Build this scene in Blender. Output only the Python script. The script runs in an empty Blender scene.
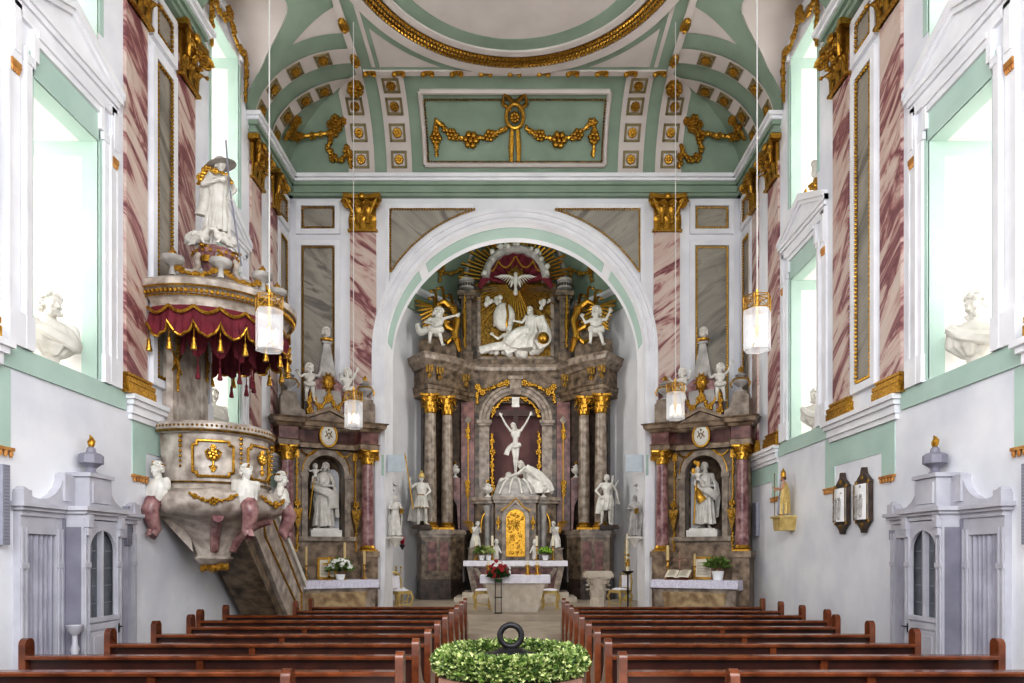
import bpy, bmesh, math, random
from mathutils import Vector, Matrix, Euler
random.seed(7)
PI = math.pi
SC = bpy.context.scene
COL = SC.collection
V = Vector

# ------------------------------------------------------------------ materials
def lin(c):
    return tuple(((x/255.0)/12.92 if x/255.0 <= 0.04045 else ((x/255.0+0.055)/1.055)**2.4) for x in c) + (1.0,)

def _new(name):
    m = bpy.data.materials.new(name); m.use_nodes = True
    nt = m.node_tree
    b = nt.nodes['Principled BSDF']
    return m, nt, b

def _ramp(nt, stops):
    r = nt.nodes.new('ShaderNodeValToRGB')
    el = r.color_ramp.elements
    while len(el) < len(stops): el.new(0.5)
    for e, (p, c) in zip(el, stops):
        e.position = p; e.color = lin(c)
    return r

def mat(name, c1, c2=None, scale=3.0, rough=0.6, metal=0.0, bump=0.0, bscale=None, detail=6, lo=0.35, hi=0.68, coat=0.0):
    m, nt, b = _new(name)
    tc = nt.nodes.new('ShaderNodeTexCoord')
    n = nt.nodes.new('ShaderNodeTexNoise'); n.inputs['Scale'].default_value = scale; n.inputs['Detail'].default_value = detail
    nt.links.new(tc.outputs['Object'], n.inputs['Vector'])
    r = _ramp(nt, [(lo, c1), (hi, c2 or c1)])
    nt.links.new(n.outputs['Fac'], r.inputs['Fac'])
    nt.links.new(r.outputs['Color'], b.inputs['Base Color'])
    b.inputs['Roughness'].default_value = rough; b.inputs['Metallic'].default_value = metal
    b.inputs['Coat Weight'].default_value = coat
    if bump:
        n2 = nt.nodes.new('ShaderNodeTexNoise'); n2.inputs['Scale'].default_value = bscale or scale*4; n2.inputs['Detail'].default_value = 5
        nt.links.new(tc.outputs['Object'], n2.inputs['Vector'])
        bp = nt.nodes.new('ShaderNodeBump'); bp.inputs['Strength'].default_value = bump; bp.inputs['Distance'].default_value = 0.02
        nt.links.new(n2.outputs['Fac'], bp.inputs['Height']); nt.links.new(bp.outputs['Normal'], b.inputs['Normal'])
    return m

def marble(name, stops, q=2.0, r=0.5, slope=1.0, rough=0.35, dist=0.8, detail=7):
    """veined marble: streaks rise towards the side walls / the viewer"""
    m, nt, b = _new(name)
    tc = nt.nodes.new('ShaderNodeTexCoord'); sp = nt.nodes.new('ShaderNodeSeparateXYZ')
    nt.links.new(tc.outputs['Object'], sp.inputs[0])
    def mth(op, a, b_=None):
        n = nt.nodes.new('ShaderNodeMath'); n.operation = op
        for i, x in enumerate((a, b_)):
            if x is None: continue
            if isinstance(x, (int, float)): n.inputs[i].default_value = x
            else: nt.links.new(x, n.inputs[i])
        return n.outputs[0]
    ax = mth('ABSOLUTE', sp.outputs[0])
    p = mth('SUBTRACT', ax, sp.outputs[1])
    qq = mth('SUBTRACT', sp.outputs[2], mth('MULTIPLY', p, slope))
    rr = mth('ADD', mth('MULTIPLY', sp.outputs[2], slope), p)
    cb = nt.nodes.new('ShaderNodeCombineXYZ')
    nt.links.new(mth('MULTIPLY', qq, q), cb.inputs[0]); nt.links.new(mth('MULTIPLY', rr, r), cb.inputs[1])
    nt.links.new(mth('MULTIPLY', sp.outputs[0], 0.15), cb.inputs[2])
    n = nt.nodes.new('ShaderNodeTexNoise'); n.inputs['Scale'].default_value = 1.0; n.inputs['Detail'].default_value = detail
    n.inputs['Distortion'].default_value = dist; n.inputs['Roughness'].default_value = 0.6
    nt.links.new(cb.outputs[0], n.inputs['Vector'])
    ra = _ramp(nt, stops); nt.links.new(n.outputs['Fac'], ra.inputs['Fac'])
    nt.links.new(ra.outputs['Color'], b.inputs['Base Color'])
    b.inputs['Roughness'].default_value = rough
    return m

def emis(name, c, s):
    m, nt, b = _new(name)
    b.inputs['Base Color'].default_value = lin(c)
    b.inputs['Emission Color'].default_value = lin(c); b.inputs['Emission Strength'].default_value = s
    return m

def glassy(name, c=(245, 248, 250), alpha=0.35, em=0.0):
    m, nt, b = _new(name)
    b.inputs['Base Color'].default_value = lin(c); b.inputs['Roughness'].default_value = 0.08
    b.inputs['Alpha'].default_value = alpha
    b.inputs['Emission Color'].default_value = lin(c); b.inputs['Emission Strength'].default_value = em
    return m

M = {}
M['plaster'] = mat('white_plaster', (225, 225, 229), (236, 236, 239), 0.9, 0.85, lo=.38, hi=.62)
M['plaster_low'] = mat('lower_plaster', (220, 222, 229), (238, 239, 243), 0.9, 0.85, lo=.36, hi=.62, detail=10)
M['stucco'] = mat('stucco_moulding', (227, 227, 231), (239, 239, 242), 2.0, 0.7)
M['ceil'] = mat('ceiling_plaster', (204, 195, 190), (215, 207, 202), 1.2, 0.85)
M['green'] = mat('sage_green_paint', (136, 154, 137), (150, 167, 150), 1.5, 0.75)
M['green_lt'] = mat('pale_green_paint', (176, 200, 190), (190, 212, 202), 1.2, 0.75)
M['gold'] = mat('gilding', (146, 106, 34), (210, 166, 72), 34, 0.34, 0.88, bump=0.15, bscale=40, lo=.34, hi=.64)
M['reveal'] = mat('window_reveal_plaster', (208, 205, 201), (216, 213, 209), 2.0, 0.85)  # darker copy of the wall plaster, offsets overexposure beside the glowing panes
M['reveal_green'] = mat('window_reveal_green', (166, 186, 176), (174, 193, 183), 2.0, 0.8)  # border green dimmed in its colour for the same overexposure
M['ochre'] = mat('ochre_marble', (132, 106, 76), (190, 166, 128), 6.0, 0.35, detail=10, lo=.34, hi=.66)
M['coffer'] = mat('coffer_paint', (126, 114, 82), (146, 132, 96), 4.0, 0.6)
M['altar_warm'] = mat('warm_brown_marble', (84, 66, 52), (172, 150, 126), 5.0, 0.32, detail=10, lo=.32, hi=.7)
M['gold_dk'] = mat('aged_gilding', (100, 76, 30), (172, 134, 60), 12, 0.4, 0.8, bump=0.4, bscale=45)
M['pink'] = marble('pink_veined_marble', [(0.28, (196, 170, 160)), (0.40, (214, 198, 188)), (0.50, (204, 180, 170)), (0.545, (168, 120, 116)), (0.585, (116, 66, 74)), (0.625, (158, 108, 108)), (0.68, (206, 182, 172))], 1.9, 0.42, 0.8, 0.35, 1.4)
M['greymarble'] = marble('grey_veined_marble', [(0.30, (104, 102, 96)), (0.45, (154, 149, 140)), (0.56, (168, 162, 152)), (0.64, (118, 114, 108))], 1.6, 0.4, 0.7, 0.35)
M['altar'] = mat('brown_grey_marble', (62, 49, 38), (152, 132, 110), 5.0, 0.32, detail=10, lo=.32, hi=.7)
M['altar_lt'] = mat('light_grey_marble', (104, 90, 78), (178, 163, 147), 5.0, 0.32, detail=10, lo=.32, hi=.7)
M['altar_dk'] = mat('dark_marble', (40, 30, 26), (96, 80, 70), 5.0, 0.3, detail=10, lo=.32, hi=.7)
M['red'] = mat('red_marble', (80, 42, 40), (146, 102, 94), 4.5, 0.3, detail=10, lo=.36, hi=.66)
M['red_pale'] = mat('pale_red_marble', (112, 66, 70), (178, 142, 138), 7.0, 0.3, detail=10, lo=.36, hi=.66)
M['mauve'] = mat('mauve_backing', (108, 70, 70), (128, 88, 86), 2.0, 0.6)
M['pulpit'] = mat('pulpit_marble', (138, 124, 113), (208, 198, 188), 5.0, 0.32, detail=10, lo=.32, hi=.66)
M['stone'] = mat('white_stone', (206, 202, 194), (232, 229, 223), 5, 0.6)
M['stone_grey'] = mat('grey_stone', (150, 146, 142), (196, 192, 188), 4, 0.6)
M['sandstone'] = mat('sandstone', (190, 178, 162), (212, 202, 188), 5, 0.7, bump=0.1)
M['floor'] = mat('floor_stone', (166, 152, 136), (190, 177, 160), 2.0, 0.5)
M['redstone'] = mat('red_sandstone', (146, 112, 98), (178, 142, 124), 6, 0.75, bump=0.15)
M['wood'] = mat('pew_wood', (88, 44, 24), (134, 74, 42), 5, 0.25, detail=8, coat=0.4)
M['wood_dk'] = mat('pew_back_wood', (50, 24, 19), (74, 38, 28), 5, 0.35, detail=8)
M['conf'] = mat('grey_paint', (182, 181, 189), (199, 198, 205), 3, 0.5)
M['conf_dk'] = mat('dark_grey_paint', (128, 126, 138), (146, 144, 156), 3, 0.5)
M['curtain'] = mat('grey_curtain', (160, 158, 170), (182, 180, 192), 3, 0.85)
M['panelgrey'] = mat('grey_panel', (150, 152, 164), (160, 162, 174), 8, 0.6)
M['panelblue'] = mat('pale_blue_panel', (192, 202, 208), (202, 210, 216), 8, 0.5)
M['darkglass'] = mat('dark_glass', (84, 88, 94), (108, 112, 118), 4, 0.15)
M['black'] = mat('black_iron', (34, 32, 34), (52, 50, 52), 8, 0.4, 0.4)
M['cloth'] = mat('red_velvet', (98, 26, 40), (124, 40, 54), 6, 0.8)
M['linen'] = mat('white_linen', (232, 228, 238), (244, 242, 247), 6, 0.85)
M['lace'] = mat('linen_lace', (198, 192, 212), (240, 238, 246), 60, 0.85, lo=.45, hi=.55)
M['darkwood'] = mat('cross_wood', (60, 38, 34), (78, 52, 46), 5, 0.5)
M['paper'] = mat('paper', (236, 228, 210), (246, 240, 226), 5, 0.8)
M['ink'] = mat('ink', (150, 140, 125), (190, 180, 160), 40, 0.8)
M['leaf'] = mat('leaf_green', (66, 94, 36), (132, 154, 76), 18, 0.5)
M['leaf_lt'] = mat('leaf_pale', (152, 168, 98), (216, 222, 162), 18, 0.5)
M['leaf_dk'] = mat('leaf_dark', (34, 62, 26), (62, 94, 40), 14, 0.55)
M['lime'] = mat('lime_blossom', (130, 176, 44), (170, 206, 80), 20, 0.6)
M['rose'] = mat('red_rose', (150, 22, 32), (186, 40, 48), 12, 0.6)
M['petal'] = mat('white_petal', (236, 234, 230), (246, 245, 242), 12, 0.6)
M['wax'] = mat('candle_wax', (238, 228, 200), (246, 238, 216), 5, 0.5)
M['wax_old'] = mat('beeswax', (206, 180, 128), (222, 198, 148), 5, 0.5)
M['brass'] = mat('brass', (188, 144, 62), (214, 172, 88), 10, 0.28, 0.9)
M['gilt_wood'] = mat('gilded_wood', (196, 168, 100), (222, 198, 134), 10, 0.4, 0.3)
M['skin'] = mat('painted_skin', (190, 140, 110), (204, 156, 126), 5, 0.6)
M['ceramic'] = mat('white_ceramic', (238, 238, 238), (246, 246, 246), 4, 0.3)
M['ruby'] = mat('ruby_glass', (130, 10, 34), (150, 18, 44), 4, 0.15)
M['glass'] = glassy('glowing_lantern_glass', (246, 248, 252), 0.34, 0.18)  # faint emission put into the panes so the glass looks bright
M['bulb'] = emis('candle_bulb', (255, 252, 244), 0.8)
M['pane'] = emis('daylit_window_pane', (255, 255, 252), 4.2)
M['iron_wire'] = mat('wire', (190, 188, 186), (205, 203, 200), 5, 0.5)
M['terracotta_hem'] = mat('gilt_fringe', (176, 118, 60), (214, 164, 96), 12, 0.5, 0.4)

# ------------------------------------------------------------------ mesh builder
class MB:
    def __init__(s, Mx=None): s.v = []; s.f = []; s.M = Mx
    def add(s, vs, fs):
        n = len(s.v)
        if s.M is not None: vs = [s.M @ V(p) for p in vs]
        s.v += [tuple(p) for p in vs]; s.f += [tuple(i+n for i in f) for f in fs]
        return s
    def box(s, x0, x1, y0, y1, z0, z1):
        return s.add([(x0,y0,z0),(x1,y0,z0),(x1,y1,z0),(x0,y1,z0),(x0,y0,z1),(x1,y0,z1),(x1,y1,z1),(x0,y1,z1)],
                     [(3,2,1,0),(4,5,6,7),(0,1,5,4),(1,2,6,5),(2,3,7,6),(3,0,4,7)])
    def prism(s, poly, axis, a, b):
        """poly in the two other axes (x: (y,z); y: (x,z); z: (x,y))"""
        def P(p, t):
            return (t,p[0],p[1]) if axis == 'x' else (p[0],t,p[1]) if axis == 'y' else (p[0],p[1],t)
        n = len(poly)
        vs = [P(p, a) for p in poly] + [P(p, b) for p in poly]
        return s.add(vs, [tuple(range(n)), tuple(range(2*n-1, n-1, -1))] + [(i, (i+1) % n, n+(i+1) % n, n+i) for i in range(n)])
    def lathe(s, prof, c=(0,0,0), seg=20, a0=0.0, a1=2*PI, sx=1.0, sy=1.0, rad=None):
        full = abs(a1-a0-2*PI) < 1e-6
        n = seg if full else seg+1
        vs = []
        for r, z in prof:
            for k in range(n):
                a = a0+(a1-a0)*k/seg
                q = r*(rad(a) if rad else 1)
                vs.append((c[0]+q*sx*math.cos(a), c[1]+q*sy*math.sin(a), c[2]+z))
        fs = []
        m = len(prof)
        for i in range(m-1):
            for k in range(seg):
                k2 = (k+1) % n
                fs.append((i*n+k, i*n+k2, (i+1)*n+k2, (i+1)*n+k))
        if full:
            if prof[0][0] > 1e-6: fs.append(tuple(range(n-1, -1, -1)))
            if prof[-1][0] > 1e-6: fs.append(tuple((m-1)*n+k for k in range(n)))
        else:
            fs.append(tuple(i*n for i in range(m)))
            fs.append(tuple(i*n+n-1 for i in range(m-1, -1, -1)))
        return s.add(vs, fs)
    def tube(s, pts, r, seg=8, closed=False, flat=1.0):
        pts = [V(p) for p in pts]; n = len(pts)
        rr = r if isinstance(r, (list, tuple)) else [r]*n
        vs = []; up = None
        for i, p in enumerate(pts):
            if closed: t = pts[(i+1) % n]-pts[i-1]
            else: t = pts[min(i+1, n-1)]-pts[max(i-1, 0)]
            if t.length < 1e-9: t = V((0,0,1))
            t.normalize()
            if up is None:
                up = V((0,0,1)) if abs(t.z) < 0.9 else V((0,1,0))
            a = t.cross(up)
            if a.length < 1e-6: a = t.orthogonal()
            a.normalize(); up2 = a.cross(t).normalized(); up = up2
            for k in range(seg):
                th = 2*PI*k/seg
                vs.append(p + a*math.cos(th)*rr[i] + up2*math.sin(th)*rr[i]*flat)
        fs = []
        for i in range(n if closed else n-1):
            j = (i+1) % n
            for k in range(seg):
                k2 = (k+1) % seg
                fs.append((i*seg+k, i*seg+k2, j*seg+k2, j*seg+k))
        if not closed:
            fs.append(tuple(range(seg-1, -1, -1))); fs.append(tuple((n-1)*seg+k for k in range(seg)))
        return s.add(vs, fs)
    def ball(s, c, r, seg=10, rings=6, Mx=None):
        if not isinstance(r, (list, tuple)): r = (r, r, r)
        vs = [(0,0,-1)]
        for i in range(1, rings):
            ph = -PI/2+PI*i/rings
            for k in range(seg):
                a = 2*PI*k/seg
                vs.append((math.cos(ph)*math.cos(a), math.cos(ph)*math.sin(a), math.sin(ph)))
        vs.append((0,0,1))
        fs = [(0, 1+(k+1) % seg, 1+k) for k in range(seg)]
        for i in range(rings-2):
            for k in range(seg):
                k2 = (k+1) % seg
                fs.append((1+i*seg+k, 1+i*seg+k2, 1+(i+1)*seg+k2, 1+(i+1)*seg+k))
        o = 1+(rings-2)*seg; L = len(vs)-1
        fs += [(L, o+k, o+(k+1) % seg) for k in range(seg)]
        out = []
        for p in vs:
            q = V((p[0]*r[0], p[1]*r[1], p[2]*r[2]))
            if Mx is not None: q = Mx @ q
            out.append(q+V(c))
        return s.add(out, fs)
    def capsule(s, a, b, ra, rb, seg=12, rings=4):
        a = V(a); b = V(b); d = b-a; L = d.length
        if L < 1e-6: return s.ball(a, max(ra, rb), seg, rings*2)
        d /= L; x = d.orthogonal().normalized(); y = d.cross(x)
        vs = [a-d*ra]; rows = []
        for i in range(1, rings+1):
            ph = -PI/2+PI/2*i/rings
            rows.append((a+d*ra*math.sin(ph), ra*math.cos(ph)))
        for i in range(0, rings):
            ph = PI/2*i/rings
            rows.append((b+d*rb*math.sin(ph), rb*math.cos(ph)))
        for c, r in rows:
            for k in range(seg):
                th = 2*PI*k/seg
                vs.append(c+x*r*math.cos(th)+y*r*math.sin(th))
        vs.append(b+d*rb); L2 = len(vs)-1; n = len(rows)
        fs = [(0, 1+(k+1) % seg, 1+k) for k in range(seg)]
        for i in range(n-1):
            for k in range(seg):
                k2 = (k+1) % seg
                fs.append((1+i*seg+k, 1+i*seg+k2, 1+(i+1)*seg+k2, 1+(i+1)*seg+k))
        o = 1+(n-1)*seg
        fs += [(L2, o+k, o+(k+1) % seg) for k in range(seg)]
        return s.add(vs, fs)
    def sweep(s, path, prof, closed=False):
        """path: plan polyline (x,y); prof: closed list (out,z); out is to the RIGHT of travel; mitred"""
        n = len(path); P = [V((p[0], p[1])) for p in path]
        vs = []
        for i in range(n):
            if closed: d0 = (P[i]-P[i-1]).normalized(); d1 = (P[(i+1) % n]-P[i]).normalized()
            else:
                d0 = (P[i]-P[i-1]).normalized() if i else (P[1]-P[0]).normalized()
                d1 = (P[i+1]-P[i]).normalized() if i < n-1 else d0
            n0 = V((d0.y, -d0.x)); n1 = V((d1.y, -d1.x))
            b = (n0+n1)
            if b.length < 1e-6: b = n0
            b.normalize(); k = 1/max(0.35, b.dot(n0))
            for o, z in prof: vs.append((P[i].x+b.x*o*k, P[i].y+b.y*o*k, z))
        m = len(prof); fs = []
        for i in range(n if closed else n-1):
            j = (i+1) % n
            for k in range(m):
                k2 = (k+1) % m
                fs.append((i*m+k, i*m+k2, j*m+k2, j*m+k))
        if not closed:
            fs.append(tuple(range(m))); fs.append(tuple((n-1)*m+k for k in range(m-1, -1, -1)))
        return s.add(vs, fs)
    def arcsweep(s, cx, cz, prof, a0, a1, seg=40):
        """prof: closed list (radius, y), swept in the XZ plane"""
        m = len(prof); vs = []
        for i in range(seg+1):
            a = a0+(a1-a0)*i/seg
            for r, y in prof: vs.append((cx+r*math.cos(a), y, cz+r*math.sin(a)))
        fs = []
        for i in range(seg):
            for k in range(m):
                k2 = (k+1) % m
                fs.append((i*m+k, i*m+k2, (i+1)*m+k2, (i+1)*m+k))
        fs.append(tuple(range(m))); fs.append(tuple(seg*m+k for k in range(m-1, -1, -1)))
        return s.add(vs, fs)
    def grid(s, rows):
        n = len(rows[0]); vs = [p for r in rows for p in r]
        return s.add(vs, [(i*n+k, i*n+k+1, (i+1)*n+k+1, (i+1)*n+k) for i in range(len(rows)-1) for k in range(n-1)])
    def mesh(s, name, recalc=True, angle=40, smooth=True):
        me = bpy.data.meshes.new(name)
        me.from_pydata(s.v, [], s.f)
        if recalc:
            bm = bmesh.new(); bm.from_mesh(me)
            bmesh.ops.recalc_face_normals(bm, faces=bm.faces)
            bm.to_mesh(me); bm.free()
        if smooth:
            me.polygons.foreach_set('use_smooth', [True]*len(me.polygons))
            me.set_sharp_from_angle(angle=math.radians(angle))
        me.update()
        return me

def link(name, me, m, parent=None, label=None):
    o = bpy.data.objects.new(name, me); COL.objects.link(o)
    if m is not None:
        me.materials.clear(); me.materials.append(M[m] if isinstance(m, str) else m)
    if parent is not None: o.parent = parent
    if label: o['label'] = label
    return o

def part(name, mb, m, parent=None, label=None, angle=40, recalc=True, smooth=True):
    return link(name, mb.mesh(name, recalc, angle, smooth), m, parent, label)

def thing(name, label, cat, loc=(0,0,0), rz=0.0, group=None):
    o = bpy.data.objects.new(name, None); COL.objects.link(o)
    o.empty_display_size = 0.1
    o.location = loc; o.rotation_euler = (0,0,rz)
    o['label'] = label; o['category'] = cat
    if group: o['group'] = group
    return o

def tag(o, label, cat, group=None):
    o['label'] = label; o['category'] = cat
    if group: o['group'] = group
    return o

def struct(name, mb, m, label, cat, angle=40, recalc=True):
    o = part(name, mb, m, None, label, angle, recalc)
    o['kind'] = 'structure'; o['category'] = cat
    return o

def dup(root, loc=None, rz=None, label=None, group=None, mirror=False):
    r = root.copy(); COL.objects.link(r)
    if loc is not None: r.location = loc
    if rz is not None: r.rotation_euler = (0,0,rz)
    if mirror: r.scale = (-1,1,1)
    if label: r['label'] = label
    if group: r['group'] = group
    def rec(a, b):
        for ch in list(a.children):
            c = ch.copy(); COL.objects.link(c); c.parent = b
            rec(ch, c)
    rec(root, r)
    return r

# ------------------------------------------------------------------ voxel fusing
def fuse(mb, voxel, smooth=2):
    me = bpy.data.meshes.new('tmp'); me.from_pydata(mb.v, [], mb.f)
    o = bpy.data.objects.new('tmp', me); COL.objects.link(o)
    r = o.modifiers.new('r', 'REMESH'); r.mode = 'VOXEL'; r.voxel_size = voxel
    if smooth:
        sm = o.modifiers.new('s', 'SMOOTH'); sm.factor = 0.5; sm.iterations = smooth
    dg = bpy.context.evaluated_depsgraph_get()
    me2 = bpy.data.meshes.new_from_object(o.evaluated_get(dg))
    bpy.data.objects.remove(o); bpy.data.meshes.remove(me)
    me2.polygons.foreach_set('use_smooth', [True]*len(me2.polygons))
    return me2

def joinmesh(me, mb, name):
    """append builder geometry to a mesh"""
    vs = [tuple(v.co) for v in me.vertices]; fs = [tuple(p.vertices) for p in me.polygons]
    n = len(vs)
    vs += mb.v; fs += [tuple(i+n for i in f) for f in mb.f]
    m2 = bpy.data.meshes.new(name); m2.from_pydata(vs, [], fs)
    m2.polygons.foreach_set('use_smooth', [True]*len(m2.polygons)); m2.update()
    bpy.data.meshes.remove(me)
    return m2

# ------------------------------------------------------------------ figures (local: x right in view, front = -y, z up)
BASE = dict(pelvis=(0,0,.95), waist=(0,.0,1.10), chest=(0,0,1.30), neck=(0,.01,1.49), head=(0,-.015,1.635),
    shL=(-.185,0,1.425), shR=(.185,0,1.425), elL=(-.25,.02,1.14), elR=(.25,.02,1.14), wrL=(-.26,-.08,.90), wrR=(.26,-.08,.90),
    hpL=(-.095,0,.93), hpR=(.095,0,.93), knL=(-.11,-.03,.50), knR=(.11,-.03,.50), anL=(-.11,.02,.075), anR=(.11,.02,.075),
    toL=(-.13,-.15,.03), toR=(.13,-.15,.03), yaw=0, pitch=0, roll=0)

def mixj(**k):
    d = dict(BASE); d.update(k); return d

def head_matrix(J):
    return Matrix.Rotation(J['yaw'], 4, 'Z') @ Matrix.Rotation(J['roll'], 4, 'Y') @ Matrix.Rotation(J['pitch'], 4, 'X')

def add_head(mb, J, k=1.0):
    c = V(J['head']); R = head_matrix(J)
    def P(x, y, z): return c + R @ V((x*k, y*k, z*k))
    R3 = R.to_3x3().to_4x4()
    mb.ball(P(0,.012,.02), (.077*k,.094*k,.092*k), 16, 12, R3)
    mb.ball(P(0,-.022,-.035), (.058*k,.066*k,.078*k), 14, 10, R3)
    mb.capsule(P(0,-.085,.012), P(0,-.112,-.028), .010*k, .017*k, 8)         # nose
    mb.capsule(P(-.045,-.076,.026), P(.045,-.076,.026), .013*k, .013*k, 8)   # brow
    for sx in (-1, 1):
        mb.ball(P(sx*.032,-.076,.004), .0125*k, 8, 6)                        # eyes
        mb.ball(P(sx*.045,-.058,-.030), .022*k, 8, 6)                        # cheeks
        mb.ball(P(sx*.080,.008,-.005), (.010*k,.020*k,.032*k), 8, 6, R3)     # ears
    mb.capsule(P(-.020,-.083,-.062), P(.020,-.083,-.062), .010*k, .010*k, 8)  # lips
    mb.ball(P(0,-.070,-.098), .022*k, 10, 6)                                 # chin

def add_hair(J, kind='short', k=1.0):
    mb = MB(); c = V(J['head']); R = head_matrix(J); rnd = random.Random(3)
    def P(x, y, z): return c + R @ V((x*k, y*k, z*k))
    def lock(x, y, z, r): mb.ball(P(x, y, z), r*k, 8, 5)
    for i in range(70):
        u = rnd.uniform(-1, 1); a = rnd.uniform(0, 2*PI); z = .03+.075*rnd.random()
        th = rnd.uniform(0, 2*PI); ph = rnd.uniform(0.05, 1.5)
        x = .083*math.cos(th)*math.cos(ph); y = .012+.099*math.sin(th)*math.cos(ph); z = .022+.098*math.sin(ph)
        if y < -.055 and z < .075: continue
        lock(x, y, z, rnd.uniform(.018, .027))
    low = {'short': -.05, 'long': -.17, 'curly': -.05, 'bun': -.04}[kind]
    for i in range({'short': 26, 'long': 60, 'curly': 44, 'bun': 30}[kind]):
        th = rnd.uniform(-.15, PI+.15); z = rnd.uniform(low, .05)
        lock(.085*math.cos(th), .015+.095*math.sin(th), z, rnd.uniform(.018, .026))
    if kind == 'bun': mb.ball(P(0,.12,.04), .045*k, 10, 8)
    return mb

def add_beard(J, L=.08, k=1.0):
    mb = MB(); c = V(J['head']); R = head_matrix(J); rnd = random.Random(5)
    for i in range(34):
        x = rnd.uniform(-.05, .05); d = rnd.random()*(1-abs(x)/.06)
        mb.ball(c + R @ V((x*k, (-.072-.012*d)*k, (-.085-L*d)*k)), rnd.uniform(.014, .022)*k, 7, 5)
    return mb

def add_hand(mb, fine, wr, d, palm_n, r=1.0, curl=0.35):
    """palm into mb, fingers into fine; d: hand direction, palm_n: palm normal"""
    wr = V(wr); d = V(d).normalized(); nrm = V(palm_n); nrm = (nrm-d*nrm.dot(d)).normalized(); sd = d.cross(nrm)
    for o in (-.022, 0, .022):
        mb.capsule(wr+d*.01*r+sd*o*.6*r, wr+d*.085*r+sd*o*r, .018*r, .017*r, 8, 3)
    for o, L in ((-.034, .062), (-.011, .078), (.012, .072), (.034, .055)):
        a = wr+d*.082*r+sd*o*r
        b = a+(d*math.cos(curl)+nrm*math.sin(curl))*L*.55*r
        c = b+(d*math.cos(curl*2.3)+nrm*math.sin(curl*2.3))*L*.5*r
        fine.capsule(a, b, .0115*r, .0105*r, 7, 2); fine.capsule(b, c, .0105*r, .008*r, 7, 2)
    a = wr+d*.03*r+sd*.026*r
    b = a+(d*.7+sd*.75+nrm*.25)*.045*r; c = b+(d*.95+sd*.2+nrm*.3)*.035*r
    fine.capsule(a, b, .014*r, .0125*r, 7, 2); fine.capsule(b, c, .0125*r, .009*r, 7, 2)

def body_mesh(J, voxel=.012, stout=1.0, child=False, no_legs=False, hands=True, curl=.35, bust=False):
    mb = MB(); fine = MB(); g = lambda n: V(J[n]); st = stout
    hk = 1.0 if not child else 1.45
    if not bust:
        mb.capsule(g('pelvis'), g('waist'), .125*st, .112*st); mb.capsule(g('waist'), g('chest'), .112*st, .135*st)
        mb.capsule(g('hpL'), g('hpR'), .098*st, .098*st)
    ch = g('chest'); up = (g('neck')-ch).normalized()
    sd = (g('shR')-g('shL')).normalized()
    mb.capsule(ch-sd*.06, ch+sd*.06, .118*st, .118*st)
    mb.capsule(ch+up*.05-sd*.09, ch+up*.05+sd*.09, .105*st, .105*st)
    mb.capsule(g('shL'), g('shR'), .062*st, .062*st); mb.capsule(ch+up*.1, g('neck'), .09*st, .06)
    hd = g('head'); R = head_matrix(J)
    mb.capsule(g('neck'), hd + R @ V((0,.02,-.05))*hk, .058 if not child else .07, .052 if not child else .07)
    add_head(mb, J, hk)
    for s in 'LR':
        sh, el, wr = g('sh'+s), g('el'+s), g('wr'+s)
        if bust:
            mb.capsule(sh, sh+(el-sh)*.45, .068*st, .058*st); continue
        mb.capsule(sh, el, .056*st, .044*st); mb.capsule(el, el+(wr-el)*.35, .044*st, .044*st)
        mb.capsule(el+(wr-el)*.35, wr, .044*st, .029*st)
        if hands:
            d = J.get('hd'+s); d = V(d) if d else (wr-el)
            add_hand(mb, fine, wr, d, J.get('pn'+s, (0,-1,0)), 1.05, curl)
        if no_legs: continue
        hp, kn, an, to = g('hp'+s), g('kn'+s), g('an'+s), g('to'+s)
        mb.capsule(hp, hp+(kn-hp)*.5, .090*st, .078*st); mb.capsule(hp+(kn-hp)*.5, kn, .078*st, .056*st)
        mb.capsule(kn, kn+(an-kn)*.35, .055*st, .058*st); mb.capsule(kn+(an-kn)*.35, an, .058*st, .036*st)
        fd = (to-an); mb.capsule(an-fd*.15+V((0,0,-.02)), to, .036, .028)
        for k in range(5):
            sdv = fd.cross(V((0,0,1)));
            if sdv.length < 1e-5: continue
            sdv.normalize(); q = to+sdv*(k-2)*.016
            fine.capsule(q, q+fd.normalized()*(.035-.004*abs(k-1)), .0115, .009, 6, 2)
    me = fuse(mb, voxel)
    if fine.v: me = joinmesh(me, fine, 'body')
    return me

def robe(rings, n=9, amp=.10, seg=72, rows=22, ph=0.0, a0=0.0, a1=2*PI, thick=0.0, twist=1.2, cap=True):
    """rings: (cx,cy,z,rx,ry,ampfactor) from top to bottom; folds deepen with ampfactor"""
    mb = MB(); m = len(rings); out = []
    full = abs(a1-a0-2*PI) < 1e-6
    N = seg if full else seg+1
    for i in range(rows+1):
        t = i/rows*(m-1); k = min(int(t), m-2); f = t-k; f = f*f*(3-2*f)
        R = [a+(b-a)*f for a, b in zip(rings[k], rings[k+1])]
        row = []
        for q in range(N):
            a = a0+(a1-a0)*q/seg
            w = math.sin(n*a+ph+twist*math.sin(2*a+i*.12))+.55*math.sin((2*n+1)*a+1.3*ph+i*.16)
            w += .4*math.sin(3*a-i*.35+ph)
            s_ = 1+amp*R[5]*w
            row.append((R[0]+R[3]*s_*math.cos(a), R[1]+R[4]*s_*math.sin(a), R[2]+.012*math.sin(5*a+ph)*R[5]))
        out.append(row)
    vs = [p for r in out for p in r]; fs = []
    for i in range(rows):
        for q in range(seg):
            q2 = (q+1) % N
            fs.append((i*N+q, i*N+q2, (i+1)*N+q2, (i+1)*N+q))
    if full and cap: fs.append(tuple(range(N-1, -1, -1))); fs.append(tuple(rows*N+q for q in range(N)))
    mb.add(vs, fs)
    return mb

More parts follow.
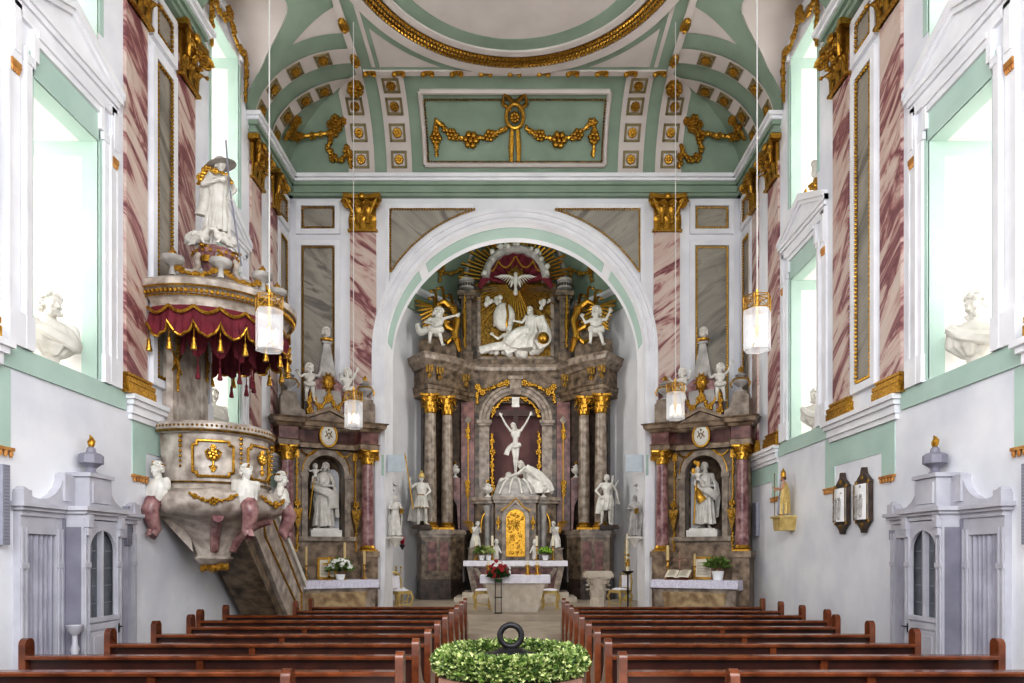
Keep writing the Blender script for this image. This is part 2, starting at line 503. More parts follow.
def swath(mb, pts, w, th=.03, n=3, seg=14, wav=.5):
    """a gathered band of cloth along a polyline"""
    pts = [V(p) for p in pts]
    P = []
    for i in range(len(pts)-1):
        for k in range(6): P.append(pts[i].lerp(pts[i+1], k/6))
    P.append(pts[-1])
    for _ in range(3):
        P = [P[0]]+[(P[i-1]+P[i]*2+P[i+1])/4 for i in range(1, len(P)-1)]+[P[-1]]
    ww = w if isinstance(w, (list, tuple)) else [w, w]
    vs = []; L = len(P); up = None
    for i, p in enumerate(P):
        t = (P[min(i+1, L-1)]-P[max(i-1, 0)]).normalized()
        if up is None: up = V((0,-1,0)) if abs(t.y) < .9 else V((0,0,1))
        a = t.cross(up).normalized(); up = a.cross(t).normalized()
        f = i/(L-1); W = ww[0]+(ww[1]-ww[0])*f
        for q in range(seg):
            an = 2*PI*q/seg
            k = 1+.18*wav*math.sin(n*2*an+f*5)+.1*wav*math.sin(5*an+f*11)
            vs.append(p+a*math.cos(an)*W*k+up*math.sin(an)*th*k)
    fs = []
    for i in range(L-1):
        for q in range(seg):
            q2 = (q+1) % seg
            fs.append((i*seg+q, i*seg+q2, (i+1)*seg+q2, (i+1)*seg+q))
    fs.append(tuple(range(seg))); fs.append(tuple((L-1)*seg+q for q in range(seg-1, -1, -1)))
    return mb.add(vs, fs)

def feather(mb, a, tip, w, nrm):
    a = V(a); tip = V(tip); d = tip-a; sd = d.cross(nrm).normalized(); n = V(nrm).normalized()
    prof = [(0,.45),(.25,.85),(.6,1.0),(.85,.75),(1.0,.15)]
    mb.grid([[a+d*t-sd*w*k, a+d*t+n*w*.35, a+d*t+sd*w*k] for t, k in prof])
    mb.grid([[a+d*t-sd*w*k, a+d*t-n*w*.35, a+d*t+sd*w*k] for t, k in prof])

def wing(mb, root, d, up, L=.45, n=8):
    """feathered wing spreading from its root towards d, arching along up"""
    root = V(root); d = V(d).normalized(); up = V(up); up = (up-d*up.dot(d)).normalized(); nrm = d.cross(up)
    if nrm.y > 0: nrm = -nrm
    arm = lambda f: root+d*L*.62*f+up*L*(.55*math.sin(f*PI*.6))
    for layer, (LL, off, wd) in enumerate(((1.0, 0.0, .105), (.66, .025, .10), (.36, .05, .09))):
        for i in range(n):
            f = i/(n-1); a = arm(f)
            dr = (d*(.18+.75*f*f)-up*(1.0-.62*f*f)).normalized()
            feather(mb, a+nrm*off*L, a+nrm*off*L*.4+dr*L*.80*LL*(.72+.36*f), wd*L*.62, nrm)
    mb.tube([arm(k/8)+nrm*.04*L for k in range(9)], [L*(.085-.05*k/8) for k in range(9)], 8)

# ------------------------------------------------------------------ ornament
def leafcurl(mb, base, out, up, w, h, curl=1.0):
    base = V(base); out = V(out).normalized(); up = V(up).normalized(); sd = out.cross(up)
    rows = []
    for i in range(7):
        t = i/6
        o = .05*h+curl*h*.42*max(0, t-.45)**1.5*2.0
        z = h*(math.sin(min(t, .86)/.86*PI/2)) - (h*.22*max(0, (t-.78)/.22))
        ww = w*.5*(math.sin(PI*min(.98, .22+t*.78))**.6)
        c = base+out*o+up*z
        rows.append([c-sd*ww-out*.02*h, c-sd*ww*.5+out*.03*h, c+out*.065*h, c+sd*ww*.5+out*.03*h, c+sd*ww-out*.02*h])
    mb.grid(rows)
    tip = rows[-1][2]
    mb.ball(tip, (w*.24, w*.2, w*.18), 7, 5)

def volute(mb, c, ax_u, ax_v, r, th):
    c = V(c); u = V(ax_u); v = V(ax_v); pts = []; rr = []
    for i in range(26):
        a = i/25*2.3*2*PI; q = r*(1-.80*i/25)
        pts.append(c+u*math.cos(a)*q+v*math.sin(a)*q); rr.append(th*(1-.4*i/25))
    mb.tube(pts, rr, 6); mb.ball(c, r*.24, 8, 6)

def capital(w, h, d, col_r=None):
    """Corinthian capital; pilaster (flat, depth d, front -y, back at y=0) or column (col_r)."""
    mb = MB()
    if col_r is None:
        mb.add([(-w*.34,0,0),(w*.34,0,0),(w*.34,-d*.28,0),(-w*.34,-d*.28,0),(-w*.36,0,h*.86),(w*.36,0,h*.86),(w*.36,-d*.34,h*.86),(-w*.36,-d*.34,h*.86)],
               [(3,2,1,0),(4,5,6,7),(0,1,5,4),(1,2,6,5),(2,3,7,6),(3,0,4,7)])
        mb.box(-w*.40, w*.40, -d*.55, 0, 0, h*.05)
        for zz, hh, n in ((.04, .38, 3), (.22, .46, 2)):
            for i in range(n):
                x = (i-(n-1)/2)*w*.27
                leafcurl(mb, (x,-d*.36,h*zz), (0,-1,0), (0,0,1), w*.215, h*hh, 1.3)
        for sx in (-1, 1):
            volute(mb, (sx*w*.40,-d*.95,h*.72), (sx*.8,-.6,0), (0,0,1), h*.15, h*.035)
            volute(mb, (sx*w*.12,-d*.8,h*.74), (sx,0,0), (0,0,1), h*.10, h*.028)
            mb.tube([(sx*w*.2,-d*.6,h*.42),(sx*w*.28,-d*.8,h*.6),(sx*w*.42,-d*1.0,h*.86)], [h*.03, h*.04, h*.035], 6)
        mb.prism([(-w*.5,0),(w*.5,0),(w*.5,-d*1.05),(w*.42,-d*1.12),(w*.2,-d*.85),(0,-d*.82),(-w*.2,-d*.85),(-w*.42,-d*1.12),(-w*.5,-d*1.05)], 'z', h*.88, h)
        mb.ball((0,-d*.95,h*.93), (h*.1, h*.07, h*.1), 8, 6)
    else:
        r = col_r
        mb.lathe([(r*1.0,0),(r*1.06,h*.03),(r*1.0,h*.06),(r*1.0,h*.4),(r*1.2,h*.87)], seg=20)
        for zz, hh, n, o in ((.05, .36, 8, 0), (.2, .46, 8, .5)):
            for i in range(n):
                a = 2*PI*(i+o)/n
                leafcurl(mb, (r*math.cos(a), r*math.sin(a), h*zz), (math.cos(a), math.sin(a), 0), (0,0,1), r*.75, h*hh)
        for i in range(4):
            a = PI/4+i*PI/2; u = (math.cos(a), math.sin(a), 0)
            for k in (-.16, .16):
                b = (math.cos(a+k), math.sin(a+k), 0)
                volute(mb, (b[0]*r*1.42, b[1]*r*1.42, h*.74), u, (0,0,1), h*.14, h*.035)
            mb.ball((math.cos(a+PI/4)*r*1.22, math.sin(a+PI/4)*r*1.22, h*.93), h*.08, 8, 6)
        q = w*.5
        pl = []
        for i in range(4):
            a = i*PI/2
            for px, py in ((q*.92, -q), (q, -q*.92), (q*.78, -q*.4), (q*.74, 0), (q*.78, q*.4), (q, q*.92)):
                pl.append((px*math.cos(a)-py*math.sin(a), px*math.sin(a)+py*math.cos(a)))
        mb.prism(pl, 'z', h*.88, h)
    return mb

def bloom(mb, c, r, nrm=(0,-1,0), petals=6):
    """little flower head facing nrm"""
    c = V(c); n = V(nrm).normalized(); u = n.orthogonal().normalized(); v = n.cross(u)
    for i in range(petals):
        a = 2*PI*i/petals
        mb.ball(c+(u*math.cos(a)+v*math.sin(a))*r*.6, r*.42, 6, 4)
    mb.ball(c+n*r*.3, r*.36, 6, 4)

def festoon(mb, pts, r, nrm=(0,-1,0), dens=1.0, rnd=None):
    """gilded garland: a rope of buds and blooms along a polyline"""
    rnd = rnd or random.Random(11); n = V(nrm).normalized()
    pts = [V(p) for p in pts]
    mb.tube([p+n*r*.3 for p in pts], r*.5, 6)
    for i in range(len(pts)-1):
        a, b = pts[i], pts[i+1]; L = (b-a).length; k = max(1, int(L/(r*.75)*dens))
        for j in range(k):
            p = a.lerp(b, j/k)
            rr = r*rnd.uniform(.55, 1.05)
            off = V((rnd.uniform(-1, 1), rnd.uniform(-1, 1), rnd.uniform(-1, 1)))*r*.6
            off -= n*off.dot(n)
            mb.ball(p+off+n*rr*.4, (rr*.75, rr*.75, rr*.75), 6, 4)
    for p in pts[1:-1:3]: bloom(mb, p+n*r*.5, r*1.3, nrm)
    return mb

def catenary(a, b, sag, n=12):
    a = V(a); b = V(b); out = []
    for i in range(n+1):
        t = i/n; p = a.lerp(b, t); p.z -= sag*4*t*(1-t); out.append(p)
    return out

def beads(mb, pts, r, step, closed=True):
    pts = [V(p) for p in pts]
    if closed: pts = pts+[pts[0]]
    for i in range(len(pts)-1):
        a, b = pts[i], pts[i+1]; L = (b-a).length; k = max(1, int(L/step))
        for j in range(k): mb.ball(a.lerp(b, (j+.5)/k), r, 5, 4)
    return mb

def urn(mb, s=1.0, c=(0,0,0), flame=False):
    prof = [(.10,0),(.11,.02),(.10,.04),(.045,.07),(.04,.11),(.07,.14),(.15,.20),(.17,.27),(.165,.31),(.10,.335),(.09,.36),(.12,.375),(.12,.395),(.06,.43),(.03,.46),(.035,.48),(.0,.51)]
    return mb.lathe([(r*s, z*s) for r, z in prof], c, 20)

def flame_mb(c, s):
    mb = MB()
    for dx, dy, h in ((0,0,1.0), (.25,.1,.7), (-.25,-.05,.75), (.05,-.25,.65)):
        mb.tube([(c[0]+dx*s*.4, c[1]+dy*s*.4, c[2]), (c[0]+dx*s, c[1]+dy*s, c[2]+h*s*.5), (c[0]+dx*s*.5+.1*s, c[1]+dy*s*.5, c[2]+h*s)], [s*.28, s*.24, s*.02], 7)
    return mb

def candlestick(label, cat, loc, h, candle, lit_mat='wax', group=None):
    """brass candlestick with a candle standing in it"""
    t = thing('candlestick', label, cat, loc, group=group)
    r = h*.16
    part('base', MB().lathe([(r,0),(r*1.05,h*.03),(r*.9,h*.07),(r*.4,h*.14),(r*.28,h*.2)], seg=16), 'brass', t)
    part('stem', MB().lathe([(r*.28,h*.2),(r*.5,h*.28),(r*.25,h*.36),(r*.22,h*.55),(r*.55,h*.66),(r*.3,h*.74),(r*.25,h*.86)], seg=14), 'brass', t)
    part('drip_pan', MB().lathe([(r*.25,h*.86),(r*.8,h*.93),(r*.82,h*.96),(r*.4,h*.96),(r*.4,h)], seg=16), 'brass', t)
    cm = MB().lathe([(r*.52,h*.96),(r*.52,h*.96+candle),(r*.1,h*.97+candle)], seg=12)
    cm.tube([(0,0,h*.96+candle),(0.003,0,h*.98+candle+.01)], r*.05, 5)
    part('candle', cm, lit_mat, t)
    return t
# ------------------------------------------------------------------ camera
cam = bpy.data.cameras.new('camera'); camo = bpy.data.objects.new('camera', cam); COL.objects.link(camo)
cam.sensor_width = 36.0; cam.sensor_fit = 'HORIZONTAL'; cam.lens = 36.0*700/1024
cam.shift_x = -5.0/1024; cam.shift_y = 214.5/1024
camo.location = (.05, 0, 1.8); camo.rotation_euler = (PI/2, 0, 0)
SC.camera = camo

HW = 5.5; EY = 17.0; ZS = 10.93; ZT = 12.5; RX = 2.02; RY = 1.5; RH = ZT-ZS
WINS = [3.95, 8.65, 13.33]          # window centres along the nave
WH = .63                             # half width of the openings
LUN = 1.2
SIDE = {-1: 'left', 1: 'right'}
T4 = Matrix.Translation
def SM(s, y0, d=0):
    m = Matrix(((0, s, 0, 0), (-s, 0, 0, 0), (0, 0, 1, 0), (0, 0, 0, 1)))
    return T4((s*(HW-d), y0, 0)) @ m
def EM(x0, d=0): return T4((x0, EY-d, 0))

def lun(y):
    for c in WINS:
        if abs(y-c) < LUN: return ZS+.02+1.40*math.sqrt(max(0, 1-((y-c)/LUN)**2))
    return ZS
def ycols():
    ys = [-2.0]
    for c in WINS:
        ys.append(c-LUN)
        ys += [c-LUN*math.cos(PI*i/16) for i in range(1, 16)]
        ys += [c-WH, c+WH, c+LUN]
    ys.append(14.6)
    return sorted(set(round(y, 4) for y in ys))

# ------------------------------------------------------------------ side walls
walls = {}
for s in (-1, 1):
    mb = MB(); X = s*HW
    ys = ycols()+[EY]
    for a, b in zip(ys, ys[1:]):
        mid = (a+b)/2
        hole = any(abs(mid-c) < WH for c in WINS)
        ta, tb = (lun(a), lun(b)) if mid < 14.6 else (ZS+.05, ZS+.05)
        segs = [(0, 4.12)] if hole else [(0, 4.12), (4.12, None)]
        if hole: segs += [(7.3, 8.3), (11.72, None)]
        for z0, z1 in segs:
            za, zb = (ta, tb) if z1 is None else (z1, z1)
            mb.add([(X,a,z0),(X,b,z0),(X,b,max(z0,zb)),(X,a,max(z0,za))], [(0,1,2,3)])
    walls[s] = struct('wall_'+SIDE[s], mb, 'plaster_low', 'white plastered %s nave wall with deep window reveals' % SIDE[s], 'wall', recalc=False)
    mb = MB()
    for c in WINS:                                     # deep window reveals
        for z0, z1 in ((4.12, 7.3), (8.3, 11.72)):
            xo = s*6.9
            y0, y1 = c-WH, c+WH
            mb.add([(X,y0,z0),(xo,y0,z0),(xo,y0,z1),(X,y0,z1)], [(0,1,2,3)])
            mb.add([(X,y1,z0),(xo,y1,z0),(xo,y1,z1),(X,y1,z1)], [(0,1,2,3)])
            mb.add([(X,y0,z0),(xo,y0,z0),(xo,y1,z0),(X,y1,z0)], [(0,1,2,3)])
            mb.add([(X,y0,z1),(xo,y0,z1),(xo,y1,z1),(X,y1,z1)], [(0,1,2,3)])
    part('window_reveal', mb, 'reveal', walls[s], recalc=False)

def pilaster(parent, Mx, w=.58, z0=4.1, z1=10.5, cap=True):
    p = part('pilaster', MB(Mx).box(-w/2, w/2, -.045, .02, z0, z1-.5), 'pink', parent, 'pink veined marble pilaster shaft')
    b = MB(Mx)
    for a_, b_, e in ((0, .12, .085), (.12, .15, .07), (.15, .21, .08), (.21, .25, .035), (.25, .29, .05)):
        b.box(-w/2-e, w/2+e, -.045-e, .02, z0+a_, z0+b_)
    part('base', b, 'gold', p, 'stepped gilded base', angle=20)
    if cap: part('capital', (lambda q: (setattr(q, 'v', [tuple(Mx @ T4((0,-.02,z1-.86)) @ V(v)) for v in q.v]), q)[1])(capital(w*1.42, .86, .20)), 'gold', p, 'gilded leafy capital')
    return p

def bead_frame(Mx, x0, x1, z0, z1, y=-.05, step=.085):
    b = MB(Mx)
    beads(b, [(x0,y,z0),(x1,y,z0),(x1,y,z1),(x0,y,z1)], .030, step*.75)
    return b

def marble_panel(parent, Mx, w, z0, z1):
    f = MB(Mx); h = w/2
    for a0, a1, b0, b1 in ((-h-.12,-h,z0-.12,z1+.12),(h,h+.12,z0-.12,z1+.12),(-h,h,z0-.12,z0),(-h,h,z1,z1+.12)):
        f.box(a0, a1, -.07, .02, b0, b1)
    p = part('panel_frame', f, 'stucco', parent)
    part('marble_panel', MB(Mx).box(-h, h, -.02, .02, z0, z1), 'greymarble', p, 'grey veined marble panel')
    b = bead_frame(Mx, -h+.04, h-.04, z0+.04, z1-.04)
    part('bead_moulding', b, 'gold', p, 'gilded bead moulding')

def lprism(Mx, poly, y0, y1): return MB(Mx).prism(poly, 'y', y0, y1)

def apron(parent, Mx, w, z1, leg=.22, drop=.72, band=.42):
    h = w/2
    m = MB(Mx)
    m.prism([(-h,z1),(h,z1),(h,z1-drop),(h-leg*1.0,z1-drop),(h-leg*1.0,z1-band),(-h+leg,z1-band),(-h+leg,z1-drop),(-h,z1-drop)], 'y', -.012, .005)
    a = part('painted_apron', m, 'green_lt', parent, 'pale green painted apron under the ledge')
    g = MB(Mx)
    for sx in (-1, 1):
        xc = sx*(h-leg/2)
        g.box(xc-leg/2-.02, xc+leg/2+.02, -.05, 0, z1-drop-.035, z1-drop)
        for k in range(5):
            x = xc+(k-2)*leg/4.4
            g.lathe([(.012, .0), (.022, .03), (.018, .07)], (x, -.03, z1-drop-.105), 8)
    part('gilt_fringe', g, 'terracotta_hem', a, 'short gilded fringe')

def ledge(parent, Mx, w, z=4.1):
    m = MB(Mx); h = w/2
    for e, z0, z1 in ((.02, z-.34, z-.26), (.05, z-.26, z-.14), (.09, z-.14, z-.07), (.13, z-.07, z)):
        m.box(-h-e, h+e, -.03-e, .01, z0, z1)
    part('ledge', m, 'stucco', parent, 'white moulded ledge carrying the pilasters', angle=20)

def cornice_block(parent, Mx, w):
    h = w/2; g = MB(Mx).box(-h, h, -.13, .02, 10.48, 10.80)
    for e, z0, z1 in ((.05, 10.56, 10.62), (.06, 10.72, 10.80)): g.box(-h-e, h+e, -.13-e, .02, z0, z1)
    p = part('entablature', g, 'green', parent, 'green painted entablature above the capitals', angle=20)
    c = MB(Mx)
    for e, z0, z1 in ((.10, 10.80, 10.86), (.16, 10.86, 10.94)): c.box(-h-e, h+e, -.13-e, .02, z0, z1)
    part('cornice_moulding', c, 'stucco', p, angle=20)

for s in (-1, 1):
    w = walls[s]
    for yc, dn in ((6.24, None), (10.94, None)):
        # a pair of pilasters with a marble panel between them
        for off in (-.79, .76): pilaster(w, SM(s, yc+off), .57)
        marble_panel(w, SM(s, yc), .52, 4.52, 9.4); marble_panel(w, SM(s, yc), .52, 9.78, 10.3)
        ledge(w, SM(s, yc+.12), 2.1); apron(w, SM(s, yc+.28), 2.27, 3.84, leg=.36, drop=.86, band=.5); cornice_block(w, SM(s, yc), 2.3)
    pilaster(w, SM(s, 14.8), .58); pilaster(w, SM(s, 15.93), .34)
    marble_panel(w, SM(s, 16.52), .5, 4.62, 9.35); marble_panel(w, SM(s, 16.52), .5, 9.75, 10.3)
    ledge(w, SM(s, 15.75), 2.3); apron(w, SM(s, 15.75), 2.3, 3.84, leg=.34, drop=.8, band=.46); cornice_block(w, SM(s, 15.75), 2.5)

# ------------------------------------------------------------------ windows
def window(s, c, idx, full=True):
    Mx = SM(s, c); ww = WH
    fr = MB(Mx)
    # painted green borders of the reveal and lintel
    gb = MB(Mx)
    for z0, z1 in ((4.12, 7.3), (8.3, 11.72)):
        for sx in (-1, 1):
            gb.box(sx*ww-(.008 if sx > 0 else 0), sx*ww+(0 if sx > 0 else .008), .01, .22, z0, z1)
        gb.box(-ww, ww, .01, .24, z1-.008, z1); gb.box(ww*s*-1-.006, ww*s*-1+.006, .22, 1.2, z1-.2, z1)
    rg = gb; gb = MB(Mx)
    gb.box(-ww-.02, ww+.02, -.012, .01, 7.3, 7.66)
    for sx in (-1, 1): gb.box(min(sx*ww, sx*(ww+.07)), max(sx*ww, sx*(ww+.07)), -.012, .01, 4.15, 7.55)
    gb.box(-ww-.62, ww+.62, -.03, .01, 3.86, 4.12)
    for sx in (-1, 1): gb.box(min(sx*ww, sx*(ww+.1)), max(sx*ww, sx*(ww+.1)), -.012, .01, 8.75, 11.6)
    names = {1: 'nearest the viewer', 2: 'beside the confessional', 3: 'next to the side altar'}
    # moulded surround with ears, consoles and pediment
    def strip(x0, x1, z0, z1, d): fr.box(min(x0, x1), max(x0, x1), -d, .01, z0, z1)
    for sx in (-1, 1):
        a = sx*(ww+.07)
        strip(a, a+sx*.10, 4.12, 7.35, .05); strip(a+sx*.10, a+sx*.13, 4.12, 7.5, .075)
        strip(a+sx*.16, a+sx*.34, 4.12, 7.95, .022); strip(a+sx*.32, a+sx*.35, 4.12, 7.95, .035)
        strip(a-sx*.04, a+sx*.14, 7.35, 7.45, .06)
        strip(a-sx*.1, a-sx*.02, 7.45, 7.8, .06)
        strip(a+sx*.17, a+sx*.33, 7.25, 7.95, .05)          # console panel
        strip(a+sx*.20, a+sx*.30, 7.35, 7.85, .065)
        strip(a-sx*.02, a+sx*.38, 4.12, 4.5, .07)           # plinth of the surround
    strip(-ww, ww, 7.66, 7.74, .05); strip(-ww, ww, 7.74, 7.8, .08)
    strip(-ww-.35, ww+.35, 7.80, 7.92, .05)
    if full: 
        root = struct('window_%d' % idx, fr, 'stucco', 'tall %s nave window, %s' % (SIDE[s], names[(idx+1)//2]), 'window', angle=20)
    hx = ww+.40
    pd = MB(Mx)
    for e, z0, z1 in ((-.06, 7.92, 7.98), (0, 7.98, 8.05), (.05, 8.05, 8.12)): pd.box(-hx-e, hx+e, -.06-e*.6, .01, z0, z1)
    pd.prism([(-hx+.08,8.12),(hx-.08,8.12),(0,8.52)], 'y', -.03, .30)
    for sx in (-1, 1):
        for e, d in ((.0, .11), (.07, .075)):
            pd.prism([(sx*(hx+.05),8.10+.02-e),(sx*(hx+.05),8.22-e),(0,8.70-e),(0,8.58-e-.02)], 'y', -d, .32)
    part('pediment', pd, 'stucco', root, 'white triangular pediment', angle=20)
    part('painted_border', gb, 'green_lt', root, 'pale green painted border')
    part('painted_border', rg, 'reveal_green', root, 'green painted edge inside the reveal')
    gs = MB(Mx)
    for sx in (-1, 1):
        a = sx*(ww+.07); x0, x1 = sorted((a+sx*.18, a+sx*.32))
        gs.box(x0, x1, -.055, 0, 7.18, 7.25)
        for k in range(4):
            x = x0+.02+(x1-x0-.04)*k/3
            gs.lathe([(.008,0),(.018,.03),(.016,.06)], (x,-.035,7.12), 6)
    part('gilt_drops', gs, 'terracotta_hem', root, 'small gilded drops')
    orn = MB(Mx)
    for sx in (-1, 1):
        festoon(orn, [(sx*.08,.10,8.80),(sx*.22,.09,8.72),(sx*.36,.08,8.66)], .055)
        bloom(orn, (sx*.50,.06,8.60), .13); bloom(orn, (sx*.40,.06,8.70), .09); bloom(orn, (sx*.60,.05,8.52), .08)
    part('gilded_flowers', orn, 'gold', root, 'gilded flower spray on the pediment')
    sash = MB(Mx)
    for z0, z1 in ((4.12, 7.3), (8.3, 11.72)):
        for x in (-ww, -.03, ww-.06): sash.box(x, x+.06, 1.28, 1.34, z0, z1)
        n = 6
        for k in range(n+1):
            z = z0+(z1-z0-.05)*k/n; sash.box(-ww, ww, 1.285, 1.335, z, z+.05)
    part('sash', sash, 'stucco', root, 'white glazing bars')
    pn = MB(Mx)
    for z0, z1 in ((4.12, 7.3), (8.3, 11.72)): pn.box(-ww, ww, 1.36, 1.38, z0, z1)
    part('pane', pn, 'pane', root, 'bright daylit glazing')
    # gilded swag over the upper opening
    if full:
        sw = MB(Mx)
        festoon(sw, catenary((-.75,-.06,11.95),(-.0,-.06,12.12),.22,6), .07); festoon(sw, catenary((0,-.06,12.12),(.75,-.06,11.95),.22,6), .07)
        for sx in (-1, 1): festoon(sw, [(sx*.78,-.06,11.95),(sx*.80,-.06,11.6),(sx*.78,-.06,11.2),(sx*.78,-.06,10.95)], .065)
        bloom(sw, (0,-.08,12.14), .13)
        part('gilded_swag', sw, 'gold', root, 'gilded swag above the upper light')
        lb = MB(Mx)
        for k in range(14):
            a0 = PI*k/14; a1 = PI*(k+1)/14
            p = [(-.74*math.cos(a0), 11.72+.45*math.sin(a0)), (-.74*math.cos(a1), 11.72+.45*math.sin(a1)), (-.66*math.cos(a1), 11.72+.38*math.sin(a1)), (-.66*math.cos(a0), 11.72+.38*math.sin(a0))]
            lb.prism(p, 'y', -.05, .01)
        part('window_hood', lb, 'stucco', root, angle=20)
    return root
for i, c in enumerate(WINS):
    for s in (-1, 1): window(s, c, 2*i+(1 if s < 0 else 2))

# ------------------------------------------------------------------ end wall with the chancel arch
AR = 3.16; AZ = 6.75; AD = 1.1
mb = MB()
arc = [(-AR*math.cos(PI*i/48), AZ+AR*math.sin(PI*i/48)) for i in range(49)]
poly = [(-HW-.1,0),(-AR,0)]+arc+[(AR,0),(HW+.1,0),(HW+.1,ZS+.2),(-HW-.1,ZS+.2)]
mb.prism(poly, 'y', EY, EY+AD)
endw = struct('wall_chancel_arch', mb, 'plaster', 'end wall of the nave pierced by the great chancel arch', 'wall', angle=25)
am = MB()
am.arcsweep(0, AZ, [(AR-.01,EY+.02),(AR-.01,EY-.05),(AR+.07,EY-.05),(AR+.09,EY-.08),(AR+.21,EY-.06),(AR+.23,EY-.10),(AR+.30,EY-.10),(AR+.30,EY+.02)], 0, PI, 60)
for s in (-1, 1):
    x0, x1 = sorted((s*(AR-.01), s*(AR+.07))); am.box(x0, x1, EY-.05, EY+.02, 0, AZ); am.box(*sorted((s*(AR+.07), s*(AR+.23))), EY-.07, EY+.02, 0, AZ); am.box(*sorted((s*(AR+.23), s*(AR+.30))), EY-.10, EY+.02, 4.3, AZ)
part('arch_moulding', am, 'stucco', endw, 'white moulded archivolt')
sf = MB()
for a0, a1 in ((.10, .72), (.80, PI-.80), (PI-.72, PI-.10)):
    sf.arcsweep(0, AZ, [(AR-.012,EY+.28),(AR-.012,EY+AD-.28),(AR+.01,EY+AD-.28),(AR+.01,EY+.28)], a0, a1, 24)
part('soffit_panel', sf, 'green_lt', endw, 'pale green panels in the arch soffit', angle=20)
for s in (-1, 1):
    p = pilaster(endw, EM(s*3.68), .63)
    marble_panel(endw, EM(s*4.77), .82, 4.3, 9.32); marble_panel(endw, EM(s*4.77), .82, 9.72, 10.28)
    # spandrel panels
    pts = [(s*3.02, 10.2), (s*3.02, AZ+math.sqrt(3.58**2-3.02**2))]
    n = 18; a0 = math.atan2(math.sqrt(3.58**2-3.02**2), 3.02); a1 = math.atan2(10.2-AZ, math.sqrt(3.58**2-(10.2-AZ)**2))
    pts += [(s*3.58*math.cos(a0+(a1-a0)*k/n), AZ+3.58*math.sin(a0+(a1-a0)*k/n)) for k in range(1, n+1)]
    sp = part('spandrel_panel', MB().prism(pts, 'y', EY-.03, EY+.01), 'greymarble', endw, 'grey marble spandrel panel', angle=20)
    b = MB(); beads(b, [(x*1.0, EY-.05, z) for x, z in pts], .030, .065)
    part('bead_moulding', b, 'gold', sp, 'gilded bead moulding')
    fm = MB()
    fm.box(*sorted((s*3.04, s*3.14)), EY-.06, EY+.01, 7.9, 10.22); fm.box(*sorted((s*1.0, s*3.14)), EY-.06, EY+.01, 10.22, 10.32)
    part('panel_frame', fm, 'stucco', sp)
    gj = MB().box(*sorted((s*3.17, s*3.34)), EY-.065, EY+.01, 3.75, 4.25)
    part('painted_block', gj, 'green_lt', endw, 'small green painted block on the arch jamb')
cb = MB()
cb.box(-HW, HW, EY-.14, EY+.02, 10.48, 10.80); cb.box(-HW, HW, EY-.19, EY+.02, 10.54, 10.60); cb.box(-HW, HW, EY-.20, EY+.02, 10.72, 10.80)
e = part('entablature', cb, 'green', endw, 'green painted entablature across the end wall', angle=20)
cc = MB()
for d, z0, z1 in ((.24, 10.80, 10.86), (.30, 10.86, 10.95)): cc.box(-HW, HW, EY-d, EY+.02, z0, z1)
part('cornice_moulding', cc, 'stucco', e, 'white cornice moulding', angle=20)

# ------------------------------------------------------------------ floor
fm = MB(); fm.box(-HW-.1, HW+.1, -3, 30, -.2, 0)
fl = struct('floor', fm, 'floor', 'beige stone floor of the nave', 'floor', angle=20)
st = MB()
st.box(-3.7, 3.7, 14.8, 15.1, 0, .15); st.box(-5.45, 5.45, 15.1, 16.95, 0, .15); st.box(-3.1, 3.1, 16.95, 18.15, 0, .15)
part('step', st, 'floor', fl, 'lower chancel step', angle=20)
st = MB(); st.box(-3.15, 3.15, 17.75, 18.12, .152, .30); st.box(-4.2, 4.2, 18.12, 27.4, .0, .30)
part('step', st, 'floor', fl, 'upper chancel step', angle=20)

# ------------------------------------------------------------------ ceiling: coved vault with lunettes
def mitx(t): return HW-RX*(1-math.cos(t))
def mity(t): return EY-RY*(1-math.cos(t))
def cz(t): return ZS+RH*math.sin(t)
NT = 14; TS = [PI/2*i/NT for i in range(NT+1)]
mb = MB(); YN = -2.0
def side_pt(s, t, y): return V((s*mitx(t), y, cz(t)))
for s in (-1, 1):
    ys = ycols()
    def col(y):
        f = lun(y); t0 = math.asin(min(.999, max(0, (f-ZS)/RH)))
        return [side_pt(s, t0+(PI/2-t0)*i/NT, y) for i in range(NT+1)]
    mb.grid([col(y) for y in ys])
    mb.grid([[side_pt(s, t, 14.6+(mity(t)-14.6)*k/10) for t in TS] for k in range(11)])
mb.grid([[V((-mitx(t)+2*mitx(t)*k/40, mity(t), cz(t))) for t in TS] for k in range(41)])
xi, yi = mitx(PI/2), mity(PI/2)
mb.add([(-xi,YN,ZT),(xi,YN,ZT),(xi,yi,ZT),(-xi,yi,ZT)], [(0,1,2,3)])
ceil = struct('ceiling', mb, 'green', 'coved ceiling painted white and sage green', 'ceiling', angle=30, recalc=False)
# white ceiling field
cf = MB(); cf.box(-xi+.0, xi-.0, YN, yi, ZT-.012, ZT-.004)
fld = part('ceiling_field', cf, 'ceil', ceil, 'off-white flat ceiling field')
lf = MB()
for s in (-1, 1):                                           # lunette vaults, white, over the windows
    for c in WINS:
        N = 24; r0, r1 = [], []
        for i in range(N+1):
            y = c-LUN*math.cos(PI*i/N); f = lun(y)-.0
            if i in (0, N): f = ZS+.02
            t0 = math.asin(min(.999, max(0, (f-ZS)/RH)))
            r0.append(V((s*(HW+.02), y, f))); r1.append(V((s*mitx(t0), y, f)))
        lf.grid([r0, r1])
part('lunette_vault', lf, 'ceil', ceil, 'white lunette vaults cut over the windows', recalc=False)
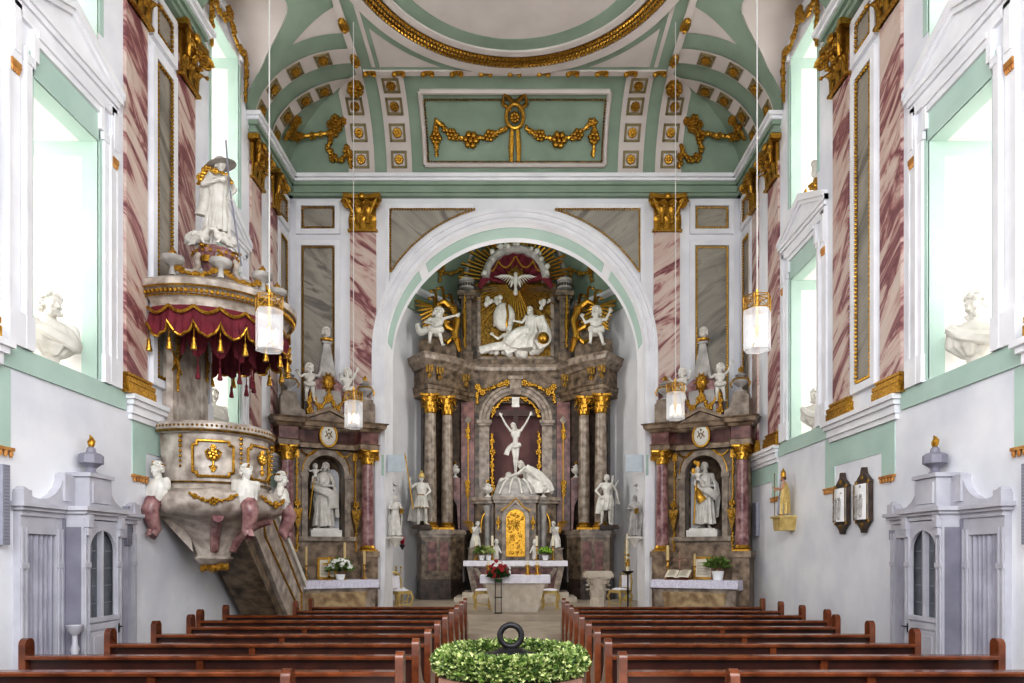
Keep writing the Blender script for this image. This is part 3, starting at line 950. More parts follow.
# white webs of the cove between the ribs
def cove_patch(mb, s, y0, y1, t0, t1, off=.012, ny=2):
    rows = []
    for i in range(15):
        t = t0+(t1-t0)*i/14
        n = V((-s*math.cos(t)/RX, 0, -math.sin(t)/RH)).normalized()
        yt = min(y1, mity(t)); yb = min(y0, mity(t))
        rows.append([side_pt(s, t, yb+(yt-yb)*k/ny)+n*off for k in range(ny+1)])
    mb.grid(rows)
def end_patch(mb, x0, x1, t0, t1, off=.012):
    rows = []
    for i in range(15):
        t = t0+(t1-t0)*i/14; m = mitx(t)
        n = V((0,-math.cos(t)/RY,-math.sin(t)/RH)).normalized()
        a, b = max(-m, min(m, x0)), max(-m, min(m, x1))
        rows.append([V((a+(b-a)*k/2, mity(t), cz(t)))+n*off for k in range(3)])
    mb.grid(rows)
wv = MB()
for s in (-1, 1):
    for a, b in ((-2, 2.7), (5.2, 7.4), (9.9, 12.1)):       # white webs between neighbouring lunettes
        cove_patch(wv, s, a, b, .0, PI/2, .010)
    # between the last lunette and the first rib, and the part of the cove above the lunettes
    rows = []
for s in (-1, 1):
    ys = [y for y in ycols()]
    rows = []
    for y in ys:
        f = lun(y); t0 = math.asin(min(.999, max(0, (f-ZS)/RH))); rr = []
        for i in range(NT+1):
            t = t0+(PI/2-t0)*i/NT; n = V((-s*math.cos(t)/RX, 0, -math.sin(t)/RH)).normalized()
            rr.append(side_pt(s, t, y)+n*.010)
        rows.append(rr)
    wv.grid(rows)
part('cove_web', wv, 'ceil', ceil, 'off-white webs of the cove', recalc=False)
# green groin bands framing the lunettes
gb = MB()
for s in (-1, 1):
    for c in WINS:
        A, B = [], []
        for i in range(33):
            y = c-LUN*1.0*math.cos(PI*i/32); f = lun(y) if 0 < i < 32 else ZS+.02
            for L, k, up in ((A, 1.0, .0), (B, 1.0, .30)):
                yy = c+(y-c)*(1.0 if up == 0 else 1.22); ff = min(f+up*.55, ZT-.002) if up else f
                t0 = math.asin(min(.9999, max(0, (ff-ZS)/RH)))
                if up: t0 = min(PI/2, t0+.10)
                n = V((-s*math.cos(t0)/RX, 0, -math.sin(t0)/RH)).normalized()
                L.append(side_pt(s, t0, yy)+n*.024)
        gb.grid([A, B])
part('groin_band', gb, 'green', ceil, 'sage green bands along the lunette groins', recalc=False)
# ribs with gilded rosettes
COFF = []
rib = MB()
for s in (-1, 1):
    for y0, y1 in ((14.72, 15.15), (15.62, 16.05)): cove_patch(rib, s, y0, y1, 0, PI/2, .03)
for s in (-1, 1):
    for x0, x1 in ((3.39, 4.03), (2.49, 3.10)):
        end_patch(rib, *sorted((s*x0, s*x1)), 0, PI/2, .03)
part('rib', rib, 'ceil', ceil, 'white flat ribs of the cove', recalc=False)
bd = MB()                                                   # green borders on the white field
for s in (-1, 1):
    cove_patch(bd, s, 14.3, 14.72, 0, PI/2, .02)
    bd.box(*sorted((s*3.48, s*2.95)), YN, yi, ZT-.022, ZT-.014)
bd.box(-2.94, 2.94, yi-.20, yi, ZT-.022, ZT-.014)
part('green_border', bd, 'green', ceil, 'sage green borders', recalc=False)
wl = MB()
for s in (-1, 1): wl.box(*sorted((s*3.50, s*3.36)), YN, yi, ZT-.06, ZT-.01); wl.box(*sorted((s*3.12, s*3.04)), YN, yi-.22, ZT-.034, ZT-.0125)
wl.box(-xi+.15, xi-.15, yi-.13, yi+.02, ZT-.062, ZT-.013)
part('ceiling_moulding', wl, 'ceil', ceil, 'white mouldings edging the flat ceiling', angle=20)
# ring of gilded laurel
def ring(r0, r1, z0, z1, cy=12.05, seg=96):
    return MB().lathe([(r0,z1),(r1,z1),(r1,z0),(r0,z0),(r0,z1)], (0,cy,0), seg)
part('ring_moulding', ring(3.20, 3.42, ZT-.08, ZT-.004), 'ceil', ceil, 'white circular moulding', angle=20)
part('ring_moulding', ring(2.72, 2.86, ZT-.07, ZT-.004), 'ceil', ceil, 'white circular moulding', angle=20)
part('ring_band', ring(3.40, 3.62, ZT-.026, ZT-.004), 'green', ceil, 'green circular band', angle=20)
part('ring_band', ring(2.42, 2.72, ZT-.026, ZT-.004), 'green', ceil, 'green circular band', angle=20)
lg = MB(); rnd = random.Random(4)
for i in range(240):
    a = 2*PI*i/240
    for k in (-1, 0, 1):
        r = 3.03+k*.085; d = V((-math.sin(a), math.cos(a), 0)); o = V((math.cos(a), math.sin(a), 0))
        p = V((0,12.05,ZT-.05))+o*r
        lg.tube([p-d*.05, p+o*k*.02+V((0,0,-.03)), p+d*.06+o*k*.03], [.02, .042, .008], 5)
part('laurel_ring', lg, 'gold', ceil, 'gilded laurel ring around the ceiling medallion')
for s in (-1, 1):                                           # gilded leaf clasps along the moulding
    for k in range(12):
        y = 3.9+k*1.0
        m = MB(); leafcurl(m, (s*3.43, y, ZT-.05), (0,0,-1), (0,1,0), .2, .3, .3); m.ball((s*3.43,y,ZT-.08), .07, 8, 5)
        part('leaf_clasp', m, 'gold', ceil, 'gilded leaf clasp')
for k in range(11):
    x = -3.2+k*.64
    m = MB(); leafcurl(m, (x-.12, yi-.06, ZT-.05), (0,0,-1), (1,0,0), .18, .28, .3); m.ball((x-.1,yi-.06,ZT-.08), .06, 8, 5)
    part('leaf_clasp', m, 'gold', ceil, 'gilded leaf clasp')

def coffer(c, u, v, n, s=.40):
    """square sunk coffer with a rosette; u,v in-plane axes, n into the room"""
    c, u, v, n = V(c), V(u).normalized(), V(v).normalized(), V(n).normalized()
    Mx = Matrix((( u.x, v.x, n.x, c.x), (u.y, v.y, n.y, c.y), (u.z, v.z, n.z, c.z), (0,0,0,1)))
    f = MB(Mx); h = s/2
    for a in (0, PI/2, PI, 3*PI/2):
        r = Matrix.Rotation(a, 4, 'Z'); f.M = Mx @ r
        f.box(-h+.001, h-.001, h-.055, h, 0, .03)
    f.M = Mx
    q = part('coffer', f, 'coffer', ceil, 'olive-gold square coffer frame', angle=20)
    g = MB(Mx).box(-h+.05, h-.05, -h+.05, h-.05, -.01, .006)
    part('coffer_ground', g, 'ceil', q)
    rz = MB(Mx)
    bloom(rz, (0,0,.03), .115, (0,0,1), 8); bloom(rz, (0,0,.055), .06, (0,0,1), 5)
    part('rosette', rz, 'gold', q, 'gilded rosette')
for s in (-1, 1):
    for x in (3.71, 2.795):
        for t in (.29, .66, 1.03, 1.36):
            if x > 3.5 and t > 1.2: continue
            n = V((0,-math.cos(t)/RY,-math.sin(t)/RH)).normalized()
            coffer(V((s*x, mity(t), cz(t)))+n*.032, (1,0,0), V((0,n.z,-n.y)), n, .38)
    for y, ts in ((14.935, (.24, .58, .92, 1.26)), (15.835, (.24, .56, .88, 1.14))):
        for t in ts:
            n = V((-s*math.cos(t)/RX, 0, -math.sin(t)/RH)).normalized()
            coffer(side_pt(s, t, y)+n*.032, (0,1,0), n.cross(V((0,1,0))), n, .33)
    # corner rosette
    t = 1.22; n = V((-s*.3,-.4,-.9)).normalized()
    m = MB(); bloom(m, V((s*3.60, 15.80, ZT-.16)), .2, n, 8); bloom(m, V((s*3.60,15.80,ZT-.2)), .1, n, 5)
    part('rosette', m, 'gold', ceil, 'large gilded corner rosette')
# central panel with bow and festoons
def endp(x, t, off=.05):
    n = V((0,-math.cos(t)/RY,-math.sin(t)/RH)).normalized(); return V((x, mity(t), cz(t)))+n*off
def tz(z): return math.asin(min(1, max(0, (z-ZS)/RH)))
fr = MB(); bb = MB()
X1 = 2.17; ZA, ZB = 11.26, 12.42
for a, b in (((-X1,ZA),(X1,ZA)), ((X1,ZA),(X1,ZB)), ((X1,ZB),(-X1,ZB)), ((-X1,ZB),(-X1,ZA))):
    P = [endp(a[0]+(b[0]-a[0])*k/10, tz(a[1]+(b[1]-a[1])*k/10), .03) for k in range(11)]
    fr.tube(P, .062, 6)
    P2 = [endp((a[0]+(b[0]-a[0])*k/10)*.965, tz(11.84+((a[1]+(b[1]-a[1])*k/10)-11.84)*.88), .05) for k in range(11)]
    beads(bb, P2, .026, .05, False)
p = part('panel_frame', fr, 'ceil', ceil, 'white rectangular frame on the end cove')
part('bead_moulding', bb, 'gold_dk', p, 'gilded bead moulding')
nE = (0,-.75,-.66)
def tq(z): return tz(min(12.46, z+.11))
g = MB(); R_ = random.Random(2)
def egar(m, pts, r, dens=1.0): festoon(m, [endp(x, tq(z), .05) for x, z in pts], r, nE, dens, R_)
for s in (-1, 1):
    egar(g, [(s*.25, 11.86), (s*.5, 11.76), (s*.8, 11.70), (s*1.1, 11.68), (s*1.4, 11.72), (s*1.62, 11.83), (s*1.85, 11.98)], .075, 2.0)
    egar(g, [(s*1.87, 11.98), (s*1.88, 11.8), (s*1.89, 11.55), (s*1.89, 11.34)], .07, 2.0)
    bloom(g, endp(s*1.05, tq(11.66), .1), .2, nE); bloom(g, endp(s*.6, tq(11.74), .1), .14, nE); bloom(g, endp(s*1.5, tq(11.76), .1), .14, nE); bloom(g, endp(s*1.88, tq(11.7), .1), .15, nE)
    g.tube([endp(s*.07, tq(11.85)), endp(s*.09, tq(11.5), .07), endp(s*.09, tq(11.22), .06)], [.05, .065, .045], 8)
    g.tube([endp(s*.05, tq(12.22)), endp(s*.24, tq(12.3)), endp(s*.28, tq(12.2)), endp(s*.1, tq(12.12))], .05, 8)
g.tube([endp(.2*math.cos(2*PI*k/16), tq(12.03+.17*math.sin(2*PI*k/16)), .07) for k in range(16)], .05, 8, True)
bloom(g, endp(0, tq(12.03), .07), .13, nE, 8)
part('bow_and_festoons', g, 'gold', ceil, 'gilded bow medallion with hanging festoons')
# garlands in the two corners of the cove
for s in (-1, 1):
    g = MB()
    def cp(x, z, off=.06):
        t = tz(z); m = mitx(t); return endp(s*min(x, m-.02), t, off)
    def sp_(y, z, off=.06):
        t = tz(z); n = V((-s*math.cos(t)/RX,0,-math.sin(t)/RH)).normalized(); return side_pt(s, t, min(y, mity(t)-.02))+n*off
    nn = (-s*.5,-.6,-.6)
    festoon(g, [cp(4.15,12.1), cp(4.2,11.98), cp(4.42,11.8), cp(4.5,11.6), cp(4.4,11.42), cp(4.2,11.36), cp(4.05,11.52), cp(4.02,11.66)], .085, nn, 1.7)
    festoon(g, [cp(4.02,11.66), cp(3.99,11.45), cp(3.98,11.2)], .07, nn, 1.7)
    festoon(g, [cp(4.35,11.9), sp_(16.55,11.75), sp_(16.35,11.7), sp_(16.2,11.85), sp_(16.15,11.9), sp_(16.18,11.6), sp_(16.2,11.45)], .085, nn, 1.7)
    bloom(g, cp(4.22,12.1), .13, nn); bloom(g, cp(4.05,12.08), .1, nn); bloom(g, cp(4.36,12.03), .1, nn); bloom(g, cp(4.38,11.42), .12, nn)
    bloom(g, cp(4.3,11.95), .12, nn); bloom(g, sp_(16.4,11.68), .12, nn)
    part('corner_garland', g, 'gold', ceil, 'gilded garland in the corner of the cove')

# ------------------------------------------------------------------ chancel walls and apse
AC = 23.0; RA = 4.15; ZA_ = 11.3
mb = MB()
for s in (-1, 1):
    mb.add([(s*RA,EY+AD,0),(s*RA,AC,0),(s*RA,AC,ZA_),(s*RA,EY+AD,ZA_)], [(0,1,2,3)])
    mb.add([(s*AR,EY+AD,0),(s*RA,EY+AD,0),(s*RA,EY+AD,ZA_),(s*AR,EY+AD,ZA_)], [(0,1,2,3)])
N = 36
mb.grid([[V((RA*math.cos(PI*i/N), AC+RA*math.sin(PI*i/N), z)) for i in range(N+1)] for z in (0, ZA_)])
apse = struct('wall_apse', mb, 'plaster', 'white walls of the chancel and rounded apse behind the high altar', 'wall', recalc=False)
vt = MB(); K = 12; HV = 3.0
def vp(i, j, r=RA):     # half dome
    a = PI*i/N; e = PI/2*j/K
    return V((r*math.cos(e)*math.cos(a), AC+r*math.cos(e)*math.sin(a), ZA_+HV*r/RA*math.sin(e)))
vt.grid([[vp(i, j) for i in range(N+1)] for j in range(K+1)])
vt.grid([[V((RA*math.cos(PI*k/24), y, ZA_+HV*math.sin(PI*k/24))) for k in range(25)] for y in (EY+AD, AC)])
vault = struct('ceiling_apse', vt, 'green', 'sage green half dome over the apse', 'ceiling', recalc=False)
rb = MB()
for a in (.16, .34, .66, .84):
    pts = []
    for j in range(K+1):
        e = PI/2*j/K; r = RA-.03
        pts.append((r*math.cos(e)*math.cos(PI*a), AC+r*math.cos(e)*math.sin(PI*a), ZA_+HV*.99*math.sin(e)))
    rb.tube(pts, .07, 6)
part('rib', rb, 'ceil', vault, 'white rib of the half dome')
for a in (.25, .75):
    g = MB(); r = RA-.1
    def dp(aa, e): return V((r*math.cos(e)*math.cos(PI*aa), AC+r*math.cos(e)*math.sin(PI*aa), ZA_+HV*.98*math.sin(e)))
    festoon(g, [dp(a+.07, .42), dp(a+.035, .34), dp(a, .32), dp(a-.035, .34), dp(a-.07, .42)], .08, (0,-1,-.2), 1.3)
    for o in (-.07, .0, .07): festoon(g, [dp(a+o, .42), dp(a+o, .3), dp(a+o, .2)], .07, (0,-1,-.2), 1.2)
    part('garland', g, 'gold', vault, 'gilded garland in the half dome')
apath = [(-RA,EY+AD+.02),(-RA,AC)]+[(-RA*math.cos(PI*i/N), AC+RA*math.sin(PI*i/N)) for i in range(1, N)]+[(RA,AC),(RA,EY+AD+.02)]
part('entablature', MB().sweep(apath, [(-.02,10.55),(.10,10.55),(.12,10.85),(.18,10.9),(.18,11.1),(-.02,11.1)]), 'green', apse, 'green entablature around the apse')
part('cornice_moulding', MB().sweep(apath, [(-.02,11.1),(.20,11.1),(.30,11.2),(.30,11.32),(-.02,11.32)]), 'stucco', apse, 'white cornice moulding around the apse')
for s in (-1, 1):
    p = part('pilaster', MB().box(*sorted((s*RA, s*(RA-.1))), 22.1, 22.85, 4.45, 10.5), 'pink', apse, 'pink marble pilaster')
    part('ledge', MB().box(*sorted((s*RA, s*(RA-.28))), 21.9, 23.05, 4.1, 4.42).box(*sorted((s*RA, s*(RA-.2))), 21.95, 23.0, 3.95, 4.1), 'stucco', apse, 'white moulded ledge', angle=20)
    part('painted_apron', MB().box(*sorted((s*RA, s*(RA-.02))), 20.6, 23.0, 2.9, 3.95), 'green_lt', apse, 'green painted wall field')
    wsc = MB().box(*sorted((s*RA, s*(RA-.05))), 19.0, 22.9, .3, 1.6)
    for k in range(4): wsc.box(*sorted((s*RA, s*(RA-.08))), 19.0+k*1.2, 19.12+k*1.2, .3, 1.66)
    part('wainscot', wsc, 'conf', apse, 'grey painted wainscot', angle=20)
# ------------------------------------------------------------------ statue helper
def statue(name, label, cat, loc, rz, scale, J, dress=None, hair='short', beard=0, group=None, m='stone', voxel=.012, extra=None, hands=True, stout=1.0, child=False, bust=False, parent=None, curl=.35, clothm=None, hairm=None):
    """a carved figure: continuous body mesh, with hair and clothing as parts"""
    t = thing(name, label, cat, loc, rz, group) if parent is None else parent
    t.scale = (scale,)*3
    me = body_mesh(J, voxel, stout, child, False, hands, curl, bust)
    link('body', me, m, t)
    k = 1.45 if child else 1.0
    if hair: part('hair', add_hair(J, hair, k), hairm or m, t)
    if beard: part('beard', add_beard(J, beard, k), hairm or m, t)
    for nm, mb, mm in (dress or []): part(nm, mb, mm or clothm or m, t)
    for nm, mb, mm in (extra or []): part(nm, mb, mm or m, t)
    return t

def tunic_long(J=None, hem=.06, amp=.09, ph=0., wide=1.0, n=9):
    return robe([(0,.0,1.50,.085,.085,0), (0,0,1.43,.19,.125,.15), (0,0,1.28,.185,.15,.35), (0,0,1.08,.155,.14,.5), (0,.0,.92,.19*wide,.165,.7), (0,.0,.5,.225*wide,.20,1.0), (0,.02,hem,.27*wide,.24,1.2)], n, amp, ph=ph)
def tunic_short(hem=.52, amp=.10, ph=0., n=10):
    return robe([(0,.0,1.50,.085,.085,0), (0,0,1.43,.19,.125,.15), (0,0,1.28,.18,.15,.3), (0,0,1.08,.145,.135,.35), (0,.0,.92,.18,.155,.8), (0,.0,hem,.235,.205,1.3)], n, amp, ph=ph)

HA = thing('high_altar_retable', 'tall brown-grey marble high altar retable with paired columns, standing in the apse', 'altar', (0,0,0))
def mir(pts): return pts+[(-x, y) for x, y in reversed(pts) if abs(x) > 1e-6]
EP = mir([(-3.72,25.1), (-3.0,24.12), (-2.35,24.62), (-1.95,25.2), (-1.62,25.62), (-.95,25.72), (0,25.74)])
BP = mir([(-3.45,25.6), (-2.95,24.9), (-2.2,25.25), (-1.95,25.65)])
# pedestal zone
for s in (-1, 1):
    pl = [(s*3.5,25.9), (s*3.45,24.55), (s*3.25,24.05), (s*2.25,24.25), (s*1.8,24.75), (s*1.6,25.8)]
    def inset(p, k): cx = sum(a for a, b in p)/len(p); cy = sum(b for a, b in p)/len(p); return [(cx+(a-cx)*k, cy+(b-cy)*k) for a, b in p]
    dm = MB().prism(inset(pl, 1.03), 'z', .30, .62).prism(pl, 'z', .62, 1.0)
    pd = part('pedestal', dm, 'altar_dk', HA, 'dark marble foot of the column pedestal', angle=25)
    mm = MB().prism(inset(pl, 1.03), 'z', 1.0, 1.10).prism(inset(pl, .97), 'z', 1.10, 2.45)
    part('die', mm, 'altar', pd, angle=25)
    mm = MB().prism(inset(pl, 1.0), 'z', 2.45, 2.55).prism(inset(pl, 1.06), 'z', 2.55, 2.66).prism(inset(pl, 1.02), 'z', 2.66, 2.72)
    part('cap_moulding', mm, 'altar_lt', pd, angle=25)
    a, b = V((s*3.05,24.11,0)), V((s*2.3,24.26,0))
    for k in (.24, .76):
        c = a.lerp(b, k); d = (b-a).normalized(); n = V((d.y*s, -d.x*s, 0));
        if n.y > 0: n = -n
        Mx = Matrix(((d.x, -n.x, 0, c.x), (d.y, -n.y, 0, c.y), (0, 0, 1, 0), (0,0,0,1)))
        part('red_panel', MB(Mx).box(-.15, .15, -.03, .10, 1.3, 2.3), 'red', pd, 'red marble inlay panel')
# columns
for s in (-1, 1):
    for x, y, r in ((2.97, 24.42, .215), (2.42, 24.78, .205)):
        c = V((s*x, y, 0))
        cm = MB().lathe([(r*1.0,2.98),(r*1.03,3.4),(r*1.0,4.4),(r*.93,5.8),(r*.86,6.78)], c, 28)
        co = part('column', cm, 'altar_lt', HA, 'grey-brown marble column')
        part('column_base', MB().box(c.x-r*1.35, c.x+r*1.35, c.y-r*1.35, c.y+r*1.35, 2.72, 2.80).lathe([(r*1.3,2.80),(r*1.38,2.84),(r*1.3,2.88),(r*1.08,2.91),(r*1.15,2.95),(r*1.05,2.98)], c, 28), 'gold', co, 'gilded column base')
        q = capital(r*3.1, .66, 0, r*.9); q.v = [(a+c.x, b+c.y, z+6.76) for a, b, z in q.v]
        part('capital', q, 'gold', co, 'gilded column capital')
# back walls behind the columns
for s in (-1, 1):
    bw = MB(); bw.prism([(s*3.5,25.55),(s*3.3,24.95),(s*2.75,24.85),(s*1.98,25.5),(s*1.98,26.2),(s*2.9,26.0)], 'z', 2.7, 7.45)
    part('back_wall', bw, 'altar_dk', HA, 'dark marble wall behind the columns', angle=25)
for s in (-1, 1):                                            # red marble inner pilasters with gold drops
    x0, x1 = sorted((s*1.98, s*1.5))
    p = part('inner_pilaster', MB().box(x0, x1, 25.42, 25.9, 2.7, 7.4), 'red', HA, 'red marble inner pilaster')
    g = MB(); xc = s*1.72; y = 25.38
    festoon(g, [(xc,y,6.6),(xc,y,6.3),(xc,y,6.0)], .07); g.tube([(xc,y,6.0),(xc,y,2.9)], .022, 6)
    for z, r in ((4.45,.12),(4.3,.10),(4.15,.1),(4.0,.08),(6.35,.1),(6.15,.1)): bloom(g, (xc+.02*s,y,z), r)
    part('gilded_drop', g, 'gold', p, 'long gilded hanging ornament')
    dmd = MB().prism([(xc,6.55),(xc+.13,6.72),(xc,6.89),(xc-.13,6.72)], 'y', y-.04, y+.05)
    part('diamond_boss', dmd, 'altar_lt', p, 'pale diamond boss', angle=20)
    # scroll bracket carrying a vase beside the inner column
    br = MB().prism([(s*1.99,4.6),(s*2.32,4.6),(s*2.32,4.45),(s*2.25,4.4),(s*2.25,3.9),(s*2.1,3.6),(s*2.05,2.75),(s*1.99,2.72)], 'y', 25.0, 25.4)
    volute(br, (s*2.2,24.99,4.22), (1,0,0), (0,0,1), .12, .03)
    part('scroll_bracket', br, 'red', HA, 'red marble scroll bracket', angle=25)
    v = thing('vase', 'grey stone vase with a gilt flame on the %s bracket of the high altar' % SIDE[s], 'vase', (s*2.18,25.2,4.61))
    part('vessel', urn(MB(), 1.05), 'stone', v); part('flame', flame_mb((0,0,.5), .12), 'gold', v)
# central arch frame
C0 = 6.75
hole = [(-.97,2.7)]+[(-.97*math.cos(PI*i/30), C0+.97*math.sin(PI*i/30)) for i in range(31)]+[(.97,2.7)]
pol = [(-1.55,2.7)]+hole+[(1.55,2.7),(1.55,8.4),(-1.55,8.4)]
part('arch_frame', MB().prism(pol, 'y', 25.66, 26.12), 'altar', HA, 'grey-brown marble arch frame', angle=25)
am = MB().arcsweep(0, C0, [(.96,25.7),(.96,25.55),(1.06,25.55),(1.10,25.60),(1.22,25.58),(1.24,25.52),(1.33,25.52),(1.33,25.7)], 0, PI, 40)
for s in (-1, 1):
    x0, x1 = sorted((s*.96, s*1.33)); am.box(x0, x1, 25.57, 25.7, 2.7, 6.55)
    am.box(x0-.05, x1+.05, 25.46, 25.7, 6.55, 6.63); am.box(x0-.09, x1+.09, 25.42, 25.7, 6.63, 6.75)
part('arch_moulding', am, 'altar_lt', HA, 'pale marble arch moulding with imposts', angle=25)
part('keystone', MB().prism([(-.18,7.66),(.18,7.66),(.24,8.30),(-.24,8.30)], 'y', 25.36, 25.7).box(-.27, .27, 25.3, 25.7, 8.2, 8.32), 'altar_lt', HA, 'plain keystone', angle=20)
R_ = random.Random(8)
for s in (-1, 1):
    g = MB(); festoon(g, [(s*.25,25.5,8.12), (s*.5,25.5,8.05), (s*.8,25.5,7.96), (s*1.05,25.5,7.86), (s*1.35,25.5,7.9), (s*1.4,25.5,7.6), (s*1.42,25.5,7.35)], .075, dens=1.5, rnd=R_)
    bloom(g, (s*.32,25.45,8.1), .14); bloom(g, (s*1.2,25.45,7.75), .13); bloom(g, (s*1.38,25.45,7.95), .13)
    part('gilded_festoon', g, 'gold', HA, 'gilded festoon over the arch')
part('mauve_backing', MB().box(-1.0, 1.0, 26.1, 26.16, 2.7, 7.8), 'mauve', HA, 'plain dull red backing of the arch')
for s in (-1, 1):                                            # gilded foliage inside the arch jambs
    g = MB(); festoon(g, [(s*.86,25.68,z) for z in (6.3,6.0,5.7,5.4,5.1,4.8,4.5,4.2,3.9,3.6,3.3)], .085, dens=1.4, rnd=R_)
    festoon(g, [(s*.88*math.cos(a),25.7,C0+.88*math.sin(a)) for a in (.15,.4,.65,.9,1.15,1.4)], .085, dens=1.3, rnd=R_)
    for z in (5.6, 4.3, 3.6): bloom(g, (s*.84,25.64,z), .13)
    part('gilded_foliage', g, 'gold', HA, 'gilded foliage lining the arch')
# entablature and main cornice (concave plan)
part('architrave', MB().sweep(EP, [(-.5,7.42),(.0,7.42),(.0,7.58),(.04,7.60),(.04,7.72),(.09,7.76),(-.5,7.76)]), 'altar', HA, 'marble architrave', angle=20)
part('frieze', MB().sweep(EP, [(-.5,7.76),(-.02,7.76),(-.02,8.36),(-.5,8.36)]), 'altar', HA, 'plain marble frieze', angle=20)
part('main_cornice', MB().sweep(EP, [(-.5,8.36),(.03,8.36),(.10,8.44),(.16,8.48),(.28,8.54),(.30,8.66),(.36,8.74),(-.5,8.78)]), 'altar_lt', HA, 'projecting main cornice', angle=20)
for s in (-1, 1):
    for x, y in ((2.95,24.06),(2.62,24.33),(1.78,25.33)):
        g = MB()
        g.box(s*x-.12, s*x+.12, y-.04, y+.02, 8.12, 8.15); g.box(s*x-.012, s*x+.012, y-.02, y, 8.0, 8.12)
        for k in (-1, 0, 1): g.box(s*x+k*.09-.03, s*x+k*.09+.03, y-.06, y+.02, 8.14, 8.36)
        bloom(g, (s*x, y-.02, 8.0), .09)
        part('gilded_rosette', g, 'gold_dk', HA, 'gilded rosette on the frieze')
# attic storey
at = MB()
at.box(-1.6, 1.6, 25.75, 26.3, 8.75, 11.7); at.box(-1.75, 1.75, 25.6, 26.3, 8.75, 9.0)
part('attic', at, 'altar', HA, 'marble attic storey', angle=20)
af = MB()
for a0, a1, b0, b1 in ((-1.4,-1.28,9.1,11.3), (1.28,1.4,9.1,11.3), (-1.4,1.4,9.0,9.12)): af.box(a0, a1, 25.66, 25.8, b0, b1)
part('relief_frame', af, 'altar_lt', HA, angle=20)
part('relief_ground', MB().box(-1.28, 1.28, 25.72, 25.8, 9.1, 11.5), 'gold_dk', HA, 'dull gold ground of the relief')
for s in (-1, 1):
    pm = MB(); x0, x1 = sorted((s*1.55, s*2.02))
    pm.box(x0+.05, x1-.05, 25.4, 26.1, 8.75, 11.12); pm.box(x0, x1, 25.35, 26.1, 8.75, 9.2)
    pm.box(x0-.03, x1+.03, 25.34, 26.1, 11.12, 11.22); pm.box(x0-.09, x1+.09, 25.26, 26.1, 11.22, 11.40)
    part('attic_pier', pm, 'altar', HA, 'marble pier of the attic', angle=20)
    cb_ = MB().prism([(s*3.45,8.75),(s*2.1,8.75),(s*2.1,10.9),(s*2.25,10.4),(s*2.5,9.9),(s*2.9,9.55),(s*3.4,9.45)], 'y', 24.75, 25.5)
    part('attic_flank', cb_, 'altar', HA, 'curved marble flank of the attic', angle=25)
    g = MB()
    pts = [(s*1.95,24.68,9.0),(s*2.15,24.66,9.6),(s*2.05,24.65,10.1),(s*2.2,24.63,10.5),(s*2.5,24.6,10.75),(s*2.75,24.6,10.65),(s*2.8,24.6,10.4)]
    g.tube(pts, [.08,.13,.12,.13,.12,.09,.04], 8)
    g.tube([(s*2.1,24.66,9.7),(s*2.4,24.6,9.85),(s*2.5,24.6,10.15),(s*2.4,24.6,10.3)], [.07,.11,.09,.04], 8)
    g.tube([(s*2.12,24.66,9.6),(s*2.4,24.6,9.3),(s*2.7,24.6,9.5)], [.06,.09,.03], 8)
    g.tube([(s*1.85,25.3,10.9),(s*1.86,25.3,10.2),(s*1.83,25.3,9.5)], [.05,.09,.03], 8)
    for k in range(9):
        t = k/8; a = V(pts[min(6, int(t*6))]); leafcurl(g, a, (s*.9,-.4,.1), (s*.1,-.1,1), .3, .5, .8)
    festoon(g, [(s*1.84,25.28,11.2),(s*1.86,25.28,10.6),(s*1.84,25.28,9.9),(s*1.83,25.28,9.3)], .06)
    part('gilded_scroll', g, 'gold', HA, 'gilded acanthus scroll beside the attic')
    u = thing('urn', 'grey stone urn with pierced belly on the %s pier of the attic' % SIDE[s], 'urn', (s*1.79,25.65,11.41))
    part('vessel', MB().lathe([(.16,0),(.10,.05),(.10,.10),(.27,.16),(.29,.36),(.25,.40),(.30,.44),(.30,.50),(.1,.55),(.0,.56)], seg=22), 'stone_grey', u)
    sl = MB()
    for k in range(9):
        a = -PI*(k+.5)/9; sl.box(-.035+.285*math.cos(a), .035+.285*math.cos(a), -.03+.285*math.sin(a), .03+.285*math.sin(a), .22, .31)
    part('slot', sl, 'altar_dk', u, 'dark pierced slots')
# crowning canopy
cm = MB().arcsweep(0, 11.85, [(.95,25.3),(.95,26.1),(1.16,26.1),(1.20,25.25),(1.10,25.15),(1.02,25.2)], 0.0, PI, 36)
cn = part('canopy', cm, 'stone_grey', HA, 'grey half-round canopy', angle=25)
R_ = random.Random(12)
for k in range(13):
    cl = MB(); a = PI*(k+.5)/13; r = 1.16+R_.uniform(-.05,.05)
    for j in range(3): cl.ball((r*math.cos(a)+R_.uniform(-.09,.09), 25.2+R_.uniform(-.05,.15), 11.85+r*math.sin(a)+R_.uniform(-.05,.05)), R_.uniform(.05,.11), 8, 6)
    part('cloud', cl, 'stone', cn, 'pale carved clouds')
dr = MB(); rows = []
for i in range(9):
    row = []
    for k in range(61):
        a = PI*k/60; r = .98-.62*(i/8)*(.55+.45*abs(math.cos(a*1.0)))
        row.append((r*math.cos(a), 25.45+.35*(i/8)+.05*math.sin(a*18), 11.82+r*math.sin(a)-.0))
    rows.append(row)
dr.grid(rows)
for s in (-1, 1):
    swath(dr, [(s*1.0,25.35,12.0),(s*1.2,25.4,11.75),(s*1.32,25.45,11.55)], [.16,.08], .07)
part('red_drapery', dr, 'cloth', cn, 'dark red hanging drapery')
gd = MB()
for s in (-1, 1):
    gd.tube(catenary((s*.02,25.3,12.62),(s*.62,25.3,12.45),.3,10), .035, 6); gd.tube(catenary((s*.62,25.3,12.5),(s*.9,25.3,12.1),.12,6), .03, 6)
part('gilt_fringe', gd, 'gold', cn)
ry = MB(); R_ = random.Random(6)
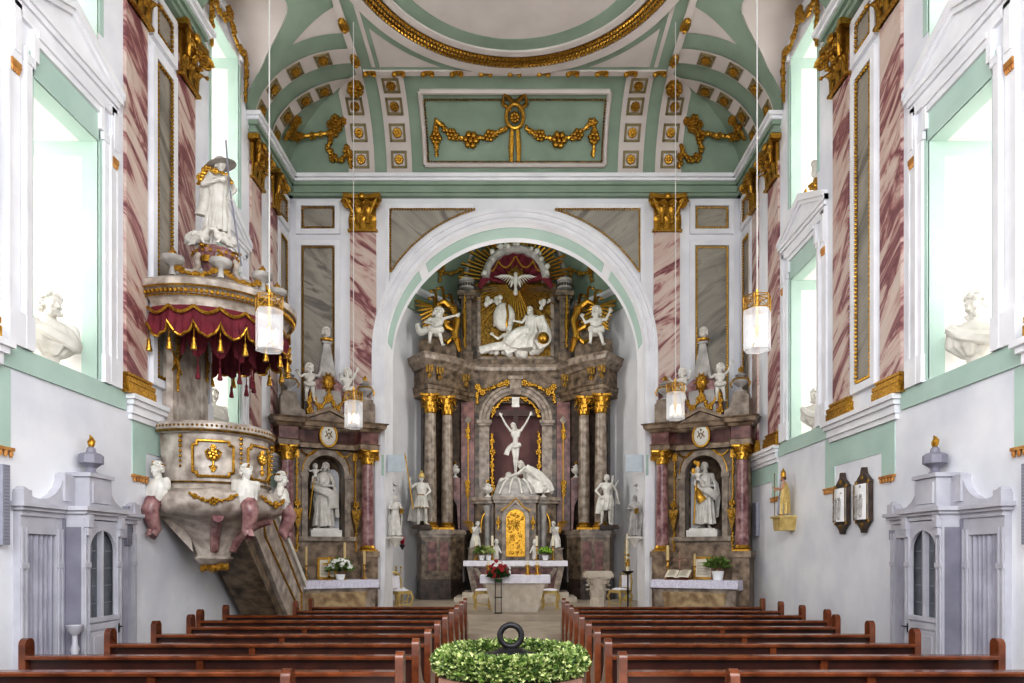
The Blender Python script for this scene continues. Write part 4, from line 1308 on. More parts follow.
for k in range(33):
    a = PI*(k+.5)/33
    r1 = 1.5+.33*(k % 3)/2+.1
    ry.tube([(1.1*math.cos(a),25.6,11.85+1.1*math.sin(a)), (r1*math.cos(a)*1.08,25.45,11.85+r1*math.sin(a)*.92)], [.05,.085], 5, flat=.6)
part('gilded_rays', ry, 'gold', cn, 'gilded rays bursting around the canopy')
ry = MB()
for k in range(31):
    a = -PI*(k+.5)/31; L = 1.0+.85*((k*7) % 5)/4
    if abs(math.cos(a))*L > 1.5: L = 1.5/abs(math.cos(a))
    if L < .5: continue
    ry.tube([(.3*math.cos(a),25.62,11.72+.22*math.sin(a)), (L*math.cos(a),25.62,11.72+L*math.sin(a))], [.025,.035], 5, flat=.5)
part('gilded_rays', ry, 'gold', HA, 'gilded rays falling from the dove')
rb_ = MB()
part('ray_ground', MB().prism([(-1.28,11.2),(1.28,11.2),(1.5,11.85)]+[(1.0*math.cos(PI*k/16), 11.85+1.0*math.sin(PI*k/16)) for k in range(17)]+[(-1.5,11.85)], 'y', 25.78, 25.9), 'gold_dk', HA, 'dull gold ground behind the dove', angle=20)
# dove
dv = thing('dove', 'white carved dove with spread wings under the crowning canopy', 'dove', (0,25.45,11.78))
b = MB(); b.capsule((0,0,.12),(0,-.06,-.22),.10,.06); b.ball((0,-.08,.24),.075,10,8); b.capsule((0,-.14,.23),(0,-.2,.2),.02,.008,6); b.capsule((0,0,-.2),(0,.02,-.42),.05,.09,10)
link('body', fuse(b, .016), 'stone', dv)
for s in (-1, 1):
    w = MB()
    for k in range(8):
        f = k/7; a = V((s*(.08+.42*f), .02, .10+.10*math.sin(f*2.2)))
        tip = a+V((s*(.10+.18*f), 0, -.30+.30*f))
        w.tube([a, (a+tip)/2+V((0,-.02,0)), tip], [.04,.055,.012], 7, flat=.4)
    w.tube([(s*.05,0,.1),(s*.25,0,.2),(s*.52,0,.22),(s*.66,0,.2)], [.05,.05,.035,.01], 8)
    part('wing', w, 'stone', dv)

# ------------------------------------------------------------------ figures of the high altar
# relief: two seated figures with a globe on clouds
rc = thing('carved_cloud', 'white carved clouds with cherub heads in the top relief of the high altar', 'cloud carving', (0,25.6,9.2))
R_ = random.Random(5)
for x, z, r, n in ((-.75,.12,.14,8), (-.3,.08,.15,9), (.2,.06,.17,10), (.75,.16,.2,10), (.95,.35,.14,5), (-.25,.4,.15,7), (.1,.3,.14,6), (-1.0,1.85,.11,5), (-.72,1.95,.11,5), (1.0,1.72,.1,4), (1.08,1.9,.09,3), (-.7,1.05,.1,3)):
    c = MB()
    for k in range(n): c.ball((x+R_.uniform(-.16,.16), R_.uniform(-.06,.06), z+R_.uniform(-.08,.1)), r*R_.uniform(.5,1), 9, 6)
    part('cloud', c, 'stone', rc)
for x, z in ((-1.02,1.95), (-.68,1.86), (1.02,1.85), (-.72,1.12)):
    h = MB(); add_head(h, dict(head=(x,-.1,z), yaw=.3, pitch=.2, roll=0), 1.1); part('cherub_head', h, 'stone', rc)
Jf = mixj(pelvis=(.15,0,.95), waist=(.22,0,1.1), chest=(.25,-.02,1.3), neck=(.22,-.02,1.5), head=(.18,-.05,1.64), yaw=-.5,
    shL=(.06,-.02,1.42), shR=(.43,-.02,1.42), elL=(-.08,-.12,1.2), wrL=(-.3,-.2,1.22), elR=(.62,-.05,1.25), wrR=(.58,-.22,1.0),
    hpL=(.06,-.02,.9), hpR=(.26,0,.9), knL=(-.22,-.28,.78), knR=(.0,-.3,.72), anL=(-.5,-.2,.5), anR=(-.3,-.22,.4), toL=(-.64,-.24,.45), toR=(-.44,-.28,.36))
dress = [('robe', robe([(.22,-.02,1.5,.09,.09,0),(.25,-.02,1.38,.21,.14,.4),(.22,-.02,1.1,.2,.17,.7),(.15,-.06,.85,.32,.24,1.0),(-.05,-.15,.55,.42,.26,1.2),(-.15,-.12,.3,.5,.22,1.3)], 8, .1), None)]
mantle = MB(); swath(mantle, [(.5,-.1,1.4),(.65,-.1,1.0),(.75,-.15,.6),(.4,-.22,.4)], [.16,.2], .09); swath(mantle, [(.1,-.2,.9),(-.3,-.32,.8),(-.6,-.25,.45)], [.17,.12], .1)
dress.append(('mantle', mantle, None))
gl = MB().ball((.62,-.3,.62), .2, 14, 10)
statue('seated_saint_figure', 'white seated figure with a gold vessel, right side of the top relief', 'statue', (.32,25.45,8.95), 0, 1.08, Jf, dress, 'long', .08, extra=[('gilded_vessel', gl, 'gold')])
gs = thing('globe', 'white carved globe with a gold band in the top relief', 'globe', (-.42,25.55,10.52))
part('sphere', MB().ball((0,0,0), (.40,.2,.52), 20, 14), 'stone', gs)
part('gilded_band', MB().tube([(.12+.02*math.cos(k), -.2*math.cos((k-6)/6*1.2), .5*math.sin((k-6)/6*1.35)) for k in range(13)], .045, 6), 'gold', gs)
Jg = mixj(pelvis=(0,0,.5), waist=(.05,-.02,.62), chest=(.12,-.05,.8), neck=(.14,-.06,.98), head=(.16,-.1,1.11), yaw=.6, shL=(-.05,-.05,.92), shR=(.3,-.05,.92), elL=(-.25,-.12,.75), wrL=(-.42,-.2,.85), elR=(.42,-.1,.7), wrR=(.3,-.25,.62),
    hpL=(-.08,0,.45), hpR=(.1,0,.45), knL=(-.45,-.15,.42), knR=(-.35,-.22,.36), anL=(-.8,-.1,.3), anR=(-.72,-.16,.25), toL=(-.95,-.12,.3), toR=(-.86,-.18,.22))
mantle = MB(); swath(mantle, [(.2,-.12,.85),(.0,-.2,.5),(-.5,-.26,.42),(-.9,-.2,.3)], [.16,.14], .11); swath(mantle, [(.25,-.05,.7),(.3,-.15,.4),(.0,-.2,.25)], [.18,.15], .1)
statue('reclining_figure', 'white reclining draped figure, left side of the top relief', 'statue', (-.38,25.5,8.92), 0, 1.0, Jg, [('mantle', mantle, None)], 'long', .05)

def putto_J(flip=1, **k):
    J = dict(pelvis=(0,0,.55), waist=(0,-.01,.66), chest=(0,-.02,.80), neck=(0,-.02,.93), head=(0,-.05,1.08), yaw=-.3*flip, pitch=.05, roll=.1*flip,
        shL=(-.14,-.02,.89), shR=(.14,-.02,.89), elL=(-.30,-.08,.80), elR=(.28,-.10,.85), wrL=(-.36,-.2,.9), wrR=(.36,-.18,1.0),
        hpL=(-.08,0,.52), hpR=(.08,0,.52), knL=(-.14,-.24,.46), knR=(.13,-.22,.42), anL=(-.15,-.22,.20), anR=(.20,-.18,.16), toL=(-.17,-.34,.16), toR=(.23,-.3,.12))
    J.update(k); return J
# seated angels on the cornice
def mirror_J(J):
    out = {}
    for k, v in J.items():
        if isinstance(v, tuple):
            kk = k[:-1]+('R' if k[-1] == 'L' else 'L') if k[-1] in 'LR' else k
            out[kk] = (-v[0], v[1], v[2])
        else: out[k] = -v if k in ('yaw', 'roll') else v
    return out
for s in (-1, 1):
    J = putto_J(1)
    if s < 0: J = putto_J(1, head=(.10,-.05,1.06), yaw=.7, roll=.3, chest=(.05,-.02,.8), neck=(.07,-.02,.93), elR=(.32,-.06,.95), wrR=(.55,-.12,1.0), elL=(-.26,-.1,.78), wrL=(-.1,-.24,.72))
    dr = MB(); swath(dr, [(-.16,-.1,.62),(0,-.2,.52),(.2,-.12,.6)], [.09,.09], .09)
    if s < 0: swath(dr, [(-.2,-.05,.6),(-.42,0,.5),(-.5,.0,.75)], [.1,.07], .06)
    t = statue('seated_angel', ['white gold-winged angel reaching inwards, on the left of the high altar cornice', 'white gold-winged angel with raised arms, on the right of the high altar cornice'][s > 0], 'angel statue', (s*2.82,24.5,8.95), -.15*s, 1.25, J, [('drapery', dr, None)], 'curly', stout=.95, child=True, group='angels seated on the high altar cornice')
    for q in (-1, 1):
        w = MB(); wing(w, (q*.08,.12,.86), (q*.75,.3,.75), (0,.1,1), .62); part('wing', w, 'gold', t, 'gilded feathered wing')
# crucifix
cr = thing('crucifix', 'white crucified figure on a dark wooden cross in the high altar arch', 'crucifix', (0,25.5,4.80))
part('cross', MB().box(-.09, .09, -.06, .08, -.6, 2.46).box(-.72, .72, -.065, .085, 2.08, 2.31), 'darkwood', cr, 'dark wooden cross')
part('title_plate', MB().prism([(-.13,2.40),(.13,2.40),(.15,2.45),(.13,2.50),(.13,2.70),(.15,2.76),(-.15,2.76),(-.13,2.70),(-.13,2.50),(-.15,2.45)], 'y', -.12, -.07), 'stone', cr, 'small white title plate')
J = mixj(pelvis=(-.03,-.08,1.02), waist=(.0,-.10,1.17), chest=(.0,-.12,1.38), neck=(-.01,-.13,1.58), head=(-.08,-.20,1.69), yaw=-.35, pitch=.35, roll=-.25,
    shL=(-.18,-.13,1.54), shR=(.18,-.13,1.54), elL=(-.36,-.12,1.78), elR=(.36,-.12,1.80), wrL=(-.51,-.11,2.06), wrR=(.51,-.11,2.09), pnL=(0,-1,0), pnR=(0,-1,0),
    hpL=(-.10,-.08,1.0), hpR=(.07,-.08,1.0), knL=(-.05,-.20,.56), knR=(.06,-.22,.57), anL=(-.02,-.12,.12), anR=(.02,-.16,.12), toL=(-.01,-.16,-.03), toR=(.02,-.21,-.02))
link('corpus', body_mesh(J, .011, .9), 'stone', cr, 'white carved figure')
part('hair', add_hair(J, 'long'), 'stone', cr); part('beard', add_beard(J, .05), 'stone', cr)
dr = MB(); swath(dr, [(-.17,-.12,1.0),(0,-.22,.96),(.16,-.12,1.04)], [.085,.085], .07); swath(dr, [(-.14,-.12,1.02),(-.05,.02,1.02),(.14,-.02,1.04)], [.08,.08], .06); swath(dr, [(-.15,-.15,1.0),(-.28,-.16,.85),(-.34,-.14,.66)], [.07,.1], .05)
part('loincloth', dr, 'stone', cr)
# mourning figure at the foot of the cross
J = mixj(pelvis=(.30,.0,.42), waist=(.22,-.05,.55), chest=(.05,-.1,.72), neck=(-.1,-.14,.84), head=(-.22,-.2,.90), yaw=-.9, pitch=.4, roll=0,
    shL=(-.08,-.25,.80), shR=(.05,.08,.84), elL=(-.28,-.34,.62), elR=(-.2,.1,.65), wrL=(-.5,-.24,.55), wrR=(-.45,.0,.58),
    hpL=(.27,-.09,.4), hpR=(.33,.09,.4), knL=(-.0,-.26,.12), knR=(.05,.08,.1), anL=(.45,-.25,.08), anR=(.5,.08,.08), toL=(.6,-.27,.04), toR=(.65,.08,.04))
mantle = robe([(.05,-.08,.86,.14,.13,.2),(.12,-.06,.7,.24,.2,.6),(.25,-.03,.45,.34,.26,1),(.28,-.05,.2,.46,.32,1.2),(.28,-.08,.0,.5,.34,1.3)], 8, .1)
m2 = MB(); swath(m2, [(-.05,-.3,.8),(.3,-.32,.6),(.62,-.25,.3),(.72,-.2,.05)], [.12,.16], .07)
statue('mourning_figure', 'white mourning woman draped over the tabernacle dome at the foot of the cross', 'statue', (.42,25.02,4.02), 0, 1.12, J, [('mantle', mantle, None), ('veil', m2, None)], 'long')
rk = thing('carved_rock', 'white carved rock under the crucifix behind the tabernacle dome', 'rock carving', (-.12,25.2,4.0))
c = MB(); R_ = random.Random(9)
for k in range(26): c.ball((R_.uniform(-.38,.3), R_.uniform(-.15,.15), R_.uniform(.0,.55)), R_.uniform(.12,.22), 8, 6)
for k in range(10): c.ball((R_.uniform(-.2,.2), R_.uniform(-.12,.12), R_.uniform(.5,.72)), R_.uniform(.1,.16), 8, 6)
link('rock', fuse(c, .03, 3), 'stone', rk)

# ------------------------------------------------------------------ tabernacle
TB = thing('tabernacle', 'marble tabernacle with a gilded arched door and a dome, behind the high altar table', 'tabernacle', (0,24.6,1.66))
b = MB()
b.prism([(-1.42,.55),(-1.42,0.05),(-1.1,-.05),(-.78,-.05),(-.70,-.38),(.70,-.38),(.78,-.05),(1.1,-.05),(1.42,.05),(1.42,.55)], 'z', 0, 2.02)
part('body', b, 'altar', TB, 'brown-grey marble body', angle=25)
p = [(-1.42,.55),(-1.42,0.05),(-1.1,-.05),(-.78,-.05),(-.70,-.38),(.70,-.38),(.78,-.05),(1.1,-.05),(1.42,.05),(1.42,.55)]
part('cornice', MB().sweep(list(reversed([(x,y) for x,y in p])), [(-.1,1.98),(-.02,1.98),(-.06,2.05),(-.13,2.1),(-.15,2.2),(-.1,2.24),(.25,2.24)]) if False else MB().prism([(x*1.07,y-.06) for x,y in p], 'z', 1.98, 2.08).prism([(x*1.11,y-.12) for x,y in p], 'z', 2.08, 2.2), 'altar_lt', TB, 'moulded cornice', angle=25)
part('dome', MB().lathe([(.88,2.2),(.88,2.27),(.78,2.31),(.73,2.5),(.62,2.70),(.42,2.84),(.2,2.88),(0,2.89)], (0,.2,0), 32, sy=.62), 'stone_grey', TB, 'grey bulging dome')
sl = MB()
for a in (-.7, -.25, .25, .7):
    sl.tube([(.885*math.sin(a)*k, .2-.62*.885*math.cos(a)*k, z) for k, z in ((1.0,2.3),(.86,2.5),(.7,2.72),(.45,2.86))], .035, 6)
part('dome_rib', sl, 'stone', TB)
dp_ = [(-.33,.12)]+[(-.33*math.cos(PI*k/16), 1.42+.33*math.sin(PI*k/16)) for k in range(17)]+[(.33,.12)]
d = part('door', MB().prism(dp_, 'y', -.46, -.38), 'gold', TB, 'gilded arched tabernacle door', angle=25)
orn = MB(); R_ = random.Random(3)
for k in range(70):
    x, z = R_.uniform(-.27,.27), R_.uniform(.2,1.62)
    if z > 1.42 and x*x+(z-1.42)**2 > .07: continue
    orn.ball((x,-.46,z), R_.uniform(.025,.05), 6, 4)
for k in range(12):
    a = 2*PI*k/12; orn.tube([(0,-.475,1.25),(.2*math.cos(a),-.47,1.25+.2*math.sin(a))], [.03,.01], 5)
orn.box(-.33, .33, -.485, -.45, .62, .66); orn.box(-.015, .015, -.485, -.45, .12, .62)
part('door_relief', orn, 'gold', d)
fr = MB()
fr.arcsweep(0, 1.42, [(.34,-.40),(.34,-.50),(.47,-.50),(.47,-.40)], 0, PI, 24)
for s in (-1, 1): fr.box(*sorted((s*.34, s*.47)), -.50, -.38, .0, 1.42)
fr.prism([(-.5,1.7),(-.28,1.82),(0,2.12),(.28,1.82),(.5,1.7),(.42,1.66),(.24,1.74),(0,1.98),(-.24,1.74),(-.42,1.66)], 'y', -.54, -.4)
part('door_frame', fr, 'altar_lt', d, 'marble door surround', angle=25)
gt = MB(); gt.tube([(-.5,-.55,1.69),(-.27,-.55,1.83),(0,-.55,2.13),(.27,-.55,1.83),(.5,-.55,1.69)], .025, 6)
part('gilt_moulding', gt, 'gold', d)
for s in (-1, 1):
    g = MB(); festoon(g, [(s*.6,-.40,1.5),(s*.6,-.40,1.3),(s*.6,-.40,1.05)], .05); bloom(g, (s*.6,-.42,1.3), .1)
    for a in range(8):
        th = -.4+a*.32; g.tube([(s*(1.0+.2*math.cos(th)), -.12, 1.15+.5*math.sin(th)),(s*(1.0+.22*math.cos(th+.32)), -.12, 1.15+.52*math.sin(th+.32))], .035, 6)
    part('gilded_ornament', g, 'gold', TB, 'gilded ornament')
    cc_ = MB().lathe([(.13,0),(.14,.06),(.10,.1),(.10,1.5),(.13,1.55),(.15,1.7)], (s*.98,-.12,.2), 16); cc_.box(s*.98-.17, s*.98+.17, -.3, .05, 0, .2)
    part('colonnette', cc_, 'stone_grey', TB, 'short grey colonnette')
    pf = MB(); J = dict(head=(s*.66,-.55,.62), yaw=-.4*s, pitch=.2, roll=0); add_head(pf, J, 1.0); pf.capsule((s*.66,-.52,.46),(s*.67,-.47,.1),.09,.11); pf.capsule((s*.58,-.54,.42),(s*.5,-.6,.25),.04,.03); pf.capsule((s*.74,-.54,.42),(s*.78,-.6,.22),.04,.03)
    link('cherub', fuse(pf, .015), 'stone', TB, 'small white cherub')
    # kneeling adoring angel on its own pedestal
    pdm = MB().prism([(-.3,0),(.3,0),(.24,.1),(.22,.4),(.28,.46),(-.28,.46),(-.22,.4),(-.24,.1)], 'y', -.22, .22)
    pk = thing('angel_pedestal', 'grey marble pedestal under the %s kneeling angel' % SIDE[s], 'pedestal', (s*1.38,24.15,1.62))
    part('pedestal', pdm, 'altar', pk, angle=25)
J = mixj(pelvis=(0,0,.50), waist=(-.02,-.03,.63), chest=(-.05,-.06,.82), neck=(-.08,-.10,1.0), head=(-.12,-.17,1.12), yaw=-.5, pitch=.35, roll=0,
    shL=(-.2,-.1,.94), shR=(.12,-.04,.94), elL=(-.24,-.22,.72), elR=(.05,-.22,.72), wrL=(-.2,-.32,.88), wrR=(-.08,-.32,.88), hpL=(-.09,0,.47), hpR=(.09,0,.47),
    knL=(-.12,-.32,.14), knR=(.08,-.26,.1), anL=(-.1,.08,.07), anR=(.1,.1,.07), toL=(-.1,.22,.04), toR=(.1,.24,.04))
for s in (1, -1):
    Jq = J if s > 0 else mirror_J(J)
    rb_ = robe([(-.06*s,-.08,1.0,.09,.08,0),(-.05*s,-.06,.9,.17,.12,.3),(0,-.02,.6,.15,.14,.6),(0,-.05,.35,.21,.24,1),(0,-.02,.0,.24,.32,1.2)], 8, .09)
    t = statue('kneeling_angel', 'white kneeling angel with a gold wing at the %s of the tabernacle' % SIDE[s], 'angel statue', (s*1.38,24.12,2.09), 0, .72, Jq, [('robe', rb_, None)], 'curly', group='kneeling angels beside the tabernacle')
    w = MB(); wing(w, (s*.1,.1,.92), (s*.8,.3,.3), (0,.2,1), .5); part('wing', w, 'gold', t, 'gilded wing')
for s in (-1, 1):
    u = thing('urn', 'white urn with gilt flame on the %s shoulder of the tabernacle' % SIDE[s], 'urn', (s*.98,24.75,3.87))
    part('vessel', urn(MB(), 1.1), 'stone', u); part('flame', flame_mb((0,0,.52), .14), 'gold', u)

# ------------------------------------------------------------------ high altar table
ms = MB(); ms.box(-2.0, 2.0, 22.75, 24.7, .30, .45); ms.box(-1.75, 1.75, 23.0, 24.7, .45, .60)
struct('trim_1', ms, 'sandstone', 'stone steps under the high altar table', 'steps', angle=20)
MT = thing('high_altar_table', 'red marble high altar table below the tabernacle', 'altar table', (0,23.7,.6))
part('block', MB().prism([(-1.45,.0),(1.45,0),(1.62,.92),(-1.62,.92)], 'y', -.45, .6), 'red', MT, 'red marble block')
fx = MB()
for s in (-1, 1):
    fx.prism([(s*1.25,.02),(s*1.45,.02),(s*1.62,.85),(s*1.42,.85)], 'y', -.49, -.4)
    fx.prism([(s*.85,.1),(s*1.0,.1),(s*1.4,.8),(s*1.25,.8)], 'y', -.50, -.4)
fx.box(-1.3, 1.3, -.48, -.4, .82, .92); fx.box(-1.45, 1.45, -.52, -.4, 0, .1)
part('pale_inlay', fx, 'altar_lt', MT, 'pale marble strips', angle=20)
part('slab', MB().box(-1.7, 1.7, -.52, .6, .92, 1.02), 'altar', MT, 'marble slab')
def cloth_mesh(w, d, drop, side_drop, z, y0=0.0, scallop=.02):
    """linen cover with a scalloped front hem; front edge at y0"""
    mb = MB(); rows = []
    N = 80
    for zz in (0, .25, .5, .75, 1.0):
        rows.append([(-w/2+w*k/N, y0-.012-.012*zz*abs(math.sin(k*.8)), z-drop*zz-(scallop*abs(math.sin(k*PI/2.0*.9)) if zz == 1 else 0)) for k in range(N+1)])
    mb.grid([[(-w/2+w*k/N, y0+d, z) for k in range(N+1)]]+rows)
    for s in (-1, 1):
        mb.grid([[(s*w/2+s*.012*q, y0+d*k/10-.012, z-side_drop*q) for k in range(11)] for q in (0, .5, 1)])
    return mb
cl = tag(part('altar_cloth', cloth_mesh(3.46, 1.05, .17, .72, 1.645, 23.16), 'linen', None, recalc=False), 'long white lace-edged cloth on the high altar table', 'altar cloth')
for x, nm in ((-1.33,'far left'), (-.78,'inner left'), (.72,'inner right'), (1.26,'far right')):
    candlestick('tall brass candlestick with white candle, %s on the high altar table' % nm, 'candlestick', (x,23.55,1.66), .50, .34, group='candlesticks on the high altar table')

def foliage(n, r, c=(0,0,0), leaf=.07, seed=1, flat=1.0, droop=0.0):
    mb = MB(); R_ = random.Random(seed)
    for i in range(n):
        d = V((R_.gauss(0,1), R_.gauss(0,1), abs(R_.gauss(0,1))*flat+.05)).normalized()
        p = V(c)+d*r*R_.uniform(.45,1)
        p.z -= droop*R_.random()
        u = (d+V((R_.uniform(-.6,.6),R_.uniform(-.6,.6),R_.uniform(-.3,.5)))).normalized(); w = u.orthogonal().normalized(); n_ = u.cross(w)
        L = leaf*R_.uniform(.7,1.3)
        a = p-u*L*.5; b = p+u*L*.6
        m_ = (a+b)/2
        mb.add([a, m_+w*L*.28+n_*L*.08, b-n_*L*.1, m_-w*L*.28+n_*L*.08], [(0,1,2),(0,2,3)])
    return mb
def pot(mb, r, h, c=(0,0,0)): return mb.lathe([(r*.72,0),(r*.95,h*.9),(r,h*.92),(r,h),(r*.85,h),(r*.8,h*.8),(0,h*.8)], c, 20)
def potted(label, loc, pr, ph, fr, fm, blossom=None, seed=1, n=160, name='potted_plant', nb=24):
    t = thing(name, label, 'potted plant', loc)
    part('pot', pot(MB(), pr, ph), 'ceramic', t, 'white ceramic pot')
    part('foliage', foliage(n, fr, (0,0,ph+fr*.25), fr*.45, seed), fm, t, recalc=False)
    if blossom:
        b = MB(); R_ = random.Random(seed+9)
        for i in range(nb):
            d = V((R_.gauss(0,1), R_.gauss(0,1)-.5, abs(R_.gauss(0,1))+.3)).normalized(); bloom(b, V((0,0,ph+fr*.3))+d*fr*.9, fr*.16, d)
        part('blossom', b, blossom, t)
    return t
potted('green leafy plant in a white pot, left one on the high altar table', (-1.12,23.42,1.66), .10, .16, .26, 'leaf', seed=2)
potted('green leafy plant in a white pot beside the inner left candlestick', (-.90,23.36,1.66), .10, .16, .24, 'leaf_lt', seed=3)
potted('lime green hydrangea in a white pot, right side of the high altar table', (1.0,23.40,1.66), .12, .16, .24, 'leaf', 'lime', seed=4, nb=40)

# ------------------------------------------------------------------ column statues on the pedestals
# soldier saint, left
J = mixj(yaw=.3, roll=-.05, elL=(-.36,-.05,1.30), wrL=(-.40,-.2,1.52), hdL=(-.1,-.2,1), elR=(.30,-.02,1.18), wrR=(.16,-.2,1.05), knR=(.14,-.06,.5), anR=(.16,.05,.075), toR=(.22,-.1,.03))
helm = MB(); helm.lathe([(.135,.0),(.12,.03),(.105,.04),(.105,.09),(.075,.16),(.02,.2)], (0,0,1.66), 18)
for k in range(9): a = k/8; helm.ball((0, -.06+.18*a, 1.87-.10*a*a), .035, 7, 5)
banner = MB().tube([(-.30,-.30,.55),(-.43,-.25,1.5),(-.56,-.2,2.35)], .018, 6); banner.tube([(-.56,-.2,2.3),(-.585,-.19,2.5)], [.04,.003], 6)
cape = robe([(0,.03,1.47,.16,.11,.2),(0,.06,1.2,.28,.16,.7),(-.04,.1,.7,.36,.2,1.0),(-.05,.12,.15,.38,.2,1.3)], 6, .1, a0=.0, a1=PI, seg=40)
skirt = tunic_short(.60)
bt = MB().tube([(.15*math.cos(2*PI*k/16), .14*math.sin(2*PI*k/16), 1.05) for k in range(16)], .02, 6, True)
hem = MB().tube([(.24*math.cos(2*PI*k/24), .21*math.sin(2*PI*k/24), .61) for k in range(24)], .016, 6, True)
boots = MB()
for x in (-.11, .15): boots.lathe([(.048,.04),(.06,.12),(.064,.3),(.07,.34)], (x,.03,0), 14)
statue('soldier_statue', 'white statue of a helmeted soldier with a long staff, left of the high altar', 'statue', (-3.22,24.0,2.86), .15, .98, J, [('tunic', skirt, None), ('cape', cape, None)], 'short',
    extra=[('helmet', helm, 'gilt_wood'), ('staff', banner, 'gold'), ('belt', bt, 'gold'), ('gilt_hem', hem, 'gold'), ('boots', boots, 'stone')])
# bare-chested saint, right
J = mixj(yaw=-.2, roll=.1, elL=(-.38,.04,1.2), wrL=(-.22,-.1,1.02), elR=(.34,.1,1.18), wrR=(.40,.1,.88), pelvis=(.02,0,.95), hpL=(-.07,0,.93), hpR=(.12,0,.93), knL=(-.14,-.08,.5), anL=(-.17,.0,.075), toL=(-.24,-.13,.03))
lc = robe([(0.02,0,1.04,.165,.14,.4),(0.02,0,.95,.19,.16,.8),(.0,-.02,.7,.22,.2,1.2),(-.03,-.02,.52,.2,.19,1.4)], 7, .12)
mt_ = MB(); swath(mt_, [(-.18,-.1,1.0),(-.26,-.04,.7),(-.28,-.02,.4)], [.08,.12], .05)
tk = MB().tube([(.18,.16,0),(.2,.15,.6),(.16,.17,1.2),(.22,.16,1.75)], [.07,.06,.055,.04], 8); tk.tube([(.16,.17,1.2),(.34,.15,1.45),(.42,.14,1.6)], [.035,.03,.012], 7)
statue('bare_chested_statue', 'white statue of a bare-chested man by a tree trunk, right of the high altar', 'statue', (3.12,24.0,2.86), -.1, .98, J, [('loincloth', lc, None), ('drapery', mt_, None)], 'curly', extra=[('tree_trunk', tk, 'stone')])
for s in (-1, 1):
    pl = thing('statue_plinth', 'dark grey plinth under the statue on the %s pedestal of the high altar' % SIDE[s], 'plinth', (s*3.2,24.05,2.72))
    part('plinth', MB().box(-.34, .34, -.28, .3, 0, .08).box(-.3, .3, -.24, .26, .08, .14), 'altar_dk', pl, angle=20)
